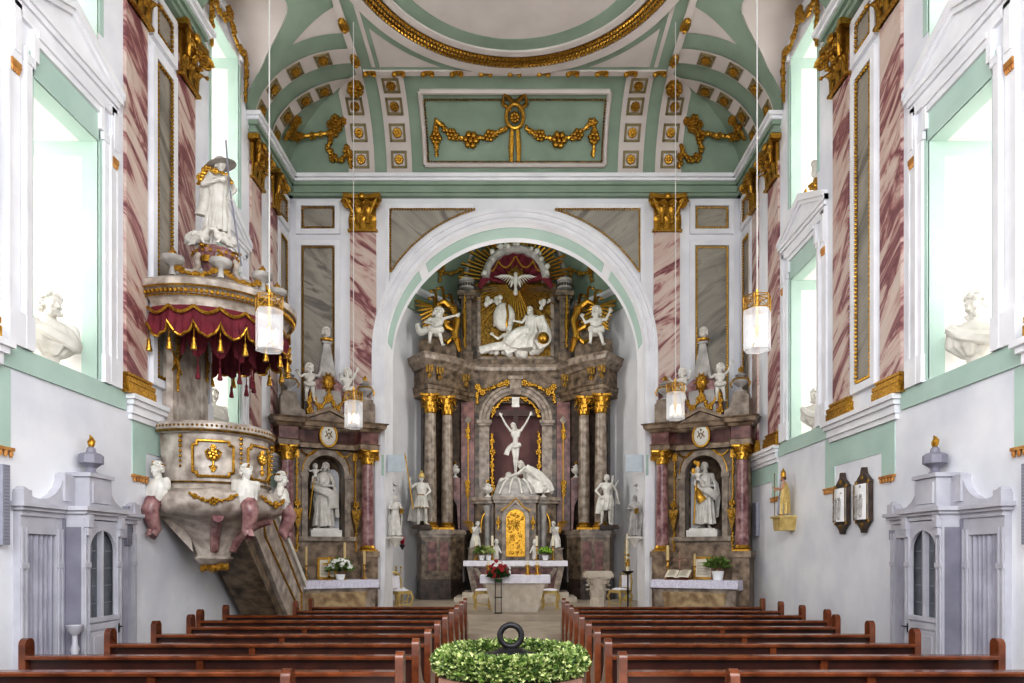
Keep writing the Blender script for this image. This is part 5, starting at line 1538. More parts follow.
# ------------------------------------------------------------------ side altars (local: front = -y, x right)
def side_altar(s):
    nm = SIDE[s]
    t = thing('side_altar_retable', '%s side altar of brown and red marble with an arched niche, beside the arch' % nm, 'altar', (s*4.42,16.42,.15), -s*math.radians(28))
    t.scale = (.94,1,1)
    b = MB()
    hole = [(-.46,2.1)]+[(-.46*math.cos(PI*k/24), 3.55+.46*math.sin(PI*k/24)) for k in range(25)]+[(.46,2.1)]
    b.prism([(-1.12,2.1)]+hole+[(1.12,2.1),(1.12,4.15),(-1.12,4.15)], 'y', .05, .40); b.box(-1.12, 1.12, -.05, .40, 0, 2.1)
    part('back_wall', b, 'altar_warm', t, 'brown-grey marble back wall', angle=25)
    nb = MB()
    N = 14; rows = []
    for z in (2.1, 3.55):
        rows.append([(-.46*math.cos(PI*k/N), .35+.26*math.sin(PI*k/N), z) for k in range(N+1)])
    for j in range(1, 7):
        e = PI/2*j/6; rows.append([(-.46*math.cos(e)*math.cos(PI*k/N), .35+.26*math.cos(e)*math.sin(PI*k/N), 3.55+.46*math.sin(e)) for k in range(N+1)])
    nb.grid(rows)
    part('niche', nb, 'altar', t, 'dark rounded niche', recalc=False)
    am = MB().arcsweep(0, 3.55, [(.46,.10),(.46,-.02),(.60,-.02),(.60,.10)], 0, PI, 30)
    for q in (-1, 1):
        am.box(*sorted((q*.46, q*.60)), -.02, .10, 2.1, 3.55); am.box(*sorted((q*.44, q*.64)), -.05, .10, 3.48, 3.6)
    part('niche_frame', am, 'altar_lt', t, 'pale marble niche frame', angle=25)
    part('niche_sill', MB().box(-.7, .7, -.16, .1, 2.0, 2.1), 'altar_lt', t, angle=20)
    gm = MB()
    gm.tube([(.585*math.cos(PI*k/20), -.035, 3.6+.585*math.sin(PI*k/20)) for k in range(21)], .014, 5)
    for q in (-1, 1):
        festoon(gm, [(q*.72,-.0,3.9),(q*.72,0,3.6),(q*.72,0,3.2),(q*.72,0,2.95)], .035, dens=1.0)
        gm.tube(catenary((q*.62,-.03,4.1),(q*.25,-.03,4.12),.12,6), .02, 5)
        gm.box(q*.72-.06, q*.72+.06, -.01, .06, 3.92, 4.1)
    part('gilt_trim', gm, 'gold', t, 'gilded beading and drops')
    for q in (-1, 1):
        # small gilded bracket figures on the piers
        br = MB(); br.prism([(q*.72-.12,2.75),(q*.72+.12,2.75),(q*.72+.10,2.62),(q*.72+.05,2.4),(q*.72,2.2),(q*.72-.05,2.4),(q*.72-.10,2.62)], 'y', -.14, .08)
        bk = part('gilded_bracket', br, 'gold_dk', t, 'small gilded bracket')
        g = MB(); g.tube([(q*.72,-.1,2.86),(q*.72,-.14,2.6),(q*.72,-.05,2.3),(q*.72,-.05,1.75)], .02, 6); bloom(g, (q*.72,-.1,2.86), .09); bloom(g, (q*.72,-.15,2.58), .07); festoon(g, [(q*.72,-.05,2.3),(q*.72,-.05,2.0),(q*.72,-.05,1.75)], .04)
        part('bracket_ornament', g, 'gold', bk)
        cx = q*.98; cy = -.22
        pm = MB().box(cx-.24, cx+.24, cy-.24, .3, 0, .3).box(cx-.20, cx+.20, cy-.20, .3, .3, 1.62).box(cx-.24, cx+.24, cy-.24, .3, 1.62, 1.76)
        pq = part('column_pedestal', pm, 'altar_warm', t, 'brown-grey marble pedestal', angle=20)
        co = part('column', MB().lathe([(.155,1.90),(.158,2.2),(.15,2.9),(.132,3.82)], (cx,cy,0), 24), 'red_pale', t, 'red marble column')
        part('column_base', MB().box(cx-.2, cx+.2, cy-.2, cy+.2, 1.76, 1.80).lathe([(.19,1.80),(.2,1.83),(.18,1.86),(.165,1.90)], (cx,cy,0), 20), 'gold', co, 'gilded column base')
        k = capital(.44, .34, 0, .14); k.v = [(a+cx, b_+cy, z+3.81) for a, b_, z in k.v]
        part('capital', k, 'gold', co, 'gilded column capital')
    ep = [(1.22,.42),(1.22,-.42),(.74,-.42),(.66,-.12),(-.66,-.12),(-.74,-.42),(-1.22,-.42),(-1.22,.42)]
    ep = list(reversed(ep))
    part('architrave', MB().sweep(ep, [(-.12,4.15),(0,4.15),(0,4.26),(.03,4.28),(-.12,4.28)]), 'altar_warm', t, angle=20)
    part('frieze', MB().sweep(ep, [(-.12,4.28),(-.02,4.28),(-.02,4.56),(-.12,4.56)]).box(-.7,.7,-.1,.3,4.15,4.6), 'red', t, 'red marble frieze', angle=20)
    part('cornice', MB().sweep(ep, [(-.12,4.56),(.02,4.56),(.06,4.62),(.13,4.64),(.15,4.72),(.20,4.76),(-.12,4.77)]).box(-1.25,1.25,-.2,.4,4.6,4.76), 'altar_warm', t, 'projecting marble cornice', angle=20)
    pd = MB()
    for q in (-1, 1): pd.prism([(q*.62,4.76),(q*.62,4.83),(0,5.10),(0,5.0)], 'y', -.34, .0)
    pd.prism([(-.55,4.76),(.55,4.76),(0,5.0)], 'y', -.26, 0)
    part('small_pediment', pd, 'altar_warm', t, angle=20)
    md = MB().ball((0,-.2,4.44), (.20,.05,.25), 18, 12)
    mq = part('medallion', md, 'stone', t, 'pale oval medallion')
    part('medallion_rim', MB().tube([(.205*math.cos(2*PI*k/24), -.21, 4.44+.255*math.sin(2*PI*k/24)) for k in range(24)], .03, 6, True), 'gold', mq)
    mg = MB()
    mg.tube([(-.07,-.245,4.54),(0,-.255,4.36),(.07,-.245,4.54)], .014, 5); mg.tube([(-.09,-.245,4.40),(0,-.255,4.50),(.09,-.245,4.40)], .014, 5); mg.ball((0,-.25,4.57),.025,6,4)
    part('medallion_relief', mg, 'gold_dk', mq)
    # superstructure
    for q in (-1, 1):
        bl = MB().prism([(q*1.15,4.76),(q*.78,4.76),(q*.55,4.76),(q*.58,4.95),(q*.7,5.02),(q*.76,5.2),(q*.8,5.36),(q*1.1,5.36),(q*1.1,5.3),(q*1.15,5.25)], 'y', -.3, .2)
        part('scroll_block', bl, 'altar_lt', t, 'scrolled end block', angle=25)
    tb = MB().prism([(-.52,4.85),(.52,4.85),(.42,5.62),(.2,5.78),(-.2,5.78),(-.42,5.62)], 'y', -.15, .15)
    part('tablet', tb, 'red_pale', t, 'tapering marble tablet', angle=25)
    part('tablet_panel', MB().prism([(-.36,4.95),(.36,4.95),(.31,5.5),(-.31,5.5)], 'y', -.18, -.1), 'stone_grey', t, angle=25)
    ob = MB().add([(-.24,-.12,5.75),(.24,-.12,5.75),(.24,.12,5.75),(-.24,.12,5.75),(-.075,-.06,6.62),(.075,-.06,6.62),(.075,.06,6.62),(-.075,.06,6.62)], [(3,2,1,0),(4,5,6,7),(0,1,5,4),(1,2,6,5),(2,3,7,6),(3,0,4,7)])
    ob.box(-.12, .12, -.09, .09, 6.62, 6.67)
    part('obelisk', ob, 'stone_grey', t, 'slender grey obelisk', angle=20)
    g = MB(); g.ball((0,-.2,5.68), (.13,.07,.19), 12, 9); bloom(g, (0,-.26,5.74), .07); bloom(g, (0,-.26,5.6), .08)
    for k in range(10): a = 2*PI*k/10; g.tube([(.12*math.cos(a),-.2,5.68+.17*math.sin(a)),(.19*math.cos(a),-.18,5.68+.25*math.sin(a))], [.035,.01], 5)
    part('gilded_mask', g, 'gold', t, 'gilded oval mask cartouche')
    fs = MB()
    for q in (-1, 1):
        festoon(fs, catenary((0,-.22,5.45),(q*.40,-.2,5.4),.32,7), .055, dens=1.5); festoon(fs, [(q*.42,-.2,5.45),(q*.47,-.2,5.2),(q*.46,-.2,5.0)], .055, dens=1.5)
        bloom(fs, (q*.2,-.24,5.06), .1); bloom(fs, (q*.46,-.22,4.98), .1)
    festoon(fs, [(0,-.22,5.5),(0,-.22,5.2)], .05)
    part('gilded_festoon', fs, 'gold', t, 'gilded flower festoons on the tablet')
    return t
SAL = {s: side_altar(s) for s in (-1, 1)}
def sal(s, x, y, z):
    a = -s*math.radians(28); c, n = math.cos(a), math.sin(a)
    x *= .94
    return (s*4.42+x*c-y*n, 16.42+x*n+y*c, .15+z)
ROT = {s: -s*math.radians(28) for s in (-1, 1)}
for s in (-1, 1):
    nm = SIDE[s]
    for q in (-1, 1):
        wh = 'nearer the arch' if q*s < 0 else 'nearer the side wall'
        u = thing('urn', 'stone urn with gilt flame on top of the %s side altar, %s' % (nm, wh), 'urn', sal(s, q*.93, -.14, 5.36), ROT[s])
        part('vessel', urn(MB(), 1.0), 'stone_grey', u); part('flame', flame_mb((0,0,.48), .13), 'gold', u)
        g = MB(); g.tube([(.165*math.cos(2*PI*k/16), .165*math.sin(2*PI*k/16), .29) for k in range(16)], .022, 6, True); g.tube([(.16,-.05,.28),(.22,-.05,.2),(.18,-.05,.12)], .02, 6); g.tube([(-.16,-.05,.28),(-.22,-.05,.2),(-.18,-.05,.12)], .02, 6)
        part('gilt_band', g, 'gold', u)
        J = putto_J(q)
        if q > 0: J.update(elR=(.26,-.04,1.0), wrR=(.34,-.06,1.2), yaw=-.5)
        if (q > 0) == (s > 0): J.update(hpL=(-.08,0,.52), knL=(-.1,-.08,.28), anL=(-.1,0,.05), toL=(-.12,-.12,.02), knR=(.12,-.12,.28), anR=(.14,.0,.06), toR=(.18,-.12,.02))
        dr = MB(); swath(dr, [(-.14,-.08,.6),(0,-.16,.52),(.16,-.08,.6)], [.07,.07], .07)
        pt = statue('putto', 'small white cherub %s of the obelisk of the %s side altar' % ('left' if q < 0 else 'right', nm), 'cherub statue', sal(s, q*.45, -.19, 5.18), ROT[s]+.25*q, .70, J, [('drapery', dr, None)], 'curly', stout=.9, child=True, group='cherubs on the side altars')
        w = MB(); wing(w, (q*.07,.12,.85), (q*.6,.35,.6), (0,.1,1), .28); part('wing', w, 'gold', pt, 'small gilded wing')
    bu = thing('small_bust', 'small white bust with gold collar on the tip of the %s side altar obelisk' % nm, 'bust', sal(s, 0, 0, 6.66), ROT[s])
    m_ = MB(); Jb = dict(head=(0,0,.23), yaw=-.2*s, pitch=0, roll=0); add_head(m_, Jb, 1.0); m_.capsule((0,.01,.14),(0,.01,.05),.05,.06)
    link('head', fuse(m_, .012), 'stone', bu); part('hair', add_hair(Jb, 'curly'), 'stone', bu)
    part('collar', MB().lathe([(.05,0),(.14,.03),(.15,.07),(.07,.11)], seg=16), 'gold', bu)

# niche statues
def babe(c, k=.62):
    J = putto_J(1); return J
def niche_statue(s):
    nm = SIDE[s]
    if s < 0:
        J = mixj(head=(.05,-.03,1.635), yaw=-.35, roll=.12, elL=(-.30,-.05,1.17), wrL=(-.2,-.24,1.20), hdL=(.7,-.5,.1), elR=(.28,0,1.15), wrR=(.08,-.24,1.12), hdR=(-.8,-.4,.2), knR=(.12,-.07,.5), toR=(.2,-.16,.03))
        dress = [('robe', tunic_long(ph=.6, amp=.085), None)]
        mt = robe([(0,.02,1.46,.17,.12,.1),(.02,.03,1.2,.26,.19,.7),(.05,.03,.8,.3,.22,1),(.1,.03,.3,.28,.2,1.3)], 7, .1, a0=-.75, a1=PI+.3, seg=50)
        m2 = MB(); swath(m2, [(-.28,-.05,1.15),(-.05,-.24,1.0),(.22,-.2,.9),(.26,-.1,.55)], [.1,.13], .06)
        dress += [('mantle', mt, None), ('mantle_fold', m2, None)]
        label = 'white statue of a woman holding a child in the niche of the left side altar'; hair = 'long'; br = 0
        lily = MB().tube([(-.36,-.1,.25),(-.30,-.18,.8),(-.24,-.22,1.3)], .018, 6); ex = [('gilded_staff', lily, 'gold')]
        cpos = (-.2,-.2,1.22)
    else:
        J = mixj(head=(.0,-.04,1.635), yaw=.1, pitch=.25, roll=-.1, elL=(-.27,-.06,1.17), wrL=(-.1,-.24,1.18), hdL=(.6,-.5,.2), elR=(.27,-.02,1.15), wrR=(.02,-.26,1.1), hdR=(-.8,-.3,.2), knL=(-.12,-.08,.5), toL=(-.2,-.18,.03))
        dress = [('robe', tunic_long(ph=2.2, amp=.085, hem=.12), None)]
        mt = robe([(0,.02,1.46,.18,.12,.1),(.06,.03,1.2,.27,.19,.7),(.1,.03,.8,.27,.22,1),(.1,.03,.3,.24,.2,1.3)], 7, .1, a0=-.9, a1=PI, seg=50)
        m2 = MB(); swath(m2, [(-.18,-.12,1.1),(.1,-.24,.98),(.3,-.12,.85)], [.09,.12], .06)
        gd = MB(); swath(gd, [(-.2,-.14,1.1),(-.14,-.26,.85),(-.05,-.24,.72)], [.06,.13], .04)
        lily = MB().tube([(-.28,-.12,.1),(-.25,-.17,.8),(-.22,-.2,1.35)], .022, 6); R_ = random.Random(4)
        for k in range(14): bloom(lily, (-.24+R_.uniform(-.08,.08), -.2+R_.uniform(-.05,.05), 1.38+R_.uniform(0,.4)), .05)
        dress += [('mantle', mt, None), ('mantle_fold', m2, None)]
        ex = [('gilded_staff', lily, 'gold'), ('gilded_sash', gd, 'gold')]
        label = 'white statue of a man with child and gold lily in the right side altar niche'; hair = 'short'; br = .07
        cpos = (-.18,-.22,1.14)
    sc_ = .89
    loc = sal(s, -.02, .22, 2.30)
    t = statue('niche_statue', label, 'statue', loc, ROT[s]*.5, sc_, J, dress, hair, br, extra=ex)
    Jc = putto_J(-1); sc = .46
    ch = body_mesh(Jc, .018, .9, True)
    for v in ch.vertices: v.co = V((v.co.x*sc+cpos[0], v.co.y*sc+cpos[1], v.co.z*sc+cpos[2]-.1))
    link('child', ch, 'stone', t, 'small child in the arm')
    hm = add_hair(Jc, 'curly', 1.45); hm.v = [(a*sc+cpos[0], b*sc+cpos[1], c*sc+cpos[2]-.1) for a, b, c in hm.v]
    part('child_hair', hm, 'stone', t)
    pl = thing('statue_plinth', 'white block under the niche statue of the %s side altar' % nm, 'plinth', sal(s, -.02, .16, 2.1), ROT[s])
    part('plinth', MB().box(-.36, .36, -.26, .24, 0, .16).box(-.3, .3, -.22, .22, .16, .2), 'stone', pl, angle=20)
for s in (-1, 1): niche_statue(s)

# altar tables in front of the retables
for s in (-1, 1):
    nm = SIDE[s]; 
    t = thing('side_altar_table', 'marble altar table of the %s side altar with an ochre front panel' % nm, 'altar table', sal(s, 0, -.3, 0), ROT[s])
    part('block', MB().prism([(-.88,0),(.88,0),(.92,1.02),(-.92,1.02)], 'y', -.6, .2).box(-.95, .95, -.66, .2, 1.02, 1.10), 'altar_lt', t, 'grey marble block', angle=20)
    part('front_panel', MB().prism([(-.58,.12),(.58,.12),(.72,.84),(-.72,.84)], 'y', -.63, -.55), 'ochre', t, 'ochre marble front panel', angle=20)
    part('gradine', MB().box(-.98, .98, .02, .25, 1.10, 1.42), 'altar_warm', t, 'marble shelf behind the table', angle=20)
    cl = part('altar_cloth', cloth_mesh(1.94, .66, .17, .22, 1.112, -.665), 'lace', None, recalc=False)
    tag(cl, 'white lace cloth on the %s side altar table' % nm, 'altar cloth'); cl.location = t.location; cl.rotation_euler = t.rotation_euler
def onaltar(s, x, y, z=1.115): return sal(s, x, -.3+y, z)
for s, x, y, h, c, w in ((-1,-.62,-.3,.34,.42,'wall end of the left side altar'), (-1,.30,-.28,.36,.5,'beside the flowers on the left side altar'), (-1,.78,-.3,.36,.3,'arch end of the left side altar'), (1,-.72,-.3,.46,.34,'arch end of the right side altar'), (1,-.06,-.28,.32,.28,'middle of the right side altar')):
    candlestick('brass candlestick with a yellowed candle at the %s' % w, 'candlestick', onaltar(s, x, y), h, c, 'wax_old', group='candlesticks on the side altars')
def framed(label, loc, rz, w, h, lean=.08):
    t = thing('framed_card', label, 'framed card', loc, rz)
    f = MB()
    for a0, a1, b0, b1 in ((-w/2,-w/2+.05,0,h),(w/2-.05,w/2,0,h),(-w/2,w/2,0,.05),(-w/2,w/2,h-.05,h)): f.box(a0, a1, -.03, .02, b0, b1)
    part('frame', f, 'gold', t, 'gilt frame', angle=20)
    part('card', MB().box(-w/2+.04, w/2-.04, -.005, .01, .04, h-.04), 'paper', t)
    k = MB()
    for i in range(9): k.box(-w/2+.09, w/2-.09-(.05 if i % 3 == 2 else 0), -.009, -.004, .1+i*(h-.2)/9, .112+i*(h-.2)/9)
    part('faded_lines', k, 'ink', t)
    return t
framed('gilt-framed white card standing in the middle of the left side altar', onaltar(-1,-.08,-.08), ROT[-1], .44, .50)
framed('gilt-framed faded text card standing in the middle of the right side altar', onaltar(1,.10,-.08), ROT[1], .46, .52)
def standing_cross(label, loc, rz, h, m):
    t = thing('standing_cross', label, 'altar cross', loc, rz)
    part('foot', MB().lathe([(.09,0),(.09,.02),(.05,.05),(.02,.09)], seg=14), m, t)
    part('cross', MB().box(-.017, .017, -.012, .012, .08, h).box(-h*.24, h*.24, -.012, .012, h*.64, h*.64+.034), m, t, angle=20)
    c = MB(); c.capsule((0,-.025,h*.40),(0,-.025,h*.62),.016,.024,8); c.ball((0,-.03,h*.72),.022,8,6); c.capsule((-h*.2,-.02,h*.70),(0,-.025,h*.64),.01,.014,6); c.capsule((h*.2,-.02,h*.70),(0,-.025,h*.64),.01,.014,6); c.capsule((0,-.025,h*.4),(0,-.022,h*.22),.014,.01,6)
    link('corpus', fuse(c, .006, 1), m, t)
standing_cross('small gold cross standing before the framed card on the left side altar', onaltar(-1,-.1,-.36), ROT[-1], .52, 'brass')
standing_cross('reddish wooden cross standing beside the open book on the right side altar', onaltar(1,-.44,-.22), ROT[1], .66, 'redstone')
bk = thing('open_book', 'open book on a slanted wooden stand on the right side altar', 'book', onaltar(1,-.42,-.42), ROT[1])
part('stand', MB().prism([(-.18,0),(.16,0),(.16,.17),(.13,.17)], 'x', -.26, .26), 'wood', bk, 'wooden book stand', angle=20)
for q in (-1, 1):
    rows = []
    for j in range(2): rows.append([(q*(.005+.27*k/8), -.20+.33*j, .035+.165*j+.035*math.sin(min(1,k/4)*PI/2)*(1-.5*k/8)) for k in range(9)])
    pg = MB().grid(rows); part('page', pg, 'paper', bk, recalc=False)
    tx = MB()
    for i in range(6):
        y = -.15+.045*i; z = .035+.165*(y+.20)/.33+.04
        tx.add([(q*.05,y,z),(q*.22,y,z-.004),(q*.22,y+.018,z+.005),(q*.05,y+.018,z+.009)], [(0,1,2,3)])
    part('print', tx, 'ink', bk, recalc=False)
ic = thing('small_icon', 'small reddish picture panel behind the plant on the right side altar', 'picture', onaltar(1,.46,-.2), ROT[1])
part('panel', MB().box(-.14, .14, -.015, .015, 0, .28), 'redstone', ic); ii = MB(); ii.ball((0,-.015,.19),(.035,.01,.045),10,6); ii.ball((0,-.015,.08),(.07,.01,.075),10,6); part('painted_figure', ii, 'wax_old', ic)
potted('green leafy plant in a white pot on the right side altar', onaltar(1,.52,-.42), .14, .2, .28, 'leaf', seed=7, n=170)
potted('bushy plant with white daisies on the left side altar', onaltar(-1,.16,-.40), .12, .12, .30, 'leaf', 'petal', seed=8, n=200, name='flowering_plant', nb=46)
# ------------------------------------------------------------------ pulpit on the left wall
PX, PY = -4.95, 11.5
pul = thing('pulpit', 'round grey marble pulpit basket with gilded panels on the left wall, with its stair', 'pulpit', (PX, PY, -.12))
A0, A1 = math.radians(-122), math.radians(122)      # arc on the room side (angle 0 = +x)
def plathe(prof, **k): return MB().lathe(prof, (0,0,0), 40, A0, A1, **k)
part('basket', plathe([(.86,2.92),(.88,3.0),(.86,3.05),(.87,3.80),(.90,3.82)]), 'pulpit', pul, 'grey marble basket wall', angle=30)
part('rail', plathe([(.80,3.80),(.93,3.80),(.97,3.86),(.97,3.93),(.92,3.98),(.80,3.98)]), 'pulpit', pul, 'moulded rim of the basket', angle=30)
gr = MB()
for z, r, t_ in ((3.83,.955,.02),(3.05,.90,.015)):
    gr.tube([(r*math.cos(A0+(A1-A0)*k/50), r*math.sin(A0+(A1-A0)*k/50), z) for k in range(51)], t_, 6)
for k in range(60):
    a = A0+(A1-A0)*(k+.5)/60; gr.ball((.965*math.cos(a), .965*math.sin(a), 3.90), .022, 5, 4)
part('gilt_moulding', gr, 'gold_dk', pul, 'gilded rim moulding')
part('bulge', plathe([(.86,2.96),(1.02,2.93),(1.10,2.85),(1.12,2.74),(1.08,2.62),(.98,2.55),(.86,2.52)]), 'pulpit', pul, 'bulging marble base moulding')
part('underside', MB().lathe([(.92,2.55),(.74,2.48),(.52,2.36),(.38,2.2),(.30,2.02),(.27,1.92),(.33,1.88),(.24,1.80),(.1,1.74)], (0,0,0), 40, A0, A1), 'pulpit', pul, 'tapering marble underside')
rb = MB()
for d in (-62, 0, 62):
    a = math.radians(d)
    rb.tube([(r*math.cos(a), r*math.sin(a), z) for r, z in ((.94,2.52),(.76,2.46),(.54,2.34),(.40,2.18),(.32,2.0))], [.09,.085,.08,.075,.06], 8)
part('underside_rib', rb, 'red_pale', pul, 'pinkish marble ribs')
tp = MB(); R_ = random.Random(2)
for k in range(22): a = R_.uniform(A0, A1); tp.ball((.2*math.cos(a), .2*math.sin(a), 1.74+R_.uniform(-.03,.06)), .055, 6, 4)
tp.lathe([(.22,1.78),(.18,1.7),(.06,1.66),(0,1.64)], (0,0,0), 20, A0, A1)
part('gilded_boss', tp, 'gold', pul, 'gilded boss under the basket')
def pframe(a):      # local frame on the basket surface at angle a: x = tangent, -y = outward
    o = V((math.cos(a), math.sin(a), 0)); x = V((-o.y, o.x, 0))
    return Matrix(((x.x, -o.x, 0, o.x*.875), (x.y, -o.y, 0, o.y*.875), (0,0,1,0), (0,0,0,1)))
for d in (-66, -12, 44):
    Mx = pframe(math.radians(d)); w, z0, z1 = .29, 3.14, 3.68
    g = MB(); N = 8
    pts = [(-w+.06,z0),(w-.06,z0),(w-.06,z0+.06),(w,z0+.06),(w,z1-.06),(w-.06,z1-.06),(w-.06,z1),(-w+.06,z1),(-w+.06,z1-.06),(-w,z1-.06),(-w,z0+.06),(-w+.06,z0+.06)]
    def bend(x, z, off): a = math.radians(d)+x/.875; return V(((.875+off)*math.cos(a), (.875+off)*math.sin(a), z))
    P = []
    for i in range(len(pts)):
        p, q = pts[i], pts[(i+1) % len(pts)]
        for k in range(4): P.append(bend(p[0]+(q[0]-p[0])*k/4, p[1]+(q[1]-p[1])*k/4, .01))
    g.tube(P, .022, 6, True)
    pf_ = part('gilt_frame', g, 'gold', pul, 'gilded panel frame')
    o = MB(); o.M = Mx
    o.tube([(0,-.02,3.2),(0,-.03,3.62)], .016, 6); bloom(o, (0,-.03,3.47), .085); bloom(o, (0,-.03,3.58), .05); bloom(o, (0,-.03,3.25), .045)
    for s in (-1, 1): o.tube([(0,-.03,3.38),(s*.08,-.04,3.42),(s*.11,-.03,3.5),(s*.06,-.03,3.55)], .018, 6); o.tube([(0,-.03,3.3),(s*.06,-.03,3.28)], .014, 6)
    part('gilded_emblem', o, 'gold', pf_, 'gilded emblem')
for d in (-96, -40, 17, 72):
    o = MB(); o.M = pframe(math.radians(d))
    for k in range(7): o.ball((0,-.04,3.74-.075*k), .034-.0022*k, 7, 5)
    part('gilded_drop', o, 'gold', pul, 'gilded bell-flower drop')
for d in (-66, -12, 44):
    o = MB(); a = math.radians(d); pts = []
    for k in range(9):
        aa = a+(k-4)*.075; pts.append((1.13*math.cos(aa), 1.13*math.sin(aa), 2.86-.12*(1-((k-4)/4)**2)))
    festoon(o, pts, .035, (math.cos(a), math.sin(a), 0), 1.4); bloom(o, V((1.15*math.cos(a), 1.15*math.sin(a), 2.74)), .07, (math.cos(a), math.sin(a), 0))
    part('gilded_festoon', o, 'gold', pul, 'gilded festoon on the bulge')
# caryatid busts with scroll tails
for d, nm in ((-112, 'a'), (-40, 'b'), (17, 'c')):
    BS = .94; a = math.radians(d); Mx = Matrix.Rotation(a+PI/2, 4, 'Z'); off = V((1.06*math.cos(a), 1.06*math.sin(a), 1.70))
    J = mixj(head=(0,-.02,1.62), yaw=.15, pitch=.12, elL=(-.2,.03,1.2), elR=(.2,.03,1.2))
    me = body_mesh(J, .012, .95, bust=True)
    for v in me.vertices: v.co = (Mx @ (v.co*BS)) + off
    b = link('caryatid_bust', me, 'stone', pul, 'white female bust on a scroll')
    h = add_hair(J, 'curly'); h.v = [tuple((Mx @ (V(p)*BS))+off) for p in h.v]; part('hair', h, 'stone', b)
    r_ = robe([(0,0,1.44,.14,.10,.2),(0,0,1.34,.20,.14,.4),(0,0,1.2,.19,.16,.8),(0,-.01,1.08,.15,.14,1)], 7, .08); r_.v = [tuple((Mx @ (V(p)*BS))+off) for p in r_.v]; part('drapery', r_, 'stone', b)
    crn = MB().tube([(.085*math.cos(2*PI*k/14), .01+.1*math.sin(2*PI*k/14), 1.69) for k in range(14)], .014, 5, True); crn.ball((0,-.09,1.72), .025, 6, 4)
    crn.v = [tuple((Mx @ (V(p)*BS))+off) for p in crn.v]; part('gilt_band', crn, 'gold', b)
    tl = MB(); tl.tube([tuple(V((r*math.cos(a), r*math.sin(a), z))) for r, z in ((1.05,2.80),(1.14,2.72),(1.20,2.60),(1.16,2.46),(1.10,2.32),(1.16,2.22),(1.22,2.24),(1.2,2.32))], [.12,.13,.125,.11,.09,.07,.05,.03], 10)
    part('scroll_tail', tl, 'red_pale', b, 'pinkish scrolled tail')
# back panel, on the wall
bp_ = MB(Matrix.Translation((-PX-HW, 0, 0))); bp_.box(.0, .16, -.55, .55, 3.9, 5.75); bp_.box(.10, .20, -.62, -.42, 3.9, 5.75); bp_.box(.10, .20, .42, .62, 3.9, 5.75)
bq = part('back_panel', bp_, 'pulpit', pul, 'marble panel behind the preacher', angle=20)
g = MB(Matrix.Translation((-PX-HW, 0, 0)))
festoon(g, [(.2,-.52,5.5),(.22,-.52,5.2),(.22,-.52,4.9),(.22,-.52,4.5)], .04, (1,0,0)); g.tube([(.22,-.66,5.1),(.22,-.38,4.8)], .02, 6); g.tube([(.22,-.38,5.1),(.22,-.66,4.8)], .02, 6)
festoon(g, [(.2,.52,5.5),(.22,.52,5.2),(.22,.52,4.9)], .04, (1,0,0)); bloom(g, (.2,-.52,4.95), .09, (1,0,0))
part('gilded_trophy', g, 'gold', bq, 'gilded hanging trophy')
# stair flank descending towards the altar along the wall
sx = .25
fl_ = MB().prism([(.55,2.60),(.75,3.75),(4.0,1.07),(4.3,.87),(4.3,.12),(3.3,.12),(1.0,2.2),(.6,2.45)], 'x', sx, sx+.12)
sq = part('stair_flank', fl_, 'pulpit', pul, 'sloping marble stair parapet', angle=20)
rl = MB().prism([(.70,3.72),(.72,3.82),(4.1,1.10),(4.4,.92),(4.4,.82),(4.05,.98)], 'x', sx-.04, sx+.17)
part('stair_rail', rl, 'stone', sq, 'pale stair rail', angle=20)
gf = MB(); zf = lambda y: 3.75-(y-.75)*(2.8/3.25)
for a_, b_ in (((1.05,-.25),(3.5,-.25)), ((3.5,-.25),(3.5,-.62)), ((1.35,-.95),(1.05,-.25)), ((3.4,-.72),(1.35,-.95))):
    gf.tube([(sx+.13, a_[0], zf(a_[0])+a_[1]), (sx+.13, b_[0], zf(b_[0])+b_[1])], .022, 6)
part('gilt_frame', gf, 'gold', sq, 'gilded stair panel frame')
un = MB(); 
for k in range(12):
    y = .9+k*.26; z = 2.5-k*.2
    un.box(-.42, sx, y, y+.28, z-.25, z)
part('stair', un, 'altar', sq, 'stone stair treads', angle=20)
so = MB().prism([(.6,2.48),(.95,2.18),(3.32,.12),(3.0,.12),(.6,2.2)], 'x', -.42, sx+.05)
part('stair_soffit', so, 'altar', sq, 'dark marble underside of the stair', angle=20)
# sounding board
can = thing('pulpit_canopy', 'round marble sounding board with a red draped valance hanging above the pulpit', 'canopy', (PX, PY, 5.50))
B0, B1 = math.radians(-114), math.radians(114)
def clathe(prof): return MB().lathe(prof, (0,0,0), 44, B0, B1)
part('cornice', clathe([(1.0,.02),(1.14,.02),(1.16,.10),(1.22,.16),(1.24,.24),(1.31,.28),(1.33,.36),(1.28,.40),(1.1,.42)]), 'pulpit', can, 'moulded marble cornice')
part('roof', clathe([(1.26,.40),(1.1,.46),(.85,.60),(.62,.72),(.5,.78),(.3,.80)]), 'pulpit', can, 'sloping marble roof')
part('ceiling_board', clathe([(.02,.03),(1.1,.03),(1.1,.06),(.02,.06)]), 'altar_dk', can)
g = MB()
for k in range(70):
    a = B0+(B1-B0)*(k+.5)/70; g.ball((1.262*math.cos(a), 1.262*math.sin(a), .20), .036, 6, 4)
for r, z in ((1.245,.145),(1.30,.265)): g.tube([(r*math.cos(B0+(B1-B0)*k/60), r*math.sin(B0+(B1-B0)*k/60), z) for k in range(61)], .014, 5)
part('gilt_moulding', g, 'gold', can, 'gilded egg-and-dart moulding')
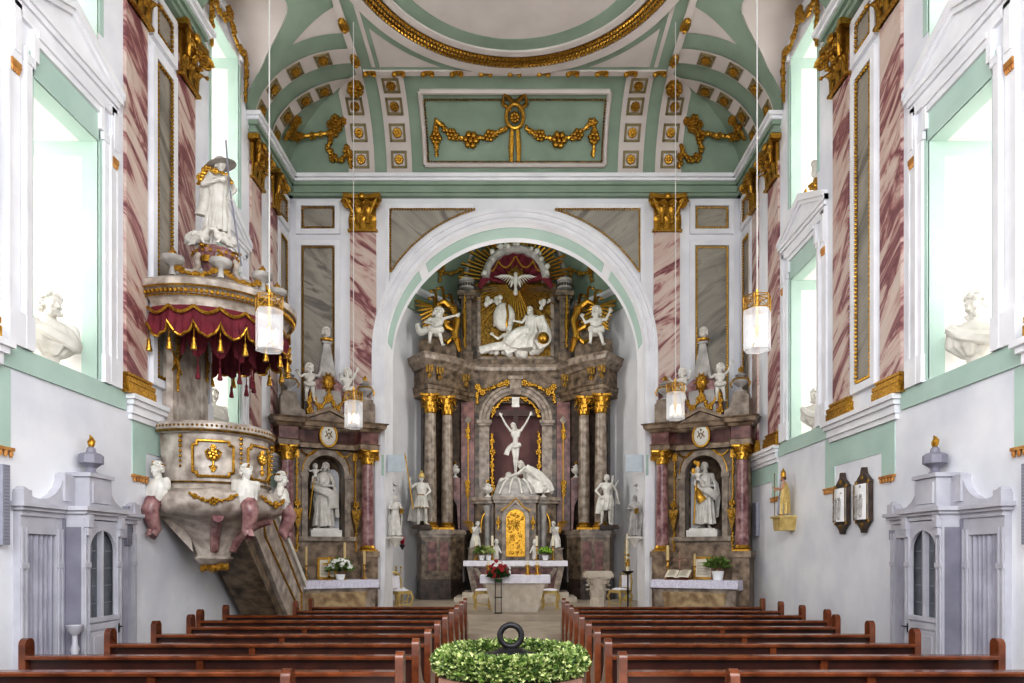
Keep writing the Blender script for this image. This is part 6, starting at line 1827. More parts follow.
def valance(r, z0, drop, n, ph=0.0, flare=.04):
    mb = MB(); rows = []; K = n*10; hem = []
    for j in range(7):
        row = []
        for k in range(K+1):
            a = B0+(B1-B0)*k/K; u = (k/10+ph) % 1.0; sc = abs(math.sin(PI*u))
            d = drop*(.55+.45*sc**.7)
            fold = .028*math.cos(2*PI*u*3)*(j/6)
            rr = r+flare*(j/6)+fold
            p = (rr*math.cos(a), rr*math.sin(a), z0-d*j/6); row.append(p)
            if j == 6: hem.append(((rr+.012)*math.cos(a), (rr+.012)*math.sin(a), z0-d))
        rows.append(row)
    mb.grid(rows); return mb, hem
vm, hem = valance(1.15, .02, .46, 13)
v = part('valance', vm, 'cloth', can, 'dark red scalloped velvet valance', recalc=False)
part('gilt_fringe', MB().tube(hem, .022, 6), 'gold', v, 'gilded fringe')
sw = MB()
for k in range(13):
    a0 = B0+(B1-B0)*k/13; a1 = B0+(B1-B0)*(k+1)/13; pts = []
    for i in range(9):
        a = a0+(a1-a0)*i/8; pts.append((1.2*math.cos(a), 1.2*math.sin(a), .0-.10*math.sin(PI*i/8)))
    sw.tube(pts, .028, 6)
part('gilt_swag', sw, 'gold', v, 'gilded swags along the top of the valance')
vm, hem = valance(.62, .0, .62, 8, .5)
v2 = part('inner_valance', vm, 'cloth', can, 'dark red inner valance', recalc=False)
tz_ = MB()
def tassel(mb, p, L, r=.05):
    p = V(p); mb.tube([p, p-V((0,0,L*.5))], .008, 5); mb.lathe([(.012,0),(r*.6,-.04),(r*.45,-.07),(r,-.18),(r*.9,-.2)], p-V((0,0,L*.5)), 9)
for k in range(14):
    a = B0+(B1-B0)*k/13; t1 = MB(); tassel(t1, (1.18*math.cos(a), 1.18*math.sin(a), -.24), .42); part('tassel', t1, 'gold', can, 'gilded tassel')
for k in range(1, 8):
    a = B0+(B1-B0)*k/8; t1 = MB(); tassel(t1, (.64*math.cos(a), .64*math.sin(a), -.50), .5, .04); part('tassel', t1, 'cloth', can, 'small dark red tassel')
gg = MB()
for k in range(5):
    a0 = math.radians(-100+40*k); a1 = a0+math.radians(40)
    pts = [V((.98*math.cos(a0+(a1-a0)*i/8), .98*math.sin(a0+(a1-a0)*i/8), .66-.14*math.sin(PI*i/8))) for i in range(9)]
    festoon(gg, pts, .05, (math.cos((a0+a1)/2), math.sin((a0+a1)/2), .6), 1.2)
part('gilded_festoon', gg, 'gold', can, 'gilded flower festoons around the roof')
for d in (-100, -60, -20, 20, 60, 100):
    a = math.radians(d); c = (1.0*math.cos(a), 1.0*math.sin(a), .52)
    u = MB().lathe([(.05,0),(.05,.06),(.04,.12),(.06,.15),(.15,.19),(.165,.22),(.165,.27),(.10,.29),(.04,.31)], c, 16)
    uq = part('bowl', u, 'stone_grey', can, 'stone fire bowl'); part('flame', flame_mb((c[0], c[1], c[2]+.29), .13), 'gold', uq, 'gilt flame')
lan = MB()
for d in (-120, -60, 0, 60, 120):
    a = math.radians(d)
    lan.tube([(r*math.cos(a)+.05, r*math.sin(a), z) for r, z in ((.60,.66),(.54,.78),(.40,.82),(.32,.94),(.35,1.08),(.30,1.16))], [.065,.06,.052,.05,.05,.04], 8)
part('scroll_strut', lan, 'pulpit', can, 'marble scroll struts')
part('pedestal', MB().lathe([(.20,.66),(.15,.76),(.16,.92),(.24,1.06),(.30,1.13),(.34,1.17),(.34,1.22),(.28,1.27),(.28,1.30)], (.05,0,0), 24), 'red_pale', can, 'pinkish marble pedestal of the figure')
gp = MB()
for k in range(18): a = 2*PI*k/18; gp.ball((.05+.345*math.cos(a), .345*math.sin(a), 1.19), .03, 6, 4)
for d in (-100, 0, 100): a = math.radians(d); leafcurl(gp, (.05+.27*math.cos(a), .27*math.sin(a), 1.02), (math.cos(a), math.sin(a), .2), (0,0,1), .18, .26)
part('gilt_trim', gp, 'gold', can)
# shepherd figure on top
J = mixj(head=(.03,-.06,1.63), yaw=.55, pitch=.15, roll=.08, elL=(-.28,-.10,1.22), wrL=(.02,-.24,1.30), hdL=(1,-.1,.3), elR=(.30,-.08,1.22), wrR=(.22,-.26,1.02), hdR=(.2,-.3,-1),
    knL=(-.13,-.1,.5), anL=(-.14,-.04,.08), toL=(-.2,-.18,.03), knR=(.1,.02,.5))
hat = MB().lathe([(.0,.17),(.07,.165),(.11,.12),(.12,.06),(.14,.045),(.26,.03),(.275,.015),(.24,.01),(.11,.02)], (0,0,0), 26)
hat.v = [tuple(Matrix.Rotation(-.25,4,'Y') @ V((a*1.05,b,c))+V((.05,-.04,1.66))) for a, b, c in hat.v]
rob = robe([(0,.0,1.50,.09,.09,0),(0,0,1.42,.20,.13,.15),(0,0,1.25,.18,.15,.3),(0,0,1.08,.16,.14,.4),(-.02,.02,.9,.19,.17,.8),(-.03,.03,.6,.225,.19,1.1),(-.05,.04,.36,.25,.21,1.3)], 9, .08, ph=.4)
clk = MB(); swath(clk, [(-.1,-.16,1.42),(-.25,.02,1.3),(-.26,.1,.95),(-.32,.1,.7)], [.08,.13], .06)
pack = MB(); bloom(pack, (-.2,-.1,1.5), .11, (-.3,-1,0)); festoon(pack, [(-.26,-.08,1.5),(-.32,-.06,1.35),(-.34,-.1,1.2)], .06, (-.4,-1,0)); festoon(pack, [(-.2,-.14,1.5),(-.05,-.19,1.46),(.1,-.2,1.44),(.2,-.2,1.36),(.24,-.2,1.26)], .05)
staff = MB().tube([(.14,-.28,2.05),(.2,-.3,1.2),(.42,-.34,-.35)], .016, 6)
sh = statue('shepherd_statue', 'white statue of a shepherd in a wide-brimmed hat on top of the pulpit canopy', 'statue', (PX+.10, PY, 6.80), .35, .84, J, [('robe', rob, None), ('cloak', clk, None)], 'long', extra=[('hat', hat, 'stone_grey'), ('gilded_garland', pack, 'gold'), ('staff', staff, 'conf_dk')])
def sheep(label, loc, rz, sc):
    t = thing('sheep', label, 'sheep statue', loc, rz); t.scale = (sc,)*3
    b = MB(); b.capsule((0,.22,.24),(0,-.16,.26),.17,.15); b.capsule((0,-.2,.32),(0,-.3,.44),.09,.07); b.capsule((0,-.3,.46),(0,-.42,.40),.075,.045)
    for s in (-1, 1):
        b.capsule((s*.09,.2,.16),(s*.12,.02,.07),.07,.035); b.capsule((s*.12,.02,.06),(s*.13,.2,.04),.03,.025)
        b.capsule((s*.08,-.16,.18),(s*.09,-.24,.05),.055,.03); b.capsule((s*.09,-.24,.045),(s*.09,-.34,.035),.028,.025)
        b.ball((s*.085,-.29,.48),(.055,.02,.025),8,6)
    b.capsule((0,.36,.25),(0,.44,.16),.035,.025)
    link('body', fuse(b, .018), 'stone', t)
    w = MB(); R_ = random.Random(3)
    for k in range(110):
        d = V((R_.gauss(0,1), R_.gauss(0,1.0), abs(R_.gauss(0,1)))).normalized(); w.ball((d.x*.17, .03+d.y*.30, .25+d.z*.15), R_.uniform(.03,.045), 6, 4)
    part('fleece', w, 'stone', t, 'curly fleece')
sheep('white lamb lying at the left foot of the shepherd on the canopy', (PX-.16, PY-.16, 6.80), 1.3, .62)
sheep('white lamb lying at the right foot of the shepherd on the canopy', (PX+.26, PY-.16, 6.80), -.7, .55)

# ------------------------------------------------------------------ window-sill busts
def bust(label, loc, rz, s=1.0, hair='curly', beard=0, yaw=0.0, pitch=0.0, ph=0.0, bare=False):
    t = thing('portrait_bust', label, 'bust', loc, rz); t.scale = (s,)*3
    J = mixj(yaw=yaw, pitch=pitch, head=(0,-.02,1.635))
    me = body_mesh(J, .009, 1.0, bust=True)
    for v in me.vertices: v.co.z -= .98
    link('body', me, 'stone', t, 'white head and shoulders')
    h = add_hair(J, hair); h.v = [(a,b,c-.98) for a,b,c in h.v]; part('hair', h, 'stone', t)
    if beard: h = add_beard(J, beard); h.v = [(a,b,c-.98) for a,b,c in h.v]; part('beard', h, 'stone', t)
    d = robe([(0,.01,.50,.11,.10,.2),(0,.0,.44,.20,.14,.3),(0,0,.36,.245,.165,.6),(0,0,.26,.22,.17,1),(0,0,.17,.12,.12,.9),(0,0,.14,.06,.06,.4)], 7, .07, ph=ph)
    part('drapery', d, 'stone', t, 'gathered white drapery')
    sw = MB(); swath(sw, [(-.2,-.08,.46),(-.05,-.17,.34),(.16,-.15,.28),(.23,-.02,.3)], [.05,.07], .04); part('mantle', sw, 'stone', t)
    part('socle', MB().lathe([(.15,0),(.15,.04),(.11,.06),(.07,.10),(.08,.15),(.1,.17)], seg=18), 'stone', t)
    return t
bust('large white bust of a curly-haired man on the near left window sill', (-5.88, 8.90, 4.12), .9, 1.32, 'curly', .03, .3)
bust('large white bust of a balding bearded man looking down on the near right window sill', (5.88, 8.90, 4.12), -.9, 1.32, 'short', .07, -.3, .25, 1.0)
bust('white bust on the left window sill behind the pulpit', (-5.80, 13.45, 4.12), .8, 1.15, 'curly', 0, .2, 0, 2.0)
bust('white bust on the right window sill nearest the side altar', (5.80, 13.45, 4.12), -.8, 1.15, 'curly', .05, -.2, .1, 3.0)
bust('white bust in the upper left window light above the pulpit', (-5.80, 12.95, 8.6), .8, 1.15, 'short', .06, .2, 0, 1.4)
bust('white bust in the upper right window light above the far pediment', (5.80, 12.95, 8.6), -.8, 1.15, 'short', .06, -.2, 0, 2.4)

# ------------------------------------------------------------------ pews
def pew_end(mb, x0, x1):
    r = .068; pl = [(0,0),(0,.907)]+[(r-r*math.cos(PI*k/10), .907+r*math.sin(PI*k/10)) for k in range(1, 10)]+[(2*r,.907),(2*r,.70),(.20,.62),(.34,.50),(.46,.46),(.48,.40),(.42,.30),(.44,.12),(.50,.06),(.50,0)]
    return mb.prism(pl, 'x', x0, x1)
def pew(label, y, xi, xo, s, rowgroup, outer=True):
    t = thing('pew', label, 'pew', (0, y, 0), 0, rowgroup)
    a, b = sorted((s*xi, s*xo))
    part('pew_end', pew_end(MB(), *sorted((s*xi, s*(xi+.07)))), 'wood', t, 'rounded wooden pew end at the aisle')
    if outer: part('pew_end', pew_end(MB(), *sorted((s*(xo-.07), s*xo))), 'wood', t, 'rounded wooden pew end at the wall side')
    i0, i1 = sorted((s*(xi+.07), s*(xo-.07)))
    part('top_rail', MB().prism([(-.01,.765),(-.015,.79),(.0,.803),(.12,.803),(.135,.79),(.13,.765)], 'x', i0, i1), 'wood', t, 'polished top rail', angle=20)
    part('back_panel', MB().box(i0, i1, .05, .075, .18, .77), 'wood_dk', t, 'dark wooden backrest')
    bt = []
    for k in (.45,):
        x = i0+(i1-i0)*k if s < 0 else i1-(i1-i0)*k
        part('batten', MB().box(x-.035, x+.035, .012, .055, .15, .765), 'wood', t, 'upright batten')
    part('seat', MB().box(i0, i1, .10, .46, .43, .46), 'wood', t, 'wooden seat plank')
    part('kneeler', MB().prism([(-.16,.20),(-.01,.22),(-.01,.19),(-.16,.17)], 'x', i0, i1), 'wood', t, 'sloping kneeler board')
    return t
rowlab = ['second', 'third', 'fourth', 'fifth', 'sixth', 'seventh', 'eighth', 'ninth', 'frontmost']
for s in (-1, 1):
    nm = SIDE[s]
    pew('brown wooden pew nearest the viewer on the %s, its end set back from the wreath' % nm, 5.08, 1.60, 4.9, s, 'pews left of the aisle' if s < 0 else 'pews right of the aisle')
    for i in range(9):
        xo = {1: 4.92, 2: 4.63, 3: 4.60, 4: 4.60}.get(i, 4.9)
        if i in (0,): xo = 4.9
        if s < 0 and i >= 7: xo = 4.02
        pew('brown wooden pew, %s row from the viewer on the %s of the aisle' % (rowlab[i] if i < 8 else 'frontmost', nm), 6.02+.955*i, .93+.0*i, xo, s, 'pews left of the aisle' if s < 0 else 'pews right of the aisle')

# ------------------------------------------------------------------ font with wreath
ft = thing('baptismal_font', 'octagonal reddish stone font in the aisle under the green wreath', 'font', (0, 5.62, 0))
def octa(r, a=PI/8): return [(r*math.cos(a+k*PI/4), r*math.sin(a+k*PI/4)) for k in range(8)]
part('pedestal', MB().prism(octa(.46), 'z', 0, .14).prism(octa(.30), 'z', .14, .52), 'redstone', ft, 'octagonal stone pedestal', angle=20)
bw = MB(); o0, o1, o2 = octa(.32), octa(.60), octa(.60)
vs = [(x,y,.5) for x,y in o0]+[(x,y,.70) for x,y in o1]+[(x,y,.86) for x,y in o2]
bw.add(vs, [tuple(range(7,-1,-1)), tuple(range(16,24))]+[(r*8+k, r*8+(k+1)%8, (r+1)*8+(k+1)%8, (r+1)*8+k) for r in (0,1) for k in range(8)])
part('bowl', bw, 'redstone', ft, 'octagonal reddish stone bowl', angle=20)
cv = MB().lathe([(.42,.86),(.42,.92),(.36,.96),(.2,1.02),(.12,1.04),(.10,1.06),(0,1.065)], seg=32)
cq = part('cover', cv, 'black', ft, 'dark metal font cover')
part('ring_handle', MB().tube([(.086*math.cos(2*PI*k/32), 0, 1.16+.086*math.sin(2*PI*k/32)) for k in range(32)], .024, 10, True), 'black', cq, 'dark metal ring handle')
wr = thing('wreath', 'thick wreath of green and cream box leaves lying on the font', 'wreath', (0, 5.62, .965))
def wreath_leaves(n, seed, R=.515, r=.086):
    mb = MB(); R_ = random.Random(seed)
    for i in range(n):
        a = R_.uniform(0, 2*PI); b = R_.uniform(-.9, PI+.9); rr = r*R_.uniform(.72, 1.12)
        o = V((math.cos(a), math.sin(a), 0)); nrm = (o*math.cos(b)+V((0,0,1))*math.sin(b))
        p = o*R+nrm*rr; p.z *= .9
        u = (nrm*.8+V((-o.y,o.x,0))*R_.uniform(-1.2,1.2)+V((R_.uniform(-.5,.5),R_.uniform(-.5,.5),R_.uniform(-.3,.6)))).normalized()
        w = u.cross(V((R_.uniform(-1,1),R_.uniform(-1,1),R_.uniform(-1,1)))).normalized(); L = R_.uniform(.032,.055)
        m_ = p+u*L*.5; n_ = u.cross(w)*L*.15
        mb.add([p, m_+w*L*.36+n_, p+u*L, m_-w*L*.36+n_], [(0,1,2),(0,2,3)])
    return mb
part('wreath_core', MB().tube([(.515*math.cos(2*PI*k/40), .515*math.sin(2*PI*k/40), 0) for k in range(40)], .07, 12, True), 'leaf_dk', wr, 'dark inner greenery')
for m_, n_, sd in (('leaf', 5200, 1), ('leaf_lt', 4200, 2), ('leaf_dk', 1500, 3)):
    q = part('leaves', wreath_leaves(n_, sd), m_, wr, {'leaf': 'mid green box leaves', 'leaf_lt': 'cream-edged box leaves', 'leaf_dk': 'dark green box leaves'}[m_], recalc=False); q['kind'] = 'stuff'

# ------------------------------------------------------------------ confessionals
def confessional(s):
    nm = SIDE[s]; YC = 8.85
    t = thing('confessional', 'grey painted wooden confessional with curtained bays against the %s wall' % nm, 'confessional', (s*HW, YC, 0))
    Mx = Matrix.Translation((-s*HW, -YC, 0)) @ SM(s, YC)
    def X(u): return -s*u
    def bx(mb, u0, u1, d0, d1, z0, z1): x0, x1 = sorted((X(u0), X(u1))); return mb.box(x0, x1, -d1, -d0, z0, z1)
    def pz(mb, pts, d0, d1): return mb.prism([(X(u), z) for u, z in pts], 'y', -d1, -d0)
    U0, U1, U2, U3 = -1.14, -.40, .40, 1.20; DS, DC = .08, .32
    fr = MB(Mx)
    for u0, u1 in ((U0, U0+.11), (U1-.13, U1), (U2, U2+.13), (U3-.11, U3)): bx(fr, u0, u1, .0, DS, 0, 2.25)
    for u0, u1 in ((U0+.11, U1-.13), (U2+.13, U3-.11)): bx(fr, u0, u1, .0, DS-.003, 2.05, 2.25); bx(fr, u0, u1, -.02, .004, 0, 2.05)
    bx(fr, U1, U1+.05, 0, DC, 0, 2.25); bx(fr, U2-.05, U2, 0, DC, 0, 2.25)
    part('casework', fr, 'conf', t, 'grey painted casework', angle=20)
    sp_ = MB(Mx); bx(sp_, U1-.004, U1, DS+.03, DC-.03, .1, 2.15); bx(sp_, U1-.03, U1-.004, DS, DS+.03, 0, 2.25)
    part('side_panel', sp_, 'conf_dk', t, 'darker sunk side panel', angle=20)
    mo = MB(Mx)
    for u, d in ((U0+.055, DS), (U1-.065, DS), (U2+.065, DS), (U3-.055, DS), (U1+.06, DC), (U2-.06, DC)):
        for o in (-.034, .034): bx(mo, u+o-.012, u+o+.012, d, d+.018, .12, 2.12)
        bx(mo, u-.06, u+.06, d, d+.022, 1.66, 1.72); bx(mo, u-.06, u+.06, d, d+.022, 0, .12)
    part('pilaster_strip', mo, 'conf', t, 'moulded pilaster strips', angle=20)
    co = MB(Mx)
    for e, z0, z1 in ((.0, 2.25, 2.31), (.035, 2.31, 2.35), (.07, 2.35, 2.40)):
        bx(co, U0-e, U1-e-.001, 0, DS+.02+e, z0, z1); bx(co, U2+e+.001, U3+e, 0, DS+.02+e, z0, z1); bx(co, U1-e, U2+e, 0, DC+.02+e, z0, z1)
    part('cornice', co, 'conf', t, 'moulded cornice', angle=20)
    brk = MB(Mx)
    for u in (U1+.06, U2-.06):
        brk = MB(Mx); bx(brk, u-.05, u+.05, DC, DC+.06, 2.15, 2.305); bx(brk, u-.035, u+.035, DC, DC+.04, 2.05, 2.15)
        part('bracket', brk, 'conf', t, angle=20)
    pdm = MB(Mx)
    half = [(.0,2.40),(1.19,2.40),(1.19,2.50),(1.13,2.57),(1.06,2.54),(1.0,2.47),(.88,2.45),(.74,2.47),(.62,2.53),(.53,2.62),(.48,2.72),(.47,2.78),(.42,2.81),(.37,2.78),(.0,2.76)]
    for q in (-1, 1): pz(pdm, [(q*u+.03, z) for u, z in half], .0, .10)
    for q in (-1, 1):
        u = q*1.12+.03; bx(pdm, u-.065, u+.065, .01, .13, 2.401, 2.535)
        for k in range(1): pass
        u = q*.42+.03; bx(pdm, u-.06, u+.06, 0, .13, 2.46, 2.79)
    part('curved_pediment', pdm, 'conf', t, 'curved grey pediment', angle=25)
    cb_ = MB(Mx); bx(cb_, -.22, .24, .0, .28, 2.40, 2.78); bx(cb_, -.25, .27, .0, .31, 2.78, 2.83); bx(cb_, -.17, .19, .26, .30, 2.46, 2.72)
    part('crown_block', cb_, 'conf', t, 'raised middle block', angle=20)
    cr_ = MB(Mx)
    for r, z0, z1 in ((.09,2.83,2.87),):
        pass
    cr_.lathe([(.10,2.83),(.05,2.88),(.06,2.91),(.12,2.96),(.145,2.97),(.145,3.07),(.12,3.09),(.06,3.11),(.05,3.16),(.03,3.18)], (X(.01),-.16,0), 8)
    ur = part('finial', cr_, 'conf_dk', t, 'grey octagonal finial', angle=20)
    bd = MB(Mx); x = X(.01)
    bd.capsule((x,-.16,3.20),(x+.01,-.16,3.25),.034,.038); bd.capsule((x+.01,-.16,3.27),(x-.02,-.16,3.32),.026,.010); bd.tube([(x+.035,-.16,3.20),(x+.05,-.16,3.26),(x+.02,-.16,3.31)], [.02,.024,.006], 6); bd.tube([(x-.04,-.16,3.20),(x-.05,-.16,3.24),(x-.03,-.16,3.28)], [.014,.018,.006], 6)
    part('gilded_flame', bd, 'gold', ur, 'gilded flame finial')
    for u0, u1 in ((U0+.11, U1-.13), (U2+.13, U3-.11)):
        cm = MB(Mx); rows = []
        for j in range(9):
            z = 2.05-1.98*j/8; rows.append([(X(u0+(u1-u0)*k/60), -.035-.024*math.sin(k*.62+.35*math.sin(j*.5))-.008*math.sin(k*1.7+j*.2), z) for k in range(61)])
        cm.grid(rows); part('curtain', cm, 'curtain', t, 'grey hanging curtain', recalc=False)
    # centre door with arched leaded window
    c0, c1 = U1+.06, U2-.06; mid = 0.0; w = (c1-c0)/2
    dm = MB(Mx); r = w-.06; zc = 1.84
    hole = [(mid-r,1.02)]+[(mid-r*math.cos(PI*k/16), zc+r*math.sin(PI*k/16)) for k in range(17)]+[(mid+r,1.02)]
    pz(dm, [(c0,1.02)]+hole+[(c1,1.02),(c1,2.24),(c0,2.24)], .28, .32); bx(dm, c0, c1, .28, .32, .05, 1.02)
    dr = part('door', dm, 'conf', t, 'grey door of the middle bay', angle=20)
    md = MB(Mx); bx(md, c0+.07, c1-.07, .32, .332, .15, .85); bx(md, c0+.12, c1-.12, .332, .34, .2, .8); bx(md, c0+.02, c1-.02, .31, .345, .98, 1.04); bx(md, c0+.06, c1-.06, .32, .335, .88, .96)
    part('door_panel', md, 'conf', dr, angle=20)
    gl = MB(Mx); bx(gl, c0+.03, c1-.03, .24, .25, 1.0, 2.18); part('glazing', gl, 'darkglass', dr, 'dark leaded glazing')
    gb = MB(Mx); bx(gb, mid-.02, mid+.02, .25, .315, 1.02, 2.15); part('glazing_bar', gb, 'conf', dr, angle=20)
    lead = MB(Mx)
    for k in range(4): bx(lead, c0+.03, c1-.03, .252, .258, 1.2+.22*k, 1.208+.22*k)
    for u in (mid-.14, mid+.14): bx(lead, u-.004, u+.004, .252, .258, 1.02, 2.1)
    part('lead_came', lead, 'conf_dk', dr)
    hm = MB(Mx); hm.M = Mx @ T4((X(c1-.03),-.33,.86)); hm.box(-.015, .015, -.012, .01, -.06, .06); hm.tube([(0,-.015,.02),(0,-.05,.02),(-s*.0-.07,-.05,.02)], .01, 6)
    part('handle', hm, 'black', dr, 'dark door handle')
for s in (-1, 1): confessional(s)
sd = thing('holy_water_stoup', 'small white baluster stoup beside the near left confessional door', 'stoup', (-5.18, 8.28, 0))
part('stem', MB().lathe([(.07,0),(.07,.04),(.035,.08),(.03,.6),(.05,.7),(.03,.76),(.03,.86)], seg=14), 'conf', sd); part('basin', MB().lathe([(.03,.86),(.08,.92),(.1,.98),(.085,.98),(.05,.93),(0,.92)], seg=16), 'conf', sd)

# ------------------------------------------------------------------ hanging lanterns
def lantern(label, x, y, zb, s=1.0):
    t = thing('hanging_lantern', label, 'lantern', (x, y, zb), 0, 'glass lanterns hanging over the nave'); r = .18; h = .74
    hx = [(r*math.cos(k*PI/3), r*math.sin(k*PI/3)) for k in range(6)]
    for k in range(6):
        a, b = hx[k], hx[(k+1) % 6]
        mb = MB().add([(a[0],a[1],.03),(b[0],b[1],.03),(b[0],b[1],h-.17),(a[0],a[1],h-.17)], [(0,1,2,3)])
        part('glass_pane', mb, 'glass', t, 'glass pane with an added faint glow', recalc=False)
    fr = MB()
    for z in (h, h-.17): 
        for k in range(6): fr.tube([(hx[k][0],hx[k][1],z),(hx[(k+1)%6][0],hx[(k+1)%6][1],z)], .008, 6)
    for k in range(6):
        a, b = hx[k], hx[(k+1) % 6]
        fr.tube([(a[0],a[1],h),(a[0],a[1],.55)], .008, 6)
        fr.tube([(a[0],a[1],h),(b[0],b[1],h-.17)], .0055, 5); fr.tube([(b[0],b[1],h),(a[0],a[1],h-.17)], .0055, 5)
        fr.tube([(a[0],a[1],h-.02),(0,0,h+.02)], .007, 6)
    part('brass_crown', fr, 'brass', t, 'brass crown of crossed bars')
    lo = MB()
    for k in range(6): a, b = hx[k], hx[(k+1)%6]; lo.tube([(a[0],a[1],.03),(b[0],b[1],.03)], .006, 5); lo.tube([(a[0],a[1],.03),(a[0],a[1],h-.17)], .0035, 5)
    part('lower_edge', lo, 'iron_wire', t, 'thin edge of the glass')
    part('stem', MB().tube([(0,0,h+.1),(0,0,.30)], .018, 8).lathe([(.03,.27),(.045,.31),(.03,.36)], seg=12), 'brass', t, 'brass stem')
    for k in range(5):
        a = 2*PI*k/5; c = (.09*math.cos(a), .09*math.sin(a))
        b = MB().lathe([(.022,.12),(.022,.28),(.012,.31)], (c[0],c[1],0), 10); q = part('candle_bulb', b, 'bulb', t, 'pale candle bulb')
        part('arm', MB().tube([(0,0,.30),(c[0]*.7,c[1]*.7,.10),(c[0],c[1],.12)], .008, 5), 'brass', q)
    part('cable', MB().tube([(0,0,h+.1),(0,0,ZT-zb-.01)], .009, 6), 'iron_wire', t, 'long suspension cable')
lantern('large glass lantern hanging in front of the pulpit canopy', -3.24, 9.30, 4.50)
lantern('large glass lantern hanging before the right wall pilasters', 3.24, 9.30, 4.50)
lantern('far glass lantern hanging before the left side altar', -3.22, 14.0, 4.33)
lantern('far glass lantern hanging before the right side altar', 3.22, 14.0, 4.50)

# ------------------------------------------------------------------ free-standing altar, flowers, stools
ST = .30
fa = thing('stone_altar_table', 'pale stone free-standing altar with flared base in the middle of the chancel', 'altar table', (0, 18.95, ST))
part('base', MB().add([(-.60,-.3,0),(.60,-.3,0),(.60,.3,0),(-.60,.3,0),(-.82,-.36,.86),(.82,-.36,.86),(.82,.36,.86),(-.82,.36,.86)], [(3,2,1,0),(4,5,6,7),(0,1,5,4),(1,2,6,5),(2,3,7,6),(3,0,4,7)]), 'sandstone', fa, 'flared stone base', angle=20)
part('slab', MB().box(-.90, .90, -.42, .42, .86, .98), 'sandstone', fa, 'stone slab', angle=20)
cl = tag(part('altar_cloth', cloth_mesh(1.86, .88, .20, .22, ST+.99, 18.52), 'linen', None, recalc=False), 'white cloth on the free-standing stone altar', 'altar cloth')
for x, nm in ((-.72,'left end of the stone altar'), (.34,'right part of the stone altar'), (.60,'right end of the stone altar')):
    t = thing('candle_holder', 'squat brass candle holder at the %s' % nm, 'candle holder', (x, 18.95, ST+.99), 0, 'brass candle holders on the stone altar')
    part('body', MB().lathe([(.10,0),(.10,.03),(.055,.05),(.05,.20),(.085,.23),(.085,.26),(.04,.26)], seg=18), 'brass', t); part('candle', MB().lathe([(.035,.26),(.035,.36),(.01,.37)], seg=12), 'wax', t)
fs = thing('flower_stand', 'thin metal stand before the stone altar, holding the red roses', 'flower stand', (-.44, 18.3, ST))
m_ = MB()
for k in range(4): a = PI/4+k*PI/2; m_.tube([(.11*math.cos(a), .11*math.sin(a), 0), (.11*math.cos(a), .11*math.sin(a), .82)], .009, 6)
for z in (.01, .42, .82): m_.tube([(.11*math.cos(2*PI*k/20), .11*math.sin(2*PI*k/20), z) for k in range(20)], .009, 6, True)
part('frame', m_, 'black', fs, 'dark wire frame')
fb = thing('flower_arrangement', 'bouquet of red roses with white blossoms and dark leaves on the wire stand', 'flowers', (-.44, 18.3, ST+.82))
part('bowl', MB().lathe([(.06,0),(.1,.02),(.12,.08),(.0,.08)], seg=16), 'leaf_dk', fb); part('foliage', foliage(260, .30, (0,0,.12), .12, 5), 'leaf_dk', fb, recalc=False)
ro, wh = MB(), MB(); R_ = random.Random(21)
for k in range(26):
    d = V((R_.gauss(0,1), R_.gauss(0,.8)-.7, abs(R_.gauss(0,1))+.1)).normalized(); c = V((0,0,.12))+d*R_.uniform(.22,.34)+V((0,0,.12*R_.random()))
    bloom(ro if k % 5 < 3 else wh, c, R_.uniform(.045,.065), d)
for x, z in ((-.05,.55),(.06,.5),(.18,.42),(-.2,.4)): ro.tube([(0,0,.1),(x,-.05,z)], .008, 5); bloom(ro, (x,-.06,z), .055, (0,-1,.4))
part('rose_blossom', ro, 'rose', fb, 'red roses'); part('white_blossom', wh, 'petal', fb, 'small white blossoms')
def stool(label, loc, rz, w=.44, h=.46, back=0):
    t = thing('gilded_stool', label, 'stool', loc, rz)
    for sx_ in (-1, 1):
        for sy_ in (-1, 1):
            part('leg', MB().tube([(sx_*w*.44,sy_*w*.36,h),(sx_*w*.54,sy_*w*.44,h*.75),(sx_*w*.44,sy_*w*.38,h*.35),(sx_*w*.50,sy_*w*.42,0)], [.032,.036,.022,.026], 8), 'gilt_wood', t, 'curved cream-gilt leg')
    part('apron', MB().box(-w*.5, w*.5, -w*.42, w*.42, h-.02, h+.06), 'gilt_wood', t, angle=20); part('stretcher', MB().tube([(-w*.46,-w*.38,h*.3),(w*.46,-w*.38,h*.3)], .016, 6), 'gilt_wood', t)
    part('cushion', MB().ball((0,0,h+.07), (w*.52,w*.44,.06), 18, 8), 'linen', t, 'pale upholstered cushion')
    if back:
        b = MB()
        for s_ in (-1, 1): b.tube([(s_*w*.46,w*.4,h),(s_*w*.5,w*.46,h+.3),(s_*w*.36,w*.5,h+.52)], [.028,.026,.024], 8)
        b.tube([(-w*.36,w*.5,h+.52),(0,w*.52,h+.60),(w*.36,w*.5,h+.52)], .03, 8); part('backrest', b, 'gilt_wood', t, 'curved cream-gilt backrest')
        part('back_cushion', MB().box(-w*.34, w*.34, w*.44, w*.5, h+.14, h+.48), 'linen', t)
    return t
stool('cream-gilt stool left of the stone altar, behind the flower stand', (-.92, 19.75, ST), .2)
stool('cream-gilt stool right of the stone altar', (.98, 19.75, ST), -.2)
stool('cream-gilt rococo chair by the left arch jamb', (-3.22, 19.6, ST), .9, .5, .46, 1)
stool('second cream-gilt rococo chair further back on the left of the chancel', (-3.5, 20.8, ST), 1.2, .5, .46, 1)
stool('cream-gilt rococo chair on the right of the chancel beside the candle stand', (3.02, 20.2, ST), -1.0, .5, .46, 1)
am_ = thing('ambo', 'pale carved stone lectern pedestal shaped like a capital, right of the stone altar', 'lectern', (2.20, 18.6, ST))
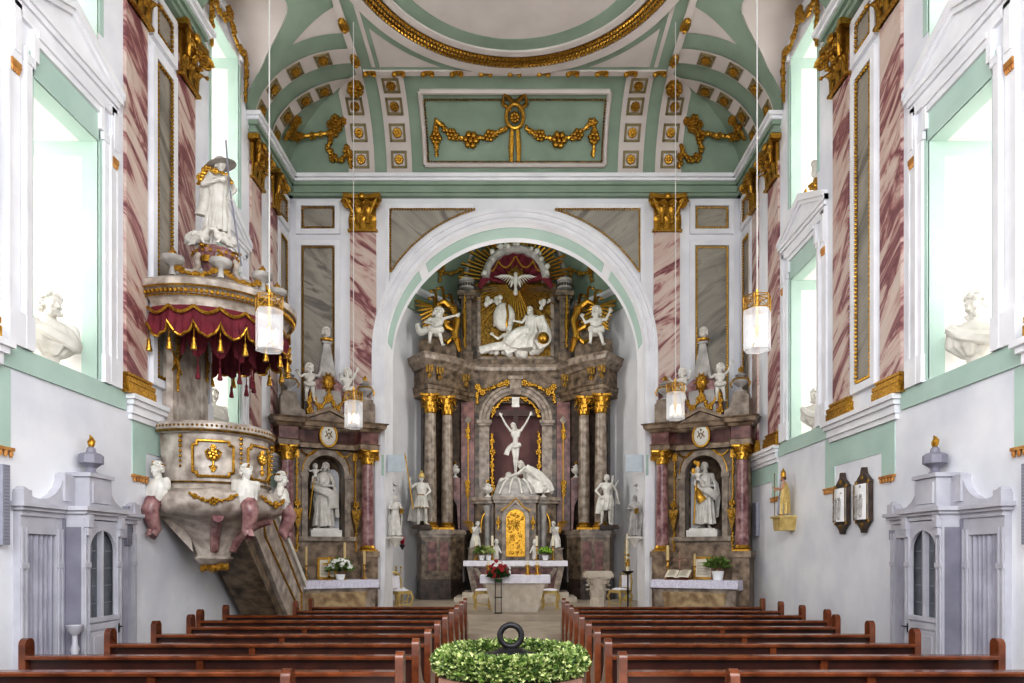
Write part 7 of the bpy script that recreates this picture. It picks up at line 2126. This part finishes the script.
part('shaft', MB().lathe([(.30,0),(.30,.06),(.22,.12),(.20,.40),(.22,.46)], seg=8), 'sandstone', am_, angle=20)
q = capital(.62, .52, 0, .2); q.v = [(a,b,z+.44) for a,b,z in q.v]; part('carved_capital', q, 'sandstone', am_, 'carved leafy capital')
part('top_slab', MB().box(-.38, .38, -.3, .3, .94, 1.04).box(-.34, .34, -.27, .27, 1.04, 1.10), 'sandstone', am_, angle=20)
pc = thing('paschal_candle_stand', 'tall black iron stand right of the stone lectern', 'candle stand', (3.02, 18.75, ST))
part('pole', MB().lathe([(.2,0),(.2,.02),(.06,.05),(.025,.1),(.022,.5),(.04,.55),(.022,.6),(.022,1.0),(.13,1.06),(.16,1.10),(.05,1.10)], seg=18), 'black', pc)
pd_ = thing('paschal_candle', 'thick white candle with gold relief on the black iron stand', 'candle', (3.02, 18.75, ST+1.10))
part('wax', MB().lathe([(.048,0),(.048,.98),(.015,.99)], seg=16).tube([(0,0,.98),(0,0,1.03)], .006, 5), 'wax', pd_); pr_ = MB(); bloom(pr_, (0,-.05,.28), .05); bloom(pr_, (0,-.05,.42), .04); pr_.lathe([(.051,.12),(.052,.18),(.05,.24)], seg=16); part('gold_relief', pr_, 'gold', pd_)
tw = thing('twisted_candelabrum', 'tall gilded candelabrum with knobs standing at the right edge of the high altar pedestal', 'candelabrum', (3.70, 23.4, ST))
m_ = MB().lathe([(.2,0),(.2,.05),(.08,.12),(.05,.2)], seg=16)
for k in range(11): m_.ball((.02*math.cos(k*1.3),.02*math.sin(k*1.3),.26+k*.17), .065, 8, 6); m_.tube([(0,0,.2+k*.17),(0,0,.4+k*.17)], .03, 6)
part('stem', m_, 'gilt_wood', tw)
tw2 = thing('small_candelabrum', 'small gilded candelabrum beside the chairs on the left of the chancel', 'candelabrum', (-3.42, 20.1, ST+.0))
m_ = MB().lathe([(.12,0),(.12,.03),(.03,.08),(.025,1.15)], seg=14)
for x in (-.14, 0, .14): m_.tube([(0,0,.95),(x,0,1.0),(x,0,1.16)], .014, 6); m_.lathe([(.03,1.16),(.04,1.2),(.02,1.2)], (x,0,0), 10)
part('stem', m_, 'gilt_wood', tw2)

# ------------------------------------------------------------------ arch jambs: statues on consoles, panels, red lamp
for s in (-1, 1):
    nm = SIDE[s]; x = s*2.98
    cs = thing('wall_console', 'white console on the %s arch jamb under a small statue' % nm, 'console', (x, 17.45, 2.02))
    part('console', MB().lathe([(.03,0),(.08,.08),(.12,.14),(.2,.22),(.2,.26)], seg=16).box(-.2 if s < 0 else 0, 0 if s < 0 else .2, -.15, .15, .2, .26), 'stone', cs, angle=30)
    J = mixj(yaw=-.3*s, elL=(-.28,-.08,1.2), wrL=(-.08,-.24,1.2), hdL=(.8,-.4,.3), elR=(.28,-.04,1.18), wrR=(.2,-.2,1.0))
    mt = robe([(0,.02,1.46,.18,.12,.1),(0,.03,1.2,.26,.19,.7),(.02,.03,.8,.28,.22,1),(.03,.03,.3,.25,.2,1.3)], 7, .1, a0=-.8, a1=PI+.2, seg=50)
    statue('jamb_statue', 'small %s robed statue on the %s arch jamb' % ('white' if s < 0 else 'grey', nm), 'statue', (x, 17.42, 2.28), s*-.5, .58, J, [('robe', tunic_long(ph=s), None), ('mantle', mt, None)], 'long', .05, m='stone' if s < 0 else 'stone_grey', extra=[('gilded_book', MB().box(.1, .26, -.32, -.24, .98, 1.2), 'gold_dk')])
    pn = thing('speaker_panel', 'pale blue-grey square panel on the %s arch jamb' % nm, 'panel', (s*2.94, 17.3, 3.88))
    part('panel', MB().box(-.21, .21, -.03, .03, 0, .42), 'panelblue', pn); part('bracket', MB().box(*sorted((s*.15, s*.21)), .0, .08, .1, .3), 'conf', pn)
rl_ = thing('sanctuary_lamp', 'small red glass lamp on a bracket on the left arch jamb', 'lamp', (-2.86, 17.75, 2.0))
part('bracket', MB().tube([(-.28,0,.3),(-.1,0,.36),(0,0,.32)], .012, 6), 'brass', rl_); part('red_glass', MB().lathe([(.03,.08),(.055,.14),(.06,.28),(.05,.3)], seg=14), 'ruby', rl_, 'red glass'); part('cup', MB().lathe([(0,-.06),(.02,-.02),(.06,.04),(.07,.09),(.03,.1)], seg=14), 'black', rl_)

# ------------------------------------------------------------------ right and left wall objects
def wall_panel(label, s, y, z0, z1, w, m='panelgrey'):
    t = thing('line_speaker', label, 'speaker', (s*(HW-.06), y, z0), -s*PI/2)
    part('housing', MB().box(-w/2, w/2, -.02, .05, 0, z1-z0), m, t, angle=20)
    g = MB()
    for k in range(24): g.box(-w/2+.015, w/2-.015, -.024, -.019, (z1-z0)*(k+.5)/24-.006, (z1-z0)*(k+.5)/24+.006)
    part('grille', g, 'conf_dk', t)
wall_panel('flat grey column speaker on the left wall before the near confessional', -1, 7.50, 1.92, 2.78, .11)
wall_panel('flat grey column speaker on the right wall before the near confessional', 1, 7.40, 1.92, 2.78, .11)
wall_panel('narrow grey speaker on the left wall between the confessional and the pulpit', -1, 9.9, 1.95, 2.5, .14)
wall_panel('narrow grey speaker on the far right wall beside the side altar', 1, 15.85, 2.25, 3.0, .26)
jb = thing('junction_box', 'tiny grey box on the right wall beside the confessional', 'box', (HW-.03, 10.02, 2.03), -PI/2)
part('box', MB().box(-.07, .07, -.06, .03, 0, .14), 'panelgrey', jb)
# bishop statue on bracket
by = 13.85
bc = thing('wall_console', 'dull gilt console on the right wall under the bishop figure', 'console', (HW-.02, by, 2.30), -PI/2)
part('console', MB().prism([(-.13,0),(.13,0),(.20,.25),(-.20,.25)], 'y', -.30, .02).prism([(-.22,.25),(.22,.25),(.22,.29),(-.22,.29)], 'y', -.34, .02), 'gilt_wood', bc, angle=20)
J = mixj(yaw=-.5, elL=(-.28,-.1,1.2), wrL=(-.26,-.28,1.24), elR=(.27,-.08,1.18), wrR=(.12,-.28,1.12))
mitre = MB().lathe([(.10,0),(.115,.04),(.105,.07),(.12,.14),(.10,.2),(.11,.24),(.06,.32),(.03,.36),(.02,.42)], (0,0,1.66), 16)
crz = MB().tube([(-.30,-.32,.0),(-.29,-.33,1.9)], .016, 6); crz.tube([(-.29,-.33,1.8),(-.2,-.33,1.8)], .016, 6); crz.tube([(-.38,-.33,1.8),(-.29,-.33,1.8)], .016, 6)
cope = robe([(0,.02,1.46,.18,.12,.1),(0,.02,1.2,.28,.2,.6),(0,.02,.7,.30,.24,1),(0,.02,.05,.30,.25,1.2)], 7, .09, a0=-.85, a1=PI+.85, seg=56)
vest = tunic_long(ph=1.5)
statue('bishop_statue', 'gilded wooden figure with tiara and cross staff standing on the right wall console', 'statue', (HW-.18, by, 2.60), -PI/2-.2, .45, J, [('robe', vest, 'panelgrey'), ('cope', cope, 'gilt_wood')], 'short', .06, m='skin', hairm='darkwood', extra=[('tiara', mitre, 'gold'), ('cross_staff', crz, 'gold_dk')])
def relief(label, y, ph):
    t = thing('framed_relief', label, 'relief', (HW-.03, y, 2.36), -PI/2, 'framed reliefs on the right wall')
    f = MB(); w, h = .19, .56
    for a0, a1, b0, b1 in ((-w-.02,-w,0,h),(w,w+.02,0,h),(-w-.02,w+.02,-.025,.0),(-w-.02,w+.02,h,h+.025)): f.box(a0, a1, -.05, .02, b0, b1)
    f.prism([(-w-.04,h+.03),(w+.04,h+.03),(w*.75,h+.10),(.06,h+.16),(.03,h+.26),(-.03,h+.26),(-.06,h+.16),(-w*.75,h+.10)], 'y', -.05, .02); f.prism([(-w,-.03),(w,-.03),(.06,-.14),(.03,-.2),(-.03,-.2),(-.06,-.14)], 'y', -.05, .02)
    part('frame', f, 'gilt_wood' if False else 'altar_dk', t, 'dark gilt scrolled frame', angle=25)
    g = MB(); bloom(g, (0,-.05,h+.1), .04); bloom(g, (0,-.05,-.08), .04)
    for q in (-1, 1): g.tube([(q*(w+.018),-.075,0),(q*(w+.018),-.075,h)], .01, 5); bloom(g, (q*w,-.05,h+.03), .035); bloom(g, (q*w,-.05,-.02), .03)
    part('gilt_edge', g, 'gold_dk', t)
    part('plate', MB().prism([(w*math.sin(a), -.05-.06*math.cos(a)) for a in [PI/2*(k/5) for k in range(-5,6)]]+[(w,0),(-w,0)], 'z', .005, h-.005), 'ceramic', t, 'white curved plate')
    r = MB(); R_ = random.Random(ph)
    for x, z, k in ((-.06,.05,1.0), (.06,.08,.9)):
        r.capsule((x,-.10,z),(x+.02,-.10,z+.26*k),.04,.035,8); r.ball((x+.02,-.11,z+.33*k),.03,8,6); r.capsule((x,-.11,z+.22),(x+R_.uniform(-.06,.06),-.12,z+.13),.018,.014,6)
    for k in range(10): r.ball((R_.uniform(-.13,.13),-.095,R_.uniform(.03,.52)), R_.uniform(.015,.03), 6, 4)
    part('carved_scene', r, 'stone_grey', t, 'white carved scene')
relief('white relief in a dark gilt frame on the right wall, nearer the altar', 11.62, 1)
relief('white relief in a dark gilt frame on the right wall, nearer the confessional', 10.90, 2)
# ------------------------------------------------------------------ light
wd = bpy.data.worlds.new('world'); SC.world = wd; wd.use_nodes = True
bg = wd.node_tree.nodes['Background']; bg.inputs['Color'].default_value = (.93,.96,1.0,1); bg.inputs['Strength'].default_value = 1.15
def area(name, loc, rot, sx, sy, power, color=(1,1,1)):
    l = bpy.data.lights.new(name, 'AREA'); l.shape = 'RECTANGLE'; l.size = sx; l.size_y = sy; l.energy = power; l.color = color
    o = bpy.data.objects.new(name, l); COL.objects.link(o); o.location = loc; o.rotation_euler = rot
    return o
for s in (-1, 1):
    area('added_chancel_fill', (s*4.0, 20.2, 7.5), (0, s*PI/2, 0), 4.0, 1.6, 170, (1,.98,.95))  # added area lamps, hidden behind the arch jambs to brighten the chancel
area('added_nave_fill', (0, -1.0, 7.0), (math.radians(54), 0, 0), 9, 5, 700, (.95,.97,1.0))  # added area lamp behind the camera, out of view, lifts the nave
SC.view_settings.view_transform = 'Standard'; SC.view_settings.look = 'None'; SC.view_settings.exposure = 0.62; SC.view_settings.gamma = 0.84
